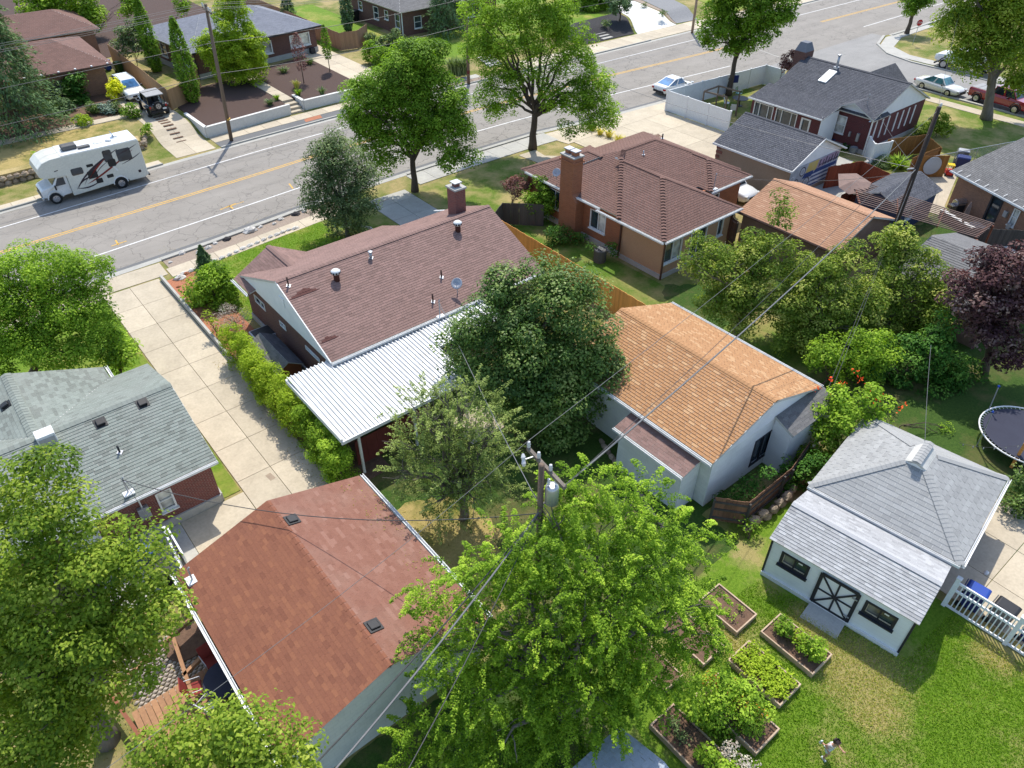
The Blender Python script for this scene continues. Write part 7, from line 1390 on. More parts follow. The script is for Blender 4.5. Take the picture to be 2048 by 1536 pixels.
wire('service cable from the dark pole to the slate house mast', aR, onp(1732, 215, k9[0], N9)+Vector((0, 0, 1.0)), .3, .016, 'cable'); wire('service cable from the dark pole to the chimney house mast', aR-Vector((0, 0, .2)), (39.6, 27.25, 3.9), .5, .016, 'cable'); wire('guy wire from the dark pole towards the street corner', tR-Vector((0, 0, .3)), (75, 30, 9), .4, .014, 'cable')
for k_, off in enumerate((0, .18)): wire('pair of cables from the dark pole down behind the grey hip roof', aR-Vector((0, 0, .5+off)), (26.6, 10.4+off, 3.4), .25, .016, 'cable', 'cable pair behind the grey hip roof')
wire('loose hanging cable above the vine thicket', at(1862, 690, 4.2), at(1850, 882, 2.6), .1, .014, 'cable_light')
# string light post
pp = at(2022, 935); sl = thing('light_post', 'orange wooden post holding string lights by the trampoline', 'post', pp); MB().box(pp.x-.06, pp.x+.06, pp.y-.06, pp.y+.06, 0, 1.5).obj('post', 'cedar', sl)
e = at(1918, 885, 1.2); m = MB(); pts = [Vector((pp.x, pp.y, 1.45)).lerp(e, i/12)-Vector((0, 0, .25*4*(i/12)*(1-i/12))) for i in range(13)]; m.tube(pts, .008, 4); m.obj('string', 'cable', sl)
for q in pts[1:-1:2]: MB().lathe(q-Vector((0, 0, .12)), [(.01, .1), (.03, .05), (.02, 0)], 8).obj('bulb', 'glass_curtain', sl)
# ------------------------------------------------------------------ street signs
pS = at(1825, 89); ss_ = thing('stop_sign', 'red octagonal stop sign on a thin post at the corner', 'sign', pS); MB().tube([pS, pS+Vector((0, 0, 2.5))], .03, 8).obj('post', 'galv', ss_)
f = Vector((-.55, -.83, 0)).normalized(); sd = Vector((-f.y, f.x, 0)); sc = pS+Vector((0, 0, 2.35))+f*.05
plain('sign_red', (.45, .015, .02), (.4, .012, .018), 4, .4)
plain('sign_white', (.75, .75, .75), None, 4, .5)
def octo(r, o, mat, nm): m = MB(); m.lathe(sc+f*o, [(r, -.004), (r, .004)], 8, f); ob = m.obj(nm, mat, ss_); return ob
oc = []
for r, o, mat, nm in ((.38, 0, 'sign_white', 'border'), (.35, .008, 'sign_red', 'face')):
    vs = [sc+f*o+(sd*math.cos(math.pi/8+k*math.pi/4)+Vector((0, 0, 1))*math.sin(math.pi/8+k*math.pi/4))*r for k in range(8)]; vs2 = [v-f*.006 for v in vs]; MB().add(vs+vs2, [tuple(range(8)), tuple(range(15, 7, -1))]+[(i, 8+i, 8+(i+1) % 8, (i+1) % 8) for i in range(8)]).obj(nm, mat, ss_)
tx = bpy.data.curves.new('lettering', 'FONT'); tx.body = 'STOP'; tx.size = .26; tx.align_x = 'CENTER'; tx.align_y = 'CENTER'; tx.extrude = .002; to = bpy.data.objects.new('lettering', tx); COL.objects.link(to); to.parent = ss_; tx.materials.append(MATS['sign_white'])
to.matrix_local = TXM = basis(sc+f*.018-pS, -sd if (sd.x*RT[0]+sd.y*RT[1]) < 0 else sd, Vector((0, 0, 1)), f)
_dg = bpy.context.evaluated_depsgraph_get(); _me = bpy.data.meshes.new_from_object(to.evaluated_get(_dg)); bpy.data.objects.remove(to); to = link('lettering', _me, 'sign_white', ss_); to.matrix_local = TXM
# ------------------------------------------------------------------ yard objects
ac = thing('air_conditioner', 'grey cylindrical air conditioner beside the brick wall under the window', 'air conditioner', at(1199, 522)); p = at(1199, 522)
MB().lathe(p, [(.38, 0), (.4, .05), (.4, .82), (.36, .88), (.3, .88)], 20).obj('casing', 'sh_charcoal', ac, smooth=False); MB().lathe(p+Vector((0, 0, .88)), [(.3, 0), (.3, .012), (.05, .02)], 20).obj('fan_grille', 'black_plastic', ac)
for i in range(12): a = i*.5236; MB().bar(p+Vector((math.cos(a)*.08, math.sin(a)*.08, .91)), p+Vector((math.cos(a)*.33, math.sin(a)*.33, .91)), .012, .012).obj('grille_bar', 'galv', ac)
for i in range(10): MB().lathe(p+Vector((0, 0, .12+i*.07)), [(.403, 0), (.41, .01), (.403, .02)], 20).obj('louver', 'black_plastic', ac)
def bin_(label, p, body, lid, rz=0.0, group=None, s=1.0):
    root = thing('wheeled_bin', label, 'bin', (p[0], p[1], p[2] if len(p) > 2 else 0), group, rz); m = MB(); a, b = .24*s, .3*s; c, d = .29*s, .37*s
    m.loft([[(-a, -b, .06), (a, -b, .06), (a, b, .06), (-a, b, .06)], [(-c, -d, .98*s), (c, -d, .98*s), (c, d, .98*s), (-c, d, .98*s)]]); m.obj('body', body, root, local=True, bevel=.03)
    m = MB(); m.loft([[(-c-.02, -d-.03, .98*s), (c+.02, -d-.03, .98*s), (c+.02, d+.03, .98*s), (-c-.02, d+.03, .98*s)], [(-c*.85, -d*.85, 1.06*s), (c*.85, -d*.85, 1.06*s), (c*.85, d*.85, 1.06*s), (-c*.85, d*.85, 1.06*s)]]); m.obj('lid', lid, root, local=True, bevel=.03)
    MB().tube([(-c, d+.06, .95*s), (c, d+.06, .95*s)], .02, 6).obj('handle', body, root, local=True)
    for x in (-c, c): MB().lathe((x-.03, b+.02, .12), [(.12, 0), (.12, .06)], 14, (1, 0, 0)).obj('wheel', 'rubber', root, local=True)
    return root
bin_('blue wheeled bin beside the toy car', at(1917, 345), 'navy_bin', 'navy_bin', .4, s=1.25); bin_('grey lidded bin behind the blue bin', (64.2, 21.6, 0), 'sh_charcoal', 'galv', .4, s=1.1)
bin_('blue bin with bright lid behind the picket railing by the shed', (23.55, 1.75, 0), 'navy_bin', 'blue_bin', .1); bin_('blue bin behind the middle of the picket railing', (23.75, -.35, 0), 'navy_bin', 'blue_bin', -.1); bin_('dark bin behind the picket railing post', (23.65, .75, 0), 'sh_charcoal', 'black_plastic', .0); bin_('dark bin behind the picket railing far bay', (23.85, -1.5, 0), 'sh_charcoal', 'black_plastic', .1)
bin_('bright blue lidded bin by the slate garage corner', (45.9, 33.0, 0), 'black_plastic', 'blue_bin', .2); bin_('black bin by the slate garage corner', (45.1, 33.0, 0), 'black_plastic', 'black_plastic', .1)
bin_('blue bin under the tree beside the open white gate', (.55, 22.9, 0), 'navy_bin', 'blue_bin', .2); bin_('black bin beside the open white gate', (.75, 21.6, 0), 'black_plastic', 'black_plastic', .1)
bin_('blue recycling bin behind the white estate car', (18.3, 87.5, G), 'blue_bin', 'blue_bin', .3); bin_('green bin behind the white estate car', (19.0, 85.9, G), 'leaf_dark', 'leaf_dark', .3)
gB = 'dark bins beside the far brick house'
for i, (px, py) in enumerate(((692, 45), (702, 44), (712, 42))): bin_('dark bin beside the far brick house wall', at(px, py, G), 'black_plastic', 'black_plastic', .2, gB, 1.2)
# storage box and little shed beside the main house
ms = thing('storage_shed', 'small low shed with dark gabled roof squeezed beside the brick wall', 'shed', (9.9, 31.2, 0))
sl_ = [(9.2, 32.9, 1.05), (9.2, 29.6, 1.05), (9.95, 29.6, 1.5), (9.95, 32.9, 1.5)]; sr_ = [(10.7, 29.6, 1.05), (10.7, 32.9, 1.05), (9.95, 32.9, 1.5), (9.95, 29.6, 1.5)]
roof_plane(ms, sl_, 'sh_charcoal', seed=191, th=.04); roof_plane(ms, sr_, 'sh_slate', seed=192, th=.04); walls(ms, [(9.3, 29.75), (10.6, 29.75), (10.6, 32.8), (9.3, 32.8)], 0, 1.05, 'stain_wood'); gable(ms, (9.25, 29.74), (10.65, 29.74), 1.03, .7, 1.45, 'stain_wood')
sb = thing('window_well', 'grey corrugated window well beside the brick wall', 'window well', (10.5, 34.2, 0)); m = MB(); m.box(9.9, 11.1, 33.6, 34.7, 0, .6); m.obj('liner', 'galv', sb, bevel=.05); MB().box(9.97, 11.1, 33.68, 34.62, .3, .606).obj('void', 'black_plastic', sb)
# raised beds: four timber sides and soil
def raised_bed(label, x0, x1, y0, y1, h=.27, t=.05, timber='bed_wood', rz=0):
    root = thing('raised_bed', label, 'raised bed', ((x0+x1)/2, (y0+y1)/2, 0))
    for a in ((x0, x1, y0, y0+t), (x0, x1, y1-t, y1), (x0, x0+t, y0+t, y1-t), (x1-t, x1, y0+t, y1-t)): MB().box(*a, 0, h).obj('timber', timber, root)
    MB().box(x0+t, x1-t, y0+t, y1-t, .02, h-.06).obj('soil', 'soil', root); return root
plain('bed_wood', (.5, .37, .26), (.36, .26, .18), 2, .85, .3, 25, objvar=.1)
raised_bed('raised timber bed of bare soil by the garden lawn corner', 15.75, 16.95, 6.45, 8.2); raised_bed('raised timber bed with tomato plants in front of the shed door', 16.45, 17.65, 3.8, 5.95); raised_bed('raised timber bed packed with strawberry plants', 14.65, 15.85, 3.85, 6.0)
raised_bed('raised timber bed under the orange tinted berry bush', 12.75, 14.0, 3.4, 5.9); raised_bed('raised timber bed with pepper plants and trellis net', 10.85, 12.0, 2.6, 6.15); raised_bed('shaded raised bed under the drooping branches', 12.0, 13.0, 6.6, 8.6); raised_bed('half hidden raised bed between drooping branches and strawberry bed', 13.85, 15.0, 6.4, 8.4)
def plants(label, pts, mat, leaf, h, dens, cat='plants', name='bed_plants', group=None):
    c = Vector((sum(p[0] for p in pts)/len(pts), sum(p[1] for p in pts)/len(pts), .24)); root = thing(name, label, cat, c, group)
    lob = [(Vector((p[0], p[1], .26+h*.5)), p[2], p[2], h*.6) for p in pts]; C, Nn, Sh, K = lobe_leaves(lob, dens, .13, leaf, up=.8); k = C[:, 2] > .26; leaf_obj('leaves', C[k], Nn[k], leaf, Sh[k], mat, root)
    m = MB(); [limb(m, (p[0], p[1], .22), (p[0]+.03, p[1], .26+h), .012, .006, n=3, seg=5) for p in pts]; m.obj('stems', 'leaf_ivy', root); return root
plants('leafy tomato plant at the near end of the timber bed', [(17.1, 5.5, .3), (16.9, 5.3, .2)], 'leaf_maple', .1, .6, 330); plants('yellowing tomato plant in the middle of the timber bed', [(17.2, 4.9, .22)], 'leaf_lime', .09, .5, 330); plants('bushy tomato plants crowding the shed door bed', [(17.0, 4.55, .3), (17.25, 4.2, .3), (16.95, 4.1, .2)], 'leaf_bright', .1, .65, 330)
plants('dense strawberry plants filling the timber bed', [(15.25+dx, 4.15+i*.3, .26) for i in range(6) for dx in (-.35, 0, .35)], 'leaf_lime', .1, .2, 260); plants('sparse seedlings in the bare soil bed', [(16.2, 7.2, .12), (16.6, 7.0, .14), (16.1, 6.9, .1)], 'leaf_bright', .07, .2, 260); plants('bright pepper plants in the netted bed', [(11.5, 3.6, .4), (11.4, 4.3, .36), (11.4, 2.9, .4)], 'leaf_bright', .12, .45, 300); plants('greyish flowering herbs at the netted bed side', [(12.05, 3.9, .3), (12.1, 3.2, .3)], 'leaf_grey', .08, .4, 260); plants('small herbs in the netted bed end', [(11.2, 5.2, .22), (11.5, 5.7, .2)], 'leaf_olive', .08, .3, 260)
nt = thing('trellis_net', 'dark netting laid over the bed end', 'netting', (11.6, 5.6, .3)); m = MB()
for i in range(9): m.tube([(11.15+i*.1, 5.0, .34), (11.15+i*.1, 6.05, .34)], .006, 4); m.tube([(11.1, 5.05+i*.12, .35), (12.0, 5.05+i*.12, .35)], .006, 4)
m.obj('net', 'black_plastic', nt)
# trampoline
tp = Vector((33.9, 4.15, 0)); tr_ = thing('trampoline', 'round navy trampoline with white rim and poles in the shaded garden', 'trampoline', tp); R_ = 2.05
MB().lathe(tp+Vector((0, 0, .78)), [(0, 0), (R_-.16, 0), (R_-.16, .02), (0, .02)], 40).obj('mat', 'tramp_mat', tr_); 
m = MB(); m.tube([tp+Vector((math.cos(a)*R_, math.sin(a)*R_, .8)) for a in [i*2*math.pi/40 for i in range(41)]], .035, 8); m.obj('rim', 'white_trim', tr_)
m = MB(); [m.tube([tp+Vector((math.cos(a)*(R_-.15), math.sin(a)*(R_-.15), .79)), tp+Vector((math.cos(a)*R_, math.sin(a)*R_, .8))], .012, 4) for a in [i*2*math.pi/64 for i in range(64)]]; m.obj('springs', 'white_trim', tr_, kind='stuff')
for i in range(6):
    a = i*math.pi/3+.3; p = tp+Vector((math.cos(a)*R_, math.sin(a)*R_, 0)); MB().tube([p, p+Vector((0, 0, .8)), p+Vector((math.cos(a)*.1, math.sin(a)*.1, 2.1))], .025, 6).obj('pole', 'galv', tr_); MB().lathe(p+Vector((math.cos(a)*.1, math.sin(a)*.1, 2.1)), [(.05, 0), (.06, .05), (.02, .1)], 8).obj('pole_cap', 'blue_bin', tr_)
# barbecue, parasol, toy car, pergola
bq = thing('barbecue', 'black gas barbecue with chrome lid by the tan brick wall', 'barbecue', (55.0, 17.5, 0), rz=-.4)
MB().box(-.35, .35, -.25, .25, .15, .8).obj('cabinet', 'black_plastic', bq, local=True, bevel=.02); MB().box(-.75, -.36, -.25, .25, .8, .85).obj('side_shelf', 'chrome', bq, local=True); MB().box(.36, .75, -.25, .25, .8, .85).obj('side_shelf', 'chrome', bq, local=True)
m = MB(); m.loft([[(x, -.27, .82), (x, .27, .82), (x, .25, 1.1), (x, .1, 1.2), (x, -.15, 1.15), (x, -.27, .98)] for x in (-.4, .4)]); m.obj('lid', 'chrome', bq, local=True, bevel=.02); MB().tube([(-.3, -.32, 1.0), (.3, -.32, 1.0)], .018, 6).obj('handle', 'black_plastic', bq, local=True)
for x in (-.3, .3): MB().lathe((x-.03, -.2, .1), [(.1, 0), (.1, .06)], 12, (1, 0, 0)).obj('wheel', 'rubber', bq, local=True)
um = thing('parasol', 'closed brown parasol beside the slatted pergola', 'parasol', at(1915, 470)); p = at(1915, 470); MB().tube([p, p+Vector((0, 0, 2.3))], .03, 8).obj('pole', 'stain_wood', um); MB().lathe(p+Vector((0, 0, .9)), [(.05, 0), (.14, .3), (.17, .7), (.12, 1.2), (.03, 1.5)], 10).obj('folded_canopy', 'pergola_wood', um)
plain('toy_red', (.55, .02, .015), None, 3, .35); plain('toy_yellow', (.7, .5, .02), None, 3, .35)
ty = thing('toy_car', 'red and yellow ride in toy car by the blue bin', 'toy car', at(1895, 350), rz=.6); m = MB(); m.loft([[(x, -w, .12), (x, w, .12), (x, w, t), (x, -w, t)] for x, w, t in ((-.42, .18, .4), (-.3, .26, .5), (.1, .27, .45), (.35, .25, .42), (.45, .15, .3))]); m.obj('body', 'toy_red', ty, local=True, bevel=.05)
for x, y in ((-.25, .22), (-.25, -.22), (.15, .22), (.15, -.22)): MB().tube([(x, y, .42), (x*.85, y*.9, .85)], .03, 6).obj('roof_pillar', 'toy_yellow', ty, local=True)
MB().box(-.3, .2, -.25, .25, .83, .9).obj('roof', 'toy_yellow', ty, local=True, bevel=.04)
for x in (-.28, .28): 
    for y in (-.27, .27): MB().lathe((x, y-.03, .12), [(.12, 0), (.12, .06)], 12, (0, 1, 0)).obj('wheel', 'black_plastic', ty, local=True)
pg = thing('pergola', 'long slatted pergola roof with brown battens behind the tan orange garage', 'pergola', (49, 16.5, 0)); pa, pb, pc, pd = at(1672, 372, 2.3), at(1920, 455, 2.3), at(1898, 472, 2.3), at(1690, 420, 2.3)
pa, pb, pc, pd = Vector((49.4, 23.0, 2.4)), Vector((50.2, 13.6, 2.4)), Vector((47.6, 13.4, 2.4)), Vector((46.3, 20.6, 2.4))
for i in range(12): t = i/11; MB().bar(pa.lerp(pd, t), pb.lerp(pc, t), .06, .04).obj('batten', 'pergola_wood', pg)
for t in (.02, .35, .68, .98): MB().bar(pa.lerp(pb, t)-Vector((0, 0, .1)), pd.lerp(pc, t)-Vector((0, 0, .1)), .06, .14).obj('rafter', 'stain_wood', pg)
for q in (pa, pb, pc, pd): MB().bar((q.x, q.y, 0), (q.x, q.y, 2.25), .1, .1, (1, 0, 0)).obj('post', 'stain_wood', pg)
lw = thing('deck_skirt', 'long low red wall with white coping beside the pergola deck', 'wall', (52, 15, 0)); MB().bar((53.6, 18.0, .3), (50.6, 10.2, .3), .14, .6).obj('wall_run', 'red_paint_wall', lw); MB().bar((53.6, 18.0, .64), (50.6, 10.2, .64), .3, .07).obj('coping', 'white_trim', lw)
dkk = thing('wood_deck', 'small orange board deck by the closed parasol', 'deck', (50.6, 13, 0)); [board('plank', 'deck_wood', dkk, (49.0+i*.21, 13.0+i*.03, .1), (.1, 1), 2.4, .19, .04) for i in range(12)]
tc = thing('tarp', 'folded brown tarp draped at the pergola end', 'tarp', (49.0, 22.6, 2.0)); m = MB(); m.add([(47.2, 22.6, 2.5), (48.6, 23.6, 2.75), (50.0, 23.0, 2.6), (49.6, 21.6, 2.5), (48.4, 21.2, 2.3), (48.6, 22.4, 2.66), (47.4, 21.9, 2.2)], [(0, 1, 5), (1, 2, 5), (2, 3, 5), (3, 4, 5), (4, 6, 5), (6, 0, 5)]); m.obj('cloth', 'pergola_wood', tc)
# yard clutter by slate house: barrel pots, buckets, frame swing, table
for i, (px, py, mt, lab) in enumerate(((1690, 300, 'leaf_dark', 'dark green tub below the electric meters'), (1705, 306, 'galv', 'grey bucket below the electric meters'), (1716, 300, 'white_trim', 'white bucket on the clutter by the white gate'), (1668, 288, 'navy_bin', 'dark blue tub at the slate garage corner'))): p = at(px, py); tag(MB().lathe((0, 0, 0), [(.24, 0), (.3, .5), (.27, .5), (.22, .06)], 12).obj('tub', mt, local=True), lab, 'tub').location = p
sf = thing('swing_frame', 'brown timber swing frame inside the white fence', 'swing frame', (57.8, 40.2, 0))
for x, y in ((56.6, 41.8), (58.8, 41.9), (56.9, 39.5), (59.0, 39.7)): MB().bar((x, y, 0), (x, y, 2.2), .1, .1, (1, 0, 0)).obj('post', 'pole_wood', sf)
for a, b in (((56.6, 41.8), (58.8, 41.9)), ((56.6, 41.8), (56.9, 39.5)), ((58.8, 41.9), (59.0, 39.7))): MB().bar((*a, 2.2), (*b, 2.2), .1, .12).obj('beam', 'pole_wood', sf)
tbq = at(1478, 212); tbl = thing('round_table', 'dark round patio table inside the white fence', 'table', tbq); MB().lathe(tbq+Vector((0, 0, .7)), [(.05, 0), (.75, 0), (.75, .04), (.05, .05)], 20).obj('table_top', 'black_plastic', tbl); MB().tube([tbq, tbq+Vector((0, 0, .7))], .05, 8).obj('pedestal', 'black_plastic', tbl); MB().lathe(tbq, [(.35, 0), (.3, .05)], 14).obj('base', 'black_plastic', tbl)
def chair(label, p, rz, mat, frame='galv', group=None):
    root = thing('garden_chair', label, 'chair', p, group, rz); MB().box(-.25, .25, -.25, .25, .42, .46).obj('seat', mat, root, local=True, bevel=.02); m = MB(); m.obox((0, .27, .72), (.25, 0, 0), (0, .015, 0), (0, .06, .27)); m.obj('backrest', mat, root, local=True)
    for x in (-.24, .24):
        for y in (-.23, .23): MB().tube([(x, y, 0), (x, y, .44)], .016, 6).obj('leg', frame, root, local=True)
        MB().tube([(x*1.08, -.24, .64), (x*1.08, .26, .66)], .016, 6).obj('armrest', frame, root, local=True); MB().tube([(x*1.08, -.24, .44), (x*1.08, -.24, .64)], .014, 6).obj('arm_support', frame, root, local=True)
    return root
chair('white garden chair by the round patio table', at(1452, 215), .5, 'white_trim'); chair('second white chair against the timber swing frame', at(1465, 228), 2.2, 'white_trim'); chair('teal folding chair by the timber swing frame', at(1476, 196), .2, 'teal_glass')
# backboard on the tree behind the vinyl fence
bb_ = thing('basketball_backboard', 'navy board fixed to the street tree behind the white fence', 'board', on(1470, 158, at(1457, 191))); MB().box(-.35, .35, -.03, .03, -.35, .35).obj('board', 'navy_bin', bb_, local=True); bb_.rotation_euler = (0, 0, -.6); MB().box(-.5, -.35, -.04, .02, -.6, -.38).obj('yellow_tag', 'toy_yellow', bb_, local=True); MB().box(-.6, -.3, .03, .1, -.1, .1).obj('mount', 'pole_wood', bb_, local=True)
# deck, cobbles, table under the red garage's left eave
dk = thing('timber_deck', 'orange brown timber deck with cross beams beside the red garage', 'deck', (-.6, 16.0, 0)); 
for i in range(13): board('plank', 'deck_wood', dk, (-1.9+i*.2, 15.7, .25), (0, 1), 2.9, .185, .04)
for a, b in (((-2.1, 18.0), (1.0, 19.05)), ((-.2, 17.0), (1.05, 17.5)), ((-.1, 15.6), (1.05, 16.2)), ((-2.3, 18.0), (-1.9, 15.2)), ((.05, 18.6), (-.25, 15.9))): MB().bar((*a, .75), (*b, .75), .12, .14).obj('beam', 'stain_wood' if a[0] < -.15 and b[0] < 0 else 'deck_wood', dk)
for x, y in ((-2.1, 18.0), (-1.9, 15.2), (.05, 18.6), (-.2, 15.9), (.9, 17.4), (-.15, 17.0)): MB().box(x-.05, x+.05, y-.05, y+.05, 0, .7).obj('post', 'stain_wood', dk)
cb_ = thing('cobble_patio', None, None); cb_['kind'] = 'structure'; rg = random.Random(3); m = MB(); m.box(0, 1, 0, 1, 0, .05); cm = []
plain('cobble', (.42, .36, .3), (.3, .255, .215), 3, .85, .3, 20, objvar=.18)
mm = MB(); mm.obox((0, 0, .02), (.5, 0, 0), (0, .5, 0), (0, 0, .03)); cme = mm.mesh('cobble'); cme.materials.append(MATS['cobble']); cme2 = cme; mt2 = MB(); mt2.rock((0, 0, .0), .56, .56, .06, 5); cme2 = mt2.mesh('cobble'); cme2.materials.append(MATS['cobble'])
for r in range(19):
    for k in range(15):
        x = -1.75+k*.2+(r % 2)*.1; y = 17.05+r*.13
        if x < .95 and not (x > -.05 and y > 18.2): inst(cme2, 'cobble', cb_, basis(Vector((x, y, .03)), Vector((.185, 0, 0)), Vector((0, .12, 0)), Vector((0, 0, 1))))
MB().lathe((.35, 18.7, 0), [(.75, 0), (.75, .12), (.62, .13)], 20).obj('planting_ring', 'soil', kind='structure')
plain('cushion_red', (.22, .03, .025), (.18, .025, .02), 3, .8)
ot = thing('oval_table', 'dark oval patio table under the garage eave', 'table', (.85, 15.9, .3)); MB().lathe((.85, 15.9, .95), [(.02, 0), (.7, 0), (.72, .02), (.7, .04), (.02, .05)], 28).obj('table_top', 'tramp_mat', ot); MB().tube([(.85, 15.9, .29), (.85, 15.9, .96)], .06, 8).obj('pedestal', 'black_plastic', ot)
chair('red cushioned metal chair on the timber deck', (-.1, 16.35, .29), 1.3, 'cushion_red'); chair('red cushioned chair tucked behind the oval table', (.75, 17.0, .29), .1, 'cushion_red'); chair('mesh metal chair at the deck edge of the oval table', (.05, 15.5, .29), 2.0, 'galv'); chair('red cushioned chair in the shade beyond the oval table', (1.1, 14.6, .29), 3.2, 'cushion_red')
shrub('burning_bush', 'small red leaved shrub beside the cobbles under the tree', (.25, 20.3, 0), [(362, 1265, 14), (355, 1285, 12), (375, 1290, 12)], 'leaf_red', leaf=.1, dens=200)
# planter and litter
pt_ = at(1972, 1147); tag(MB().rock((0, 0, .03), .14, .1, .1, 9).obj('paper_scrap', 'white_trim', local=True), 'white crumpled paper lying on the concrete pad', 'litter').location = pt_
# ------------------------------------------------------------------ vehicles (built in local axes: +X forward)
plain('paint_white', (.72, .72, .7), (.68, .68, .66), 1, .25, coat=.8); plain('paint_silver', (.66, .64, .6), (.6, .58, .55), 1, .22, metal=.15, coat=.8); plain('paint_black', (.016, .017, .02), (.022, .023, .026), 1, .2, coat=1); plain('paint_red', (.3, .012, .015), (.24, .01, .012), 1, .2, coat=1)
plain('lamp_red', (.4, .012, .01), None, 3, .2); plain('lamp_clear', (.6, .6, .58), None, 3, .1); plain('rv_shell', (.64, .63, .55), (.6, .59, .52), 1, .35, coat=.3); plain('rv_white', (.74, .74, .72), None, 1, .3, coat=.3); plain('swoosh_dark', (.03, .018, .03), None, 2, .4); plain('swoosh_red', (.2, .015, .012), None, 2, .4); plain('skin', (.42, .23, .15), (.38, .2, .13), 6, .55); plain('tonneau', (.3, .3, .3), (.25, .25, .25), 3, .7)
def wheel(root, x, y, r, w=.2, side=1, rim='rim'):
    o = MB().lathe((x, y-w/2, r), [(r*.55, 0), (r*.93, .01), (r, .04), (r, w-.04), (r*.93, w-.01), (r*.55, w)], 22, (0, 1, 0)).obj('wheel', 'rubber', root, local=True, smooth=False)
    yy = y+side*(w/2-.005); MB().lathe((x, yy-.012, r), [(.03, 0), (r*.6, .0), (r*.6, .02), (.03, .03 if side > 0 else .0)], 18, (0, 1, 0)).obj('rim', rim, o, local=True)
    for i in range(5):
        a = i*1.2566; m = MB(); c = Vector((x+math.cos(a)*r*.33, yy+side*.02, r+math.sin(a)*r*.33)); d = Vector((math.cos(a), 0, math.sin(a))); t = Vector((-math.sin(a), 0, math.cos(a))); m.obox(c, d*r*.25, t*r*.06, Vector((0, .008, 0))); m.obj('spoke', 'chrome', o, local=True)
def car(name, label, loc, heading, L_, Wd, Ht, paint, kind='sedan', wr=.33, wb=2.7, cat='car', glassm='car_glass', front_off=.9):
    "body lofted from cross sections; greenhouse, panes, lights, bumpers, mirrors and wheels as parts"
    root = thing(name, label, cat, loc, rz=heading); w = Wd/2; h = L_/2; belt = Ht*.6; gc = .2
    if kind == 'sedan': st = [(-h, .78, .45, belt*.82), (-h+.12, .9, .3, belt*1.0), (-h+.6, .98, gc, belt*1.08), (-h+1.3, 1, gc, belt*1.04), (0, 1, gc, belt), (h-1.5, 1, gc, belt*.98), (h-.9, .98, gc, belt*.92), (h-.25, .92, .28, belt*.78), (h, .72, .42, belt*.6)]; gh = (-h+.75, -h+1.75, .35, h-1.45)
    elif kind == 'wagon': st = [(-h, .85, .5, belt*.95), (-h+.1, .94, .32, belt*1.05), (-h+.7, 1, gc, belt*1.02), (0, 1, gc, belt), (h-1.4, 1, gc, belt*.98), (h-.8, .98, gc, belt*.95), (h-.2, .93, .3, belt*.82), (h, .75, .42, belt*.66)]; gh = (-h+.1, -h+.55, .45, h-1.25)
    elif kind == 'coupe': st = [(-h, .8, .45, belt*.95), (-h+.12, .92, .3, belt*1.12), (-h+.6, 1, gc, belt*1.12), (0, 1, gc, belt), (h-1.5, 1, gc, belt*.95), (h-.3, .92, .28, belt*.76), (h, .72, .42, belt*.6)]; gh = (-h+.35, -h+1.7, .35, h-1.35)
    else: st = [(-h, .92, .5, belt*.98), (-h+.08, .97, .42, belt), (0, 1, .4, belt), (h-1.4, 1, .4, belt), (h-.3, .97, .42, belt*.94), (h, .85, .5, belt*.8)]; gh = None
    def ring(x, k, zb, zt):
        a = w*k; return [(x, -a*.9, zb), (x, -a, zb+.12), (x, -a*1.0, zb+(zt-zb)*.62), (x, -a*.95, zt-.05), (x, -a*.8, zt), (x, a*.8, zt), (x, a*.95, zt-.05), (x, a, zb+(zt-zb)*.62), (x, a, zb+.12), (x, a*.9, zb)]
    m = MB(); m.loft([ring(*s) for s in st]); m.obj('body', paint, root, local=True, smooth=True).data.polygons.foreach_set('use_smooth', [True]*len(m.f))
    return root, w, h, belt, gh, Ht
def greenhouse(root, w, zb, zt, gh, paint, glassm, nside=2, kb=.9, kt=.7):
    x0, x1, x2, x3 = gh; B0 = [(x0, -w*kb, zb), (x3, -w*kb*.97, zb), (x3, w*kb*.97, zb), (x0, w*kb, zb)]; T0 = [(x1, -w*kt, zt), (x2, -w*kt, zt), (x2, w*kt, zt), (x1, w*kt, zt)]
    xm = (x1+x2)/2; m = MB(); m.add(B0+T0, [(0, 1, 5, 4), (1, 2, 6, 5), (2, 3, 7, 6), (3, 0, 4, 7)]); m.add([T0[0], T0[1], T0[2], T0[3], (xm, -w*kt*.8, zt+.045), (xm, w*kt*.8, zt+.045)], [(0, 1, 4), (1, 2, 5, 4), (2, 3, 5), (3, 0, 4, 5)]); m.obj('cabin', paint, root, local=True)
    V = Vector
    def pane(q, nm, inset=.1, out=.012):
        q = [V(p) for p in q]; c = sum(q, V((0, 0, 0)))/4; n = (q[1]-q[0]).cross(q[3]-q[0]).normalized(); n = n if n.dot(c-V((0, 0, zb))) > 0 else -n
        q = [c+(p-c)*(1-inset)+n*out for p in q]; m = MB(); m.slab(q if (q[1]-q[0]).cross(q[2]-q[1]).dot(n) > 0 else q[::-1], .01); m.obj(nm, glassm, root, local=True)
    pane([B0[1], B0[2], T0[2], T0[1]], 'windscreen', .12); pane([B0[3], B0[0], T0[0], T0[3]], 'rear_window', .14)
    for s in (0, 1):
        b0, b1, t1, t0 = (V(B0[0]), V(B0[1]), V(T0[1]), V(T0[0])) if s == 0 else (V(B0[3]), V(B0[2]), V(T0[2]), V(T0[3]))
        for k in range(nside):
            a, b = k/nside+.015, (k+1)/nside-.015; pane([b0.lerp(b1, a), b0.lerp(b1, b), t0.lerp(t1, b), t0.lerp(t1, a)], 'side_window', .12)
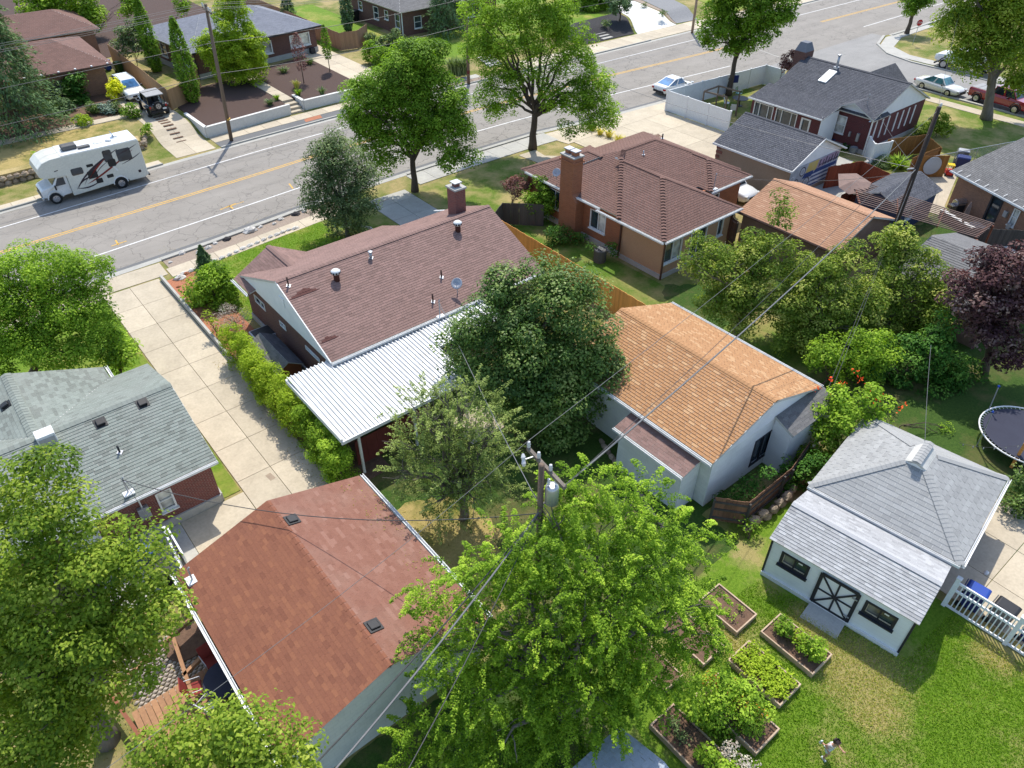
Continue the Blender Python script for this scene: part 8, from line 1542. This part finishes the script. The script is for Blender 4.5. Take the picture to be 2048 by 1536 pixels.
def lights(root, w, h, zf, zr, front=True):
    for s in (-1, 1):
        MB().obox((h-.14, s*w*.72, zf), (.1, -s*.04, 0), (.03, s*.14, 0), (0, 0, .06)).obj('headlight', 'lamp_clear', root, local=True); MB().obox((-h+.06, s*w*.78, zr), (.07, 0, 0), (0, .13, 0), (0, 0, .08)).obj('taillight', 'lamp_red', root, local=True)
        MB().obox((h*.28, s*(w+.08), zf+.28), (.06, 0, 0), (0, .09, 0), (0, 0, .07)).obj('mirror', 'black_plastic', root, local=True, bevel=.02)
    MB().obox((h-.02, 0, zf-.14), (.03, 0, 0), (0, w*.5, 0), (0, 0, .09)).obj('grille', 'black_plastic', root, local=True); MB().obox((-h+.02, 0, .42), (.05, 0, 0), (0, w*.72, 0), (0, 0, .1)).obj('rear_bumper', 'black_plastic', root, local=True); MB().obox((h-.06, 0, .36), (.06, 0, 0), (0, w*.68, 0), (0, 0, .08)).obj('front_bumper', 'black_plastic', root, local=True); MB().obox((-h-.01, 0, zr-.1), (.012, 0, 0), (0, .16, 0), (0, 0, .055)).obj('number_plate', 'white_trim', root, local=True)
def wheels(root, w, wb, r, wid=.21, xoff=0.0, rim='rim'):
    for x in (-wb/2, wb/2):
        for s in (-1, 1): wheel(root, x+xoff, s*(w-.09), r, wid, s, rim)
def simple_car(name, label, loc, heading, L_, Wd, Ht, paint, kind, wr=.33, wb=2.7, glassm='car_glass', cat='car', nside=2):
    root, w, h, belt, gh, Ht = car(name, label, loc, heading, L_, Wd, Ht, paint, kind, wr, wb, cat); greenhouse(root, w, belt*1.0, Ht-.05, gh, paint, glassm, nside); lights(root, w, h, belt*.72, belt*.8); wheels(root, w, wb, wr); return root
# sedan on the side street
a, b = at(1843.5, 178.6), at(1893.8, 193.8); c = (a+b)/2+Vector((.82, 0, 0)); d = (b-a); simple_car('parked_sedan', 'silver white sedan with teal windscreen parked behind the red pickup', (c.x, c.y, .016), math.atan2(d.y, d.x), 4.75, 1.8, 1.45, 'paint_silver', 'sedan', glassm='teal_glass')
c = at(1352, 186); simple_car('white_coupe', 'white hatchback coupe parked at the kerb behind the white fence', (c.x+.2, c.y+.6, .013), .0, 4.4, 1.8, 1.4, 'paint_white', 'coupe', glassm='blue_glass')
c = at(264, 172, .73); sv = simple_car('estate_car', 'white estate car with roof rails parked nose out beside the tan fence', (17.5, 77.9, .735), -math.pi/2+.02, 4.8, 1.84, 1.65, 'paint_white', 'wagon', .35, 2.74, 'blue_glass', nside=3)
for s in (-1, 1): MB().tube([(-1.6, s*.58, 1.66), (-1.5, s*.58, 1.72), (.3, s*.58, 1.72), (.4, s*.58, 1.66)], .02, 6).obj('roof_rail', 'black_plastic', sv, local=True)
simple_car('white_car', 'white car nosing out between the chimney house and slate garage', (45.15, 29.9, .02), -math.pi/2, 4.6, 1.85, 1.6, 'paint_white', 'wagon', .34)
# jeep
jl = thing('off_road_car', 'black open sided off road car with spare wheel on its back in the driveway', 'car', (17.75, 72.2, .735), rz=math.pi/2-.03); w = .8
m = MB(); m.loft([[(x, -w*k, zb), (x, w*k, zb), (x, w*k, zt), (x, -w*k, zt)] for x, k, zb, zt in ((-1.85, .95, .5, 1.05), (-1.75, 1, .45, 1.1), (.55, 1, .45, 1.12), (1.75, .82, .5, 1.08), (1.85, .8, .55, 1.0))]); m.obj('body', 'paint_black', jl, local=True, bevel=.03)
MB().box(-1.7, .35, -.74, .74, 1.78, 1.86).obj('hard_top', 'tonneau', jl, local=True, bevel=.03)
for x, s in ((-1.65, -1), (-1.65, 1), (-.5, -1), (-.5, 1), (.35, -1), (.35, 1)): MB().tube([(x+(.25 if x > 0 else 0), s*.7, 1.1), (x, s*.68, 1.8)], .04, 6).obj('roof_pillar', 'paint_black', jl, local=True)
m = MB(); m.slab([(.62, -.68, 1.12), (.62, .68, 1.12), (.4, .64, 1.76), (.4, -.64, 1.76)], .02); m.obj('windscreen', 'car_glass', jl, local=True)
for x in (-1.2, 1.2):
    for s in (-1, 1): wheel(jl, x, s*.78, .4, .26, s); m = MB(); m.obox((x, s*.86, .88), (.46, 0, 0), (0, .13, 0), (0, 0, .03)); m.obj('fender', 'black_plastic', jl, local=True, bevel=.02)
o = MB().lathe((-2.0, 0, .98), [(.2, 0), (.37, .02), (.39, .06), (.39, .16), (.3, .2)], 22, (1, 0, 0)).obj('spare_wheel', 'rubber', jl, local=True); MB().lathe((-2.02, 0, .98), [(.02, 0), (.22, .0), (.22, .03)], 18, (1, 0, 0)).obj('rim', 'rim', o, local=True)
for i in range(5): a_ = i*1.2566; MB().obox((-2.03, math.cos(a_)*.12, .98+math.sin(a_)*.12), (.006, 0, 0), (0, math.cos(a_)*.06, math.sin(a_)*.06), (0, -math.sin(a_)*.025, math.cos(a_)*.025)).obj('spoke', 'black_plastic', o, local=True)
MB().box(-1.98, -1.86, -.75, .75, .45, .6).obj('rear_bumper', 'black_plastic', jl, local=True)
for s in (-1, 1): MB().box(-1.9, -1.85, s*.68-.06, s*.68+.06, .85, 1.02).obj('taillight', 'lamp_red', jl, local=True); MB().obox((.5, s*.95, 1.2), (.05, 0, 0), (0, .09, 0), (0, 0, .09)).obj('mirror', 'black_plastic', jl, local=True); MB().box(-.55, .3, s*.3-.22, s*.3+.22, .9, 1.5).obj('seat', 'black_plastic', jl, local=True, bevel=.05)
MB().box(-1.99, -1.985, -.62, -.32, .66, .8).obj('number_plate', 'white_trim', jl, local=True)
# pickups
def pickup(name, label, loc, heading, paint, lift=0.0, cover=True, wb=3.7, L_=5.8):
    root = thing(name, label, 'pickup', loc, rz=heading); w = 1.0; h = L_/2; z = lift
    def rg_(x, k, zb, zt): a = w*k; return [(x, -a*.92, zb+z), (x, -a, zb+.15+z), (x, -a, zt-.2+z), (x, -a*.93, zt+z), (x, a*.93, zt+z), (x, a, zt-.2+z), (x, a, zb+.15+z), (x, a*.92, zb+z)]
    m = MB(); m.loft([rg_(*s) for s in ((-h, .96, .5, 1.15), (-h+.06, .98, .42, 1.2), (-.55, 1, .42, 1.2), (h-1.5, 1, .42, 1.2), (h-.3, .97, .42, 1.12), (h, .88, .5, 1.0))]); m.obj('body', paint, root, local=True, smooth=False, bevel=.03)
    greenhouse(root, w, 1.18+z, 1.85+z, (-.75, -.62, 1.0, h-1.35), paint, 'car_glass', 2, .92, .76)
    if cover: MB().box(-h+.1, -.8, -.86, .86, 1.2+z, 1.24+z).obj('bed_cover', 'tonneau', root, local=True, bevel=.02); [MB().box(x, x+.02, -.84, .84, 1.24+z, 1.25+z).obj('cover_seam', 'black_plastic', root, local=True) for x in (-h+.7, -h+1.3)]
    else: MB().box(-h+.12, -.85, -.8, .8, 1.19+z, 1.206+z).obj('bed_floor', 'black_plastic', root, local=True)
    wheels(root, w+.02, wb, .4+lift*.3, .28, -.1)
    for x in (-wb/2-.1, wb/2-.1):
        for s in (-1, 1): m = MB(); m.tube([(x+math.cos(t)*(.5+lift*.2), s*1.0, .42+z*.5+math.sin(t)*(.5+lift*.2)) for t in [math.pi*i/8 for i in range(9)]], .05, 6); m.obj('wheel_arch', 'black_plastic', root, local=True)
    lights(root, w, h, .9+z, .95+z); MB().box(-h-.12, -h+.02, -.9, .9, .5+z, .68+z).obj('step_bumper', 'chrome', root, local=True, bevel=.02); return root
a, b = at(1952, 205), at(2033, 230); c = (a+b)/2+Vector((.92, 0, 0)); d = b-a; pickup('red_pickup', 'red pickup truck with grey bed cover parked under the big shade tree', (c.x, c.y, .016), math.atan2(d.y, d.x), 'paint_red', 0, True, 3.75, 5.9)
a, b = at(1884, 138), at(1950, 152); c = (a+b)/2+Vector((.9, 0, 0)); pickup('white_pickup', 'white lifted pickup with big black wheels across the side street', (c.x, c.y, .016), math.pi/2+.03, 'paint_white', .25, False, 3.7, 5.8)
tl = thing('trailer', 'small open trailer with white wheels parked behind the shade tree', 'trailer', (86.2, 24.0, .016)); MB().box(85.2, 87.2, 22, 26, .55, .75).obj('bed', 'galv', tl)
for y in (23.4, 24.6):
    for x in (85.1, 87.3): o = MB().lathe((x-.1, y, .36), [(.2, 0), (.34, .02), (.34, .18), (.2, .2)], 18, (1, 0, 0)).obj('wheel', 'rubber', tl); MB().lathe((x-.115, y, .36), [(.02, 0), (.2, 0), (.2, .02)], 16, (1, 0, 0)).obj('rim', 'white_trim', o)
MB().bar((86.2, 26, .6), (86.2, 27.6, .5), .1, .1).obj('drawbar', 'galv', tl)
# motorhome
a, b = at(246, 375), at(118, 408); d = (b-a).normalized(); n = Vector((-d.y, d.x, 0)); wbv = (b-a).length
cR = (a+b)/2+Vector((0, 1.05, 0)); rv = thing('motorhome', 'white motorhome with dark and red swooshes parked at the far kerb', 'motorhome', (cR.x, cR.y, .013), rz=math.atan2(d.y, d.x)); k = wbv/4.45
xr, xf = -wbv/2, wbv/2; w = 1.2; Z0, Z1 = .45, 3.25; xb = xr-2.05; xc = xf-1.15
prof = [(xb, Z0+.1), (xb+.35, Z0-.05), (xr-.6, Z0-.05), (xr-.6, Z0+.1), (xc-.2, Z0-.1), (xc, Z0-.1), (xc, 1.85), (xf+.15, 1.95), (xf+.5, 2.12), (xf+.58, 2.4), (xf+.45, 2.75), (xf+.05, 3.08), (xf-.5, 3.22), (xc-.1, Z1), (xb+.08, Z1), (xb, Z1-.08)]
m = MB(); m.loft([[(x, y, z) for x, z in prof] for y in (-w, w)]); m.obj('coach_body', 'rv_shell', rv, local=True, bevel=.05)
MB().box(xb+.05, xc-.1, -w+.04, w-.04, Z1, Z1+.03).obj('roof_skin', 'rv_white', rv, local=True, bevel=.01); MB().box(xb, xc-.1, -w-.012, -w+.002, Z1-.06, Z1-.02).obj('roof_trim', 'swoosh_dark', rv, local=True)
m = MB(); m.loft([[(xf+.62, -w*.9, 2.05), (xf+.62, w*.9, 2.05), (xf+.6, w*.9, 2.4), (xf+.6, -w*.9, 2.4)], [(xf-.55, -w*.96, 3.2), (xf-.55, w*.96, 3.2), (xf-.5, w*.96, 3.24), (xf-.5, -w*.96, 3.24)]]) if False else None
# cab
cp = [(xc, .5), (xf-.55, .45), (xf+.62, .5), (xf+.75, .62), (xf+.78, 1.02), (xf+.6, 1.15), (xf-.1, 1.32), (xf-.5, 1.85), (xc, 1.9)]
m = MB(); m.loft([[(x, y*(1 if x < xf+.3 else .86), z) for x, z in cp] for y in (-1.0, 1.0)]); m.obj('cab', 'rv_white', rv, local=True, bevel=.06)
m = MB(); m.slab([(xf-.08, -.86, 1.36), (xf-.08, .86, 1.36), (xf-.46, .8, 1.86), (xf-.46, -.8, 1.86)], .012); m.obj('windscreen', 'car_glass', rv, local=True)
for s in (-1, 1):
    q = [(xc+.22, s*1.012, 1.25), (xf-.22, s*1.012, 1.25), (xf-.52, s*1.012, 1.78), (xc+.22, s*1.012, 1.78)]; m = MB(); m.slab(q if s > 0 else q[::-1], .012); m.obj('cab_window', 'teal_glass' if s < 0 else 'car_glass', rv, local=True)
    MB().obox((xf-.2, s*1.14, 1.2), (.05, 0, 0), (0, .1, 0), (0, 0, .15)).obj('mirror', 'black_plastic', rv, local=True, bevel=.02); MB().obox((xf+.68, s*.68, .86), (.08, 0, 0), (0, .16, 0), (0, 0, .12)).obj('headlight', 'lamp_clear', rv, local=True)
    wheel(rv, xr, s*1.09, .4, .3, s); wheel(rv, xf, s*.95, .4, .26, s)
    for x, y0 in ((xr, w+.004), (xf, 1.004)): m = MB(); m.tube([(x+math.cos(t)*.5, s*y0, .42+math.sin(t)*.5) for t in [math.pi*i/10 for i in range(11)]], .04, 6); m.obj('wheel_arch', 'rv_white', rv, local=True)
    for x in (xr,): MB().lathe((x, s*(w-.01)-.0175, .42), [(.02, 0), (.47, 0), (.47, .035), (.02, .035)], 20, (0, 1, 0)).obj('wheel_well', 'black_plastic', rv, local=True)
MB().box(xf+.7, xf+.84, -.95, .95, .42, .6).obj('front_bumper', 'chrome', rv, local=True, bevel=.03); MB().box(xf+.74, xf+.8, -.45, .45, .68, 1.0).obj('grille', 'black_plastic', rv, local=True); MB().box(xb-.12, xb, -1.1, 1.1, .42, .55).obj('rear_bumper', 'black_plastic', rv, local=True)
# near side is local +Y (vehicle faces -X): decals, windows, hatches on that side
SY = 1 if (Matrix.Rotation(rv.rotation_euler.z, 3, 'Z') @ Vector((0, 1, 0))).y < 0 else -1
def plate(pts, mat, nm, out=.006, th=.012, round_=False):
    q = [Vector((x, SY*(w+out), z)) for x, z in pts]; m = MB(); nn = (q[1]-q[0]).cross(q[2]-q[1]); m.slab(q if nn.y*SY > 0 else q[::-1], th); return m.obj(nm, mat, rv, local=True)
def rect(x0, x1, z0, z1, mat, nm, out=.01, c=.08): return plate([(x0+c, z0), (x1-c, z0), (x1, z0+c), (x1, z1-c), (x1-c, z1), (x0+c, z1), (x0, z1-c), (x0, z0+c)], mat, nm, out)
rect(xb+.75, xb+1.75, 1.95, 2.85, 'car_glass', 'window'); rect(xb+2.05, xb+2.65, 2.15, 3.0, 'car_glass', 'window'); rect(xb+1.95, xb+2.5, 1.75, 2.3, 'black_plastic', 'window_vent', .014); rect(xc-1.15, xc-.35, 1.75, 2.25, 'car_glass', 'window'); rect(xc-1.9, xc-1.45, 2.1, 2.3, 'black_plastic', 'vent', .01, .03); rect(xr+.35, xr+.8, 1.0, 1.25, 'black_plastic', 'vent', .01, .03); rect(xr+1.35, xr+2.0, 1.25, 1.8, 'black_plastic', 'vent', .01, .03); rect(xr+1.15, xr+1.6, .8, 1.15, 'black_plastic', 'vent', .016, .03); rect(xb+.45, xb+.65, .85, 1.05, 'swoosh_dark', 'hatch', .01, .04); rect(xb+.1, xb+.9, .65, 1.4, 'rv_shell', 'compartment_door', .004, .03)
def swoosh(p0, p1, p2, w0, mat, out):
    pts_t, pts_b = [], []
    for i in range(13):
        t = i/12; x = (1-t)**2*p0[0]+2*t*(1-t)*p1[0]+t*t*p2[0]; z = (1-t)**2*p0[1]+2*t*(1-t)*p1[1]+t*t*p2[1]; ww = w0*math.sin(math.pi*min(1, t*.9+.03)); pts_t.append((x, z+ww*.5)); pts_b.append((x, z-ww*.5))
    m = MB(); V = [Vector((x, SY*(w+out), z)) for x, z in pts_t+pts_b]; n = 13; m.add(V, [(i, i+1, n+i+1, n+i) for i in range(n-1)]); m.obj('swoosh', mat, rv, local=True)
swoosh((xc-.35, .75), (xc-1.2, 1.9), (xb+1.6, 2.9), .16, 'swoosh_dark', .008); swoosh((xc-.9, .9), (xc-1.6, 2.0), (xb+2.0, 2.7), .12, 'swoosh_dark', .009); swoosh((xc-1.3, 1.2), (xc-1.9, 1.9), (xb+2.6, 2.4), .16, 'swoosh_red', .01); swoosh((xc-1.7, 1.2), (xc-2.1, 1.9), (xb+2.4, 2.2), .06, 'swoosh_dark', .011); swoosh((xr+2.2, .95), (xr+1.2, 1.2), (xb+.6, 2.6), .14, 'swoosh_red', .008); swoosh((xr+2.9, .75), (xr+2.6, 1.4), (xr+1.7, 1.4), .12, 'swoosh_dark', .009); swoosh((xr+3.0, .85), (xr+2.2, .5), (xr+1.2, 1.0), .1, 'swoosh_dark', .01); swoosh((xf-.5, .6), (xc-.1, 1.0), (xc-.6, 1.7), .12, 'swoosh_dark', .012) if False else None
swoosh((xb+.2, 2.95), (xb+.8, 2.7), (xb+1.8, 2.45), .07, 'swoosh_dark', .012); swoosh((xb+.1, 2.3), (xb+.6, 2.0), (xb+1.6, 1.75), .07, 'swoosh_dark', .012); plate([(xf-.5, 2.32), (xc+.4, 2.36), (xc+.4, 2.42), (xf-.5, 2.38)], 'swoosh_dark', 'name_strip')
plate([(xb+2.05, 1.35), (xb+2.3, 1.8), (xb+2.2, 1.85), (xb+1.95, 1.4)], 'rv_white', 'swoosh_highlight', .013)
MB().box(xr+1.9, xr+2.9, -.35, .45, Z1+.02, Z1+.36).obj('air_conditioner', 'sh_charcoal', rv, local=True, bevel=.1); rect_z = Z1+.03
MB().box(xr+1.1, xr+1.9, .5*SY-.2, .5*SY+.2, rect_z, rect_z+.14).obj('roof_vent', 'sh_charcoal', rv, local=True, bevel=.04); MB().lathe((xr-.25, .3*SY, rect_z), [(.2, 0), (.22, .06), (.16, .14), (.02, .16)], 16).obj('antenna_dome', 'rv_white', rv, local=True, smooth=True); MB().box(xr+.2, xr+.75, -.1, .35, rect_z, rect_z+.04).obj('skylight', 'rv_shell', rv, local=True, bevel=.02)
o = MB().box(xr-1.0, xr-.7, -.35*SY-.15, -.35*SY+.15, rect_z, rect_z+.07).obj('fan_base', 'rv_white', rv, local=True); m = MB(); m.obox((xr-.72, -.35*SY, rect_z+.22), (.02, 0, .0), (0, .17, 0), (.06, 0, .17)); m.obj('fan_lid', 'blue_glass', o, local=True)
for x, y in ((xc-.35, .4), (xc-.9, -.4)): MB().bar((x, y, rect_z), (x, y, rect_z+.22), .05, .05, (1, 0, 0)).obj('roof_bracket', 'galv', rv, local=True)
# ------------------------------------------------------------------ child running on the lawn
def skin_mesh(name, verts, edges, radii, mat, parent, sub=2):
    me = bpy.data.meshes.new(name); me.from_pydata(verts, edges, []); o = link(name, me, mat, parent)
    md = o.modifiers.new('skin', 'SKIN'); md.use_smooth_shade = True; sv_ = me.skin_vertices[0].data if me.skin_vertices else None
    if sv_ is None:
        bm = bmesh.new(); bm.from_mesh(me); bm.verts.layers.skin.verify(); bm.to_mesh(me); bm.free(); sv_ = me.skin_vertices[0].data
    for i, r in enumerate(radii): sv_[i].radius = (r, r) if not isinstance(r, tuple) else r; sv_[i].use_root = (i == 0)
    s_ = o.modifiers.new('sub', 'SUBSURF'); s_.levels = sub; s_.render_levels = sub; return o
pf = at(1646, 1512); HD = math.atan2(-.2, -.9)
ch_ = thing('person', 'child with dark hair in pale patterned top and shorts running across the lawn', 'person', pf, rz=TH*-1+rad(205)); s = .72
def sc_(v): return [(x*s, y*s, z*s) for x, y, z in v]
# local axes: +Y forward; body leans forward, left leg planted, right leg kicked back
bv = [(0, .02, .92), (0, .06, 1.08), (0, .12, 1.28), (0, .16, 1.42), (0, .2, 1.52), (0, .24, 1.64), (0, .26, 1.74),
      (.09, .02, .9), (.1, .16, .5), (.1, .08, .1), (.1, .2, .04), (-.09, .02, .9), (-.1, .12, .5), (-.1, -.32, .52), (-.1, -.38, .42),
      (.16, .14, 1.4), (.24, -.04, 1.18), (.24, .14, 1.04), (.24, .2, 1.02), (-.16, .14, 1.4), (-.26, .22, 1.18), (-.22, .42, 1.22), (-.22, .49, 1.25)]
be = [(0, 1), (1, 2), (2, 3), (3, 4), (4, 5), (5, 6), (0, 7), (7, 8), (8, 9), (9, 10), (0, 11), (11, 12), (12, 13), (13, 14), (3, 15), (15, 16), (16, 17), (17, 18), (3, 19), (19, 20), (20, 21), (21, 22)]
br = [.13, .12, .13, .11, .055, .1, .085, .095, .065, .042, .04, .095, .065, .042, .04, .055, .042, .034, .036, .055, .042, .034, .036]
skin_mesh('body', sc_(bv), be, [r*s for r in br], 'skin', ch_)
plain('shirt', (.62, .6, .6), (.6, .35, .32), 14, .8, lo=.45, hi=.6); plain('shorts', (.5, .55, .52), (.3, .5, .4), 9, .8, lo=.45, hi=.6); plain('hair', (.025, .015, .012), (.04, .025, .02), 20, .6); plain('shoe', (.55, .6, .62), None, 5, .7)
skin_mesh('shirt', sc_([(0, .03, .94), (0, .06, 1.08), (0, .12, 1.28), (0, .155, 1.4), (.16, .14, 1.4), (.21, .03, 1.27), (-.16, .14, 1.4), (-.22, .19, 1.27)]), [(0, 1), (1, 2), (2, 3), (3, 4), (4, 5), (3, 6), (6, 7)], [x*s for x in (.15, .14, .148, .125, .072, .062, .072, .062)], 'shirt', ch_)
skin_mesh('shorts', sc_([(0, .02, .92), (.09, .03, .88), (.1, .12, .62), (-.09, .03, .88), (-.1, .09, .62)]), [(0, 1), (1, 2), (0, 3), (3, 4)], [x*s for x in (.15, .118, .1, .118, .1)], 'shorts', ch_)
skin_mesh('hair', sc_([(0, .2, 1.7), (0, .225, 1.76), (0, .14, 1.68), (0, .11, 1.56)]), [(0, 1), (0, 2), (2, 3)], [x*s for x in (.112, .1, .09, .06)], 'hair', ch_)
m = MB(); 
for sx in (-1, 1):
    MB().lathe((sx*.035*s, .335*s, 1.655*s), [(.002, .0), (.013, .004), (.002, .012)], 8, (0, 1, 0)).obj('eye', 'hair', ch_, local=True); MB().lathe((sx*.1*s, .24*s, 1.65*s), [(.012, -.012), (.024, 0), (.012, .014)], 8, (1, 0, 0)).obj('ear', 'skin', ch_, local=True)
MB().lathe((0, .34*s, 1.62*s), [(.014, 0), (.004, .022)], 8, (0, 1, -.3)).obj('nose', 'skin', ch_, local=True); MB().box(-.02, .02, .33*s, .338*s, 1.575*s, 1.583*s).obj('mouth', 'lamp_red', ch_, local=True)
for (x, y, z), dr, nm in (((.24, .2, 1.02), (0, .8, -.3), 'hand'), ((-.22, .49, 1.25), (0, .8, .4), 'hand')):
    base_ = Vector((x, y, z)); D_ = Vector(dr).normalized(); sd_ = Vector((1, 0, 0)); hv, he, hr = [base_-D_*.04, base_+D_*.05], [(0, 1)], [.028, .032]
    for i, (o_, ln) in enumerate(((-.03, .065), (-.01, .08), (.012, .075), (.032, .055))): k0 = len(hv); hv += [base_+D_*.07+sd_*o_, base_+D_*(.07+ln*.6)+sd_*o_*1.15-Vector((0, 0, .01)), base_+D_*(.07+ln)+sd_*o_*1.15-Vector((0, 0, .03))]; he += [(1, k0), (k0, k0+1), (k0+1, k0+2)]; hr += [.011, .009, .008]
    k0 = len(hv); hv += [base_+sd_*.04+D_*.02, base_+sd_*.065+D_*.06]; he += [(0, k0), (k0, k0+1)]; hr += [.013, .009]
    skin_mesh('hand', sc_([tuple(v) for v in hv]), he, [r*s for r in hr], 'skin', ch_, 1)
for c_, tl_ in (((.1, .12, .045), 0), ((-.1, -.4, .46), 1)):
    m = MB(); x, y, z = [q*s for q in c_]; pts = [(-.04, -.1, -.035), (.04, -.1, -.035), (.045, .12, -.035), (-.045, .12, -.035), (-.035, -.09, .05), (.035, -.09, .05), (.035, .09, .02), (-.035, .09, .02)]
    if tl_: pts = [(a_, -c2_, b_*1.0) for a_, b_, c2_ in pts]
    m.add([(x+p[0], y+p[1], z+p[2]) for p in pts], [(0, 3, 2, 1), (4, 5, 6, 7), (0, 1, 5, 4), (1, 2, 6, 5), (2, 3, 7, 6), (3, 0, 4, 7)]); m.obj('shoe', 'shoe', ch_, local=True, bevel=.02)
# ------------------------------------------------------------------ fallen leaves
leaf_mat('leaf_fallen', [(.1, .06, .025), (.18, .11, .04), (.22, .17, .05), (.12, .14, .03)], .1)
def litter(label, x0, x1, y0, y1, n, zf, size=.07):
    x, y = RNG.uniform(x0, x1, n), RNG.uniform(y0, y1, n); k = RNG.random(n) < .35+.65*(np.sin(x*1.9)*np.sin(y*2.3) > -.1); x, y = x[k], y[k]; C = np.stack([x, y, zf(x, y)], 1)
    o = leaf_obj('leaf_litter', C, np.array([[0, 0, 1.0]])+RNG.normal(size=C.shape)*.25, size, RNG.random(len(C)), 'leaf_fallen', None, .6, 'stuff'); return tag(o, label, 'leaf litter')
litter('fallen leaves on the ground under the leafy tree by the deck', -5, .8, 13, 22, 1500, lambda x, y: np.full(len(x), .07))
litter('dry leaves caught on the white metal patio roof', 11.5, 15.5, 21.95, 25.5, 240, lambda x, y: 2.47+(y-21.88)*.055+.075, .06)
litter('dry leaves lying on the red garage roof edge', 7.2, 8.3, 11.6, 19.5, 260, lambda x, y: 2.53+(8.35-x)*.305, .06)
litter('twigs and leaves along the hedge side of the driveway', 7.5, 8.2, 20.5, 34, 420, lambda x, y: np.full(len(x), .06), .06)
litter('dry leaves on the garden ground behind the red garage', 8.6, 13, 11, 19, 700, lambda x, y: np.full(len(x), .045))
litter('leaves and grit along the near gutter of the street', 9, 45, 46.9, 48.3, 500, lambda x, y: np.full(len(x), .03), .06)
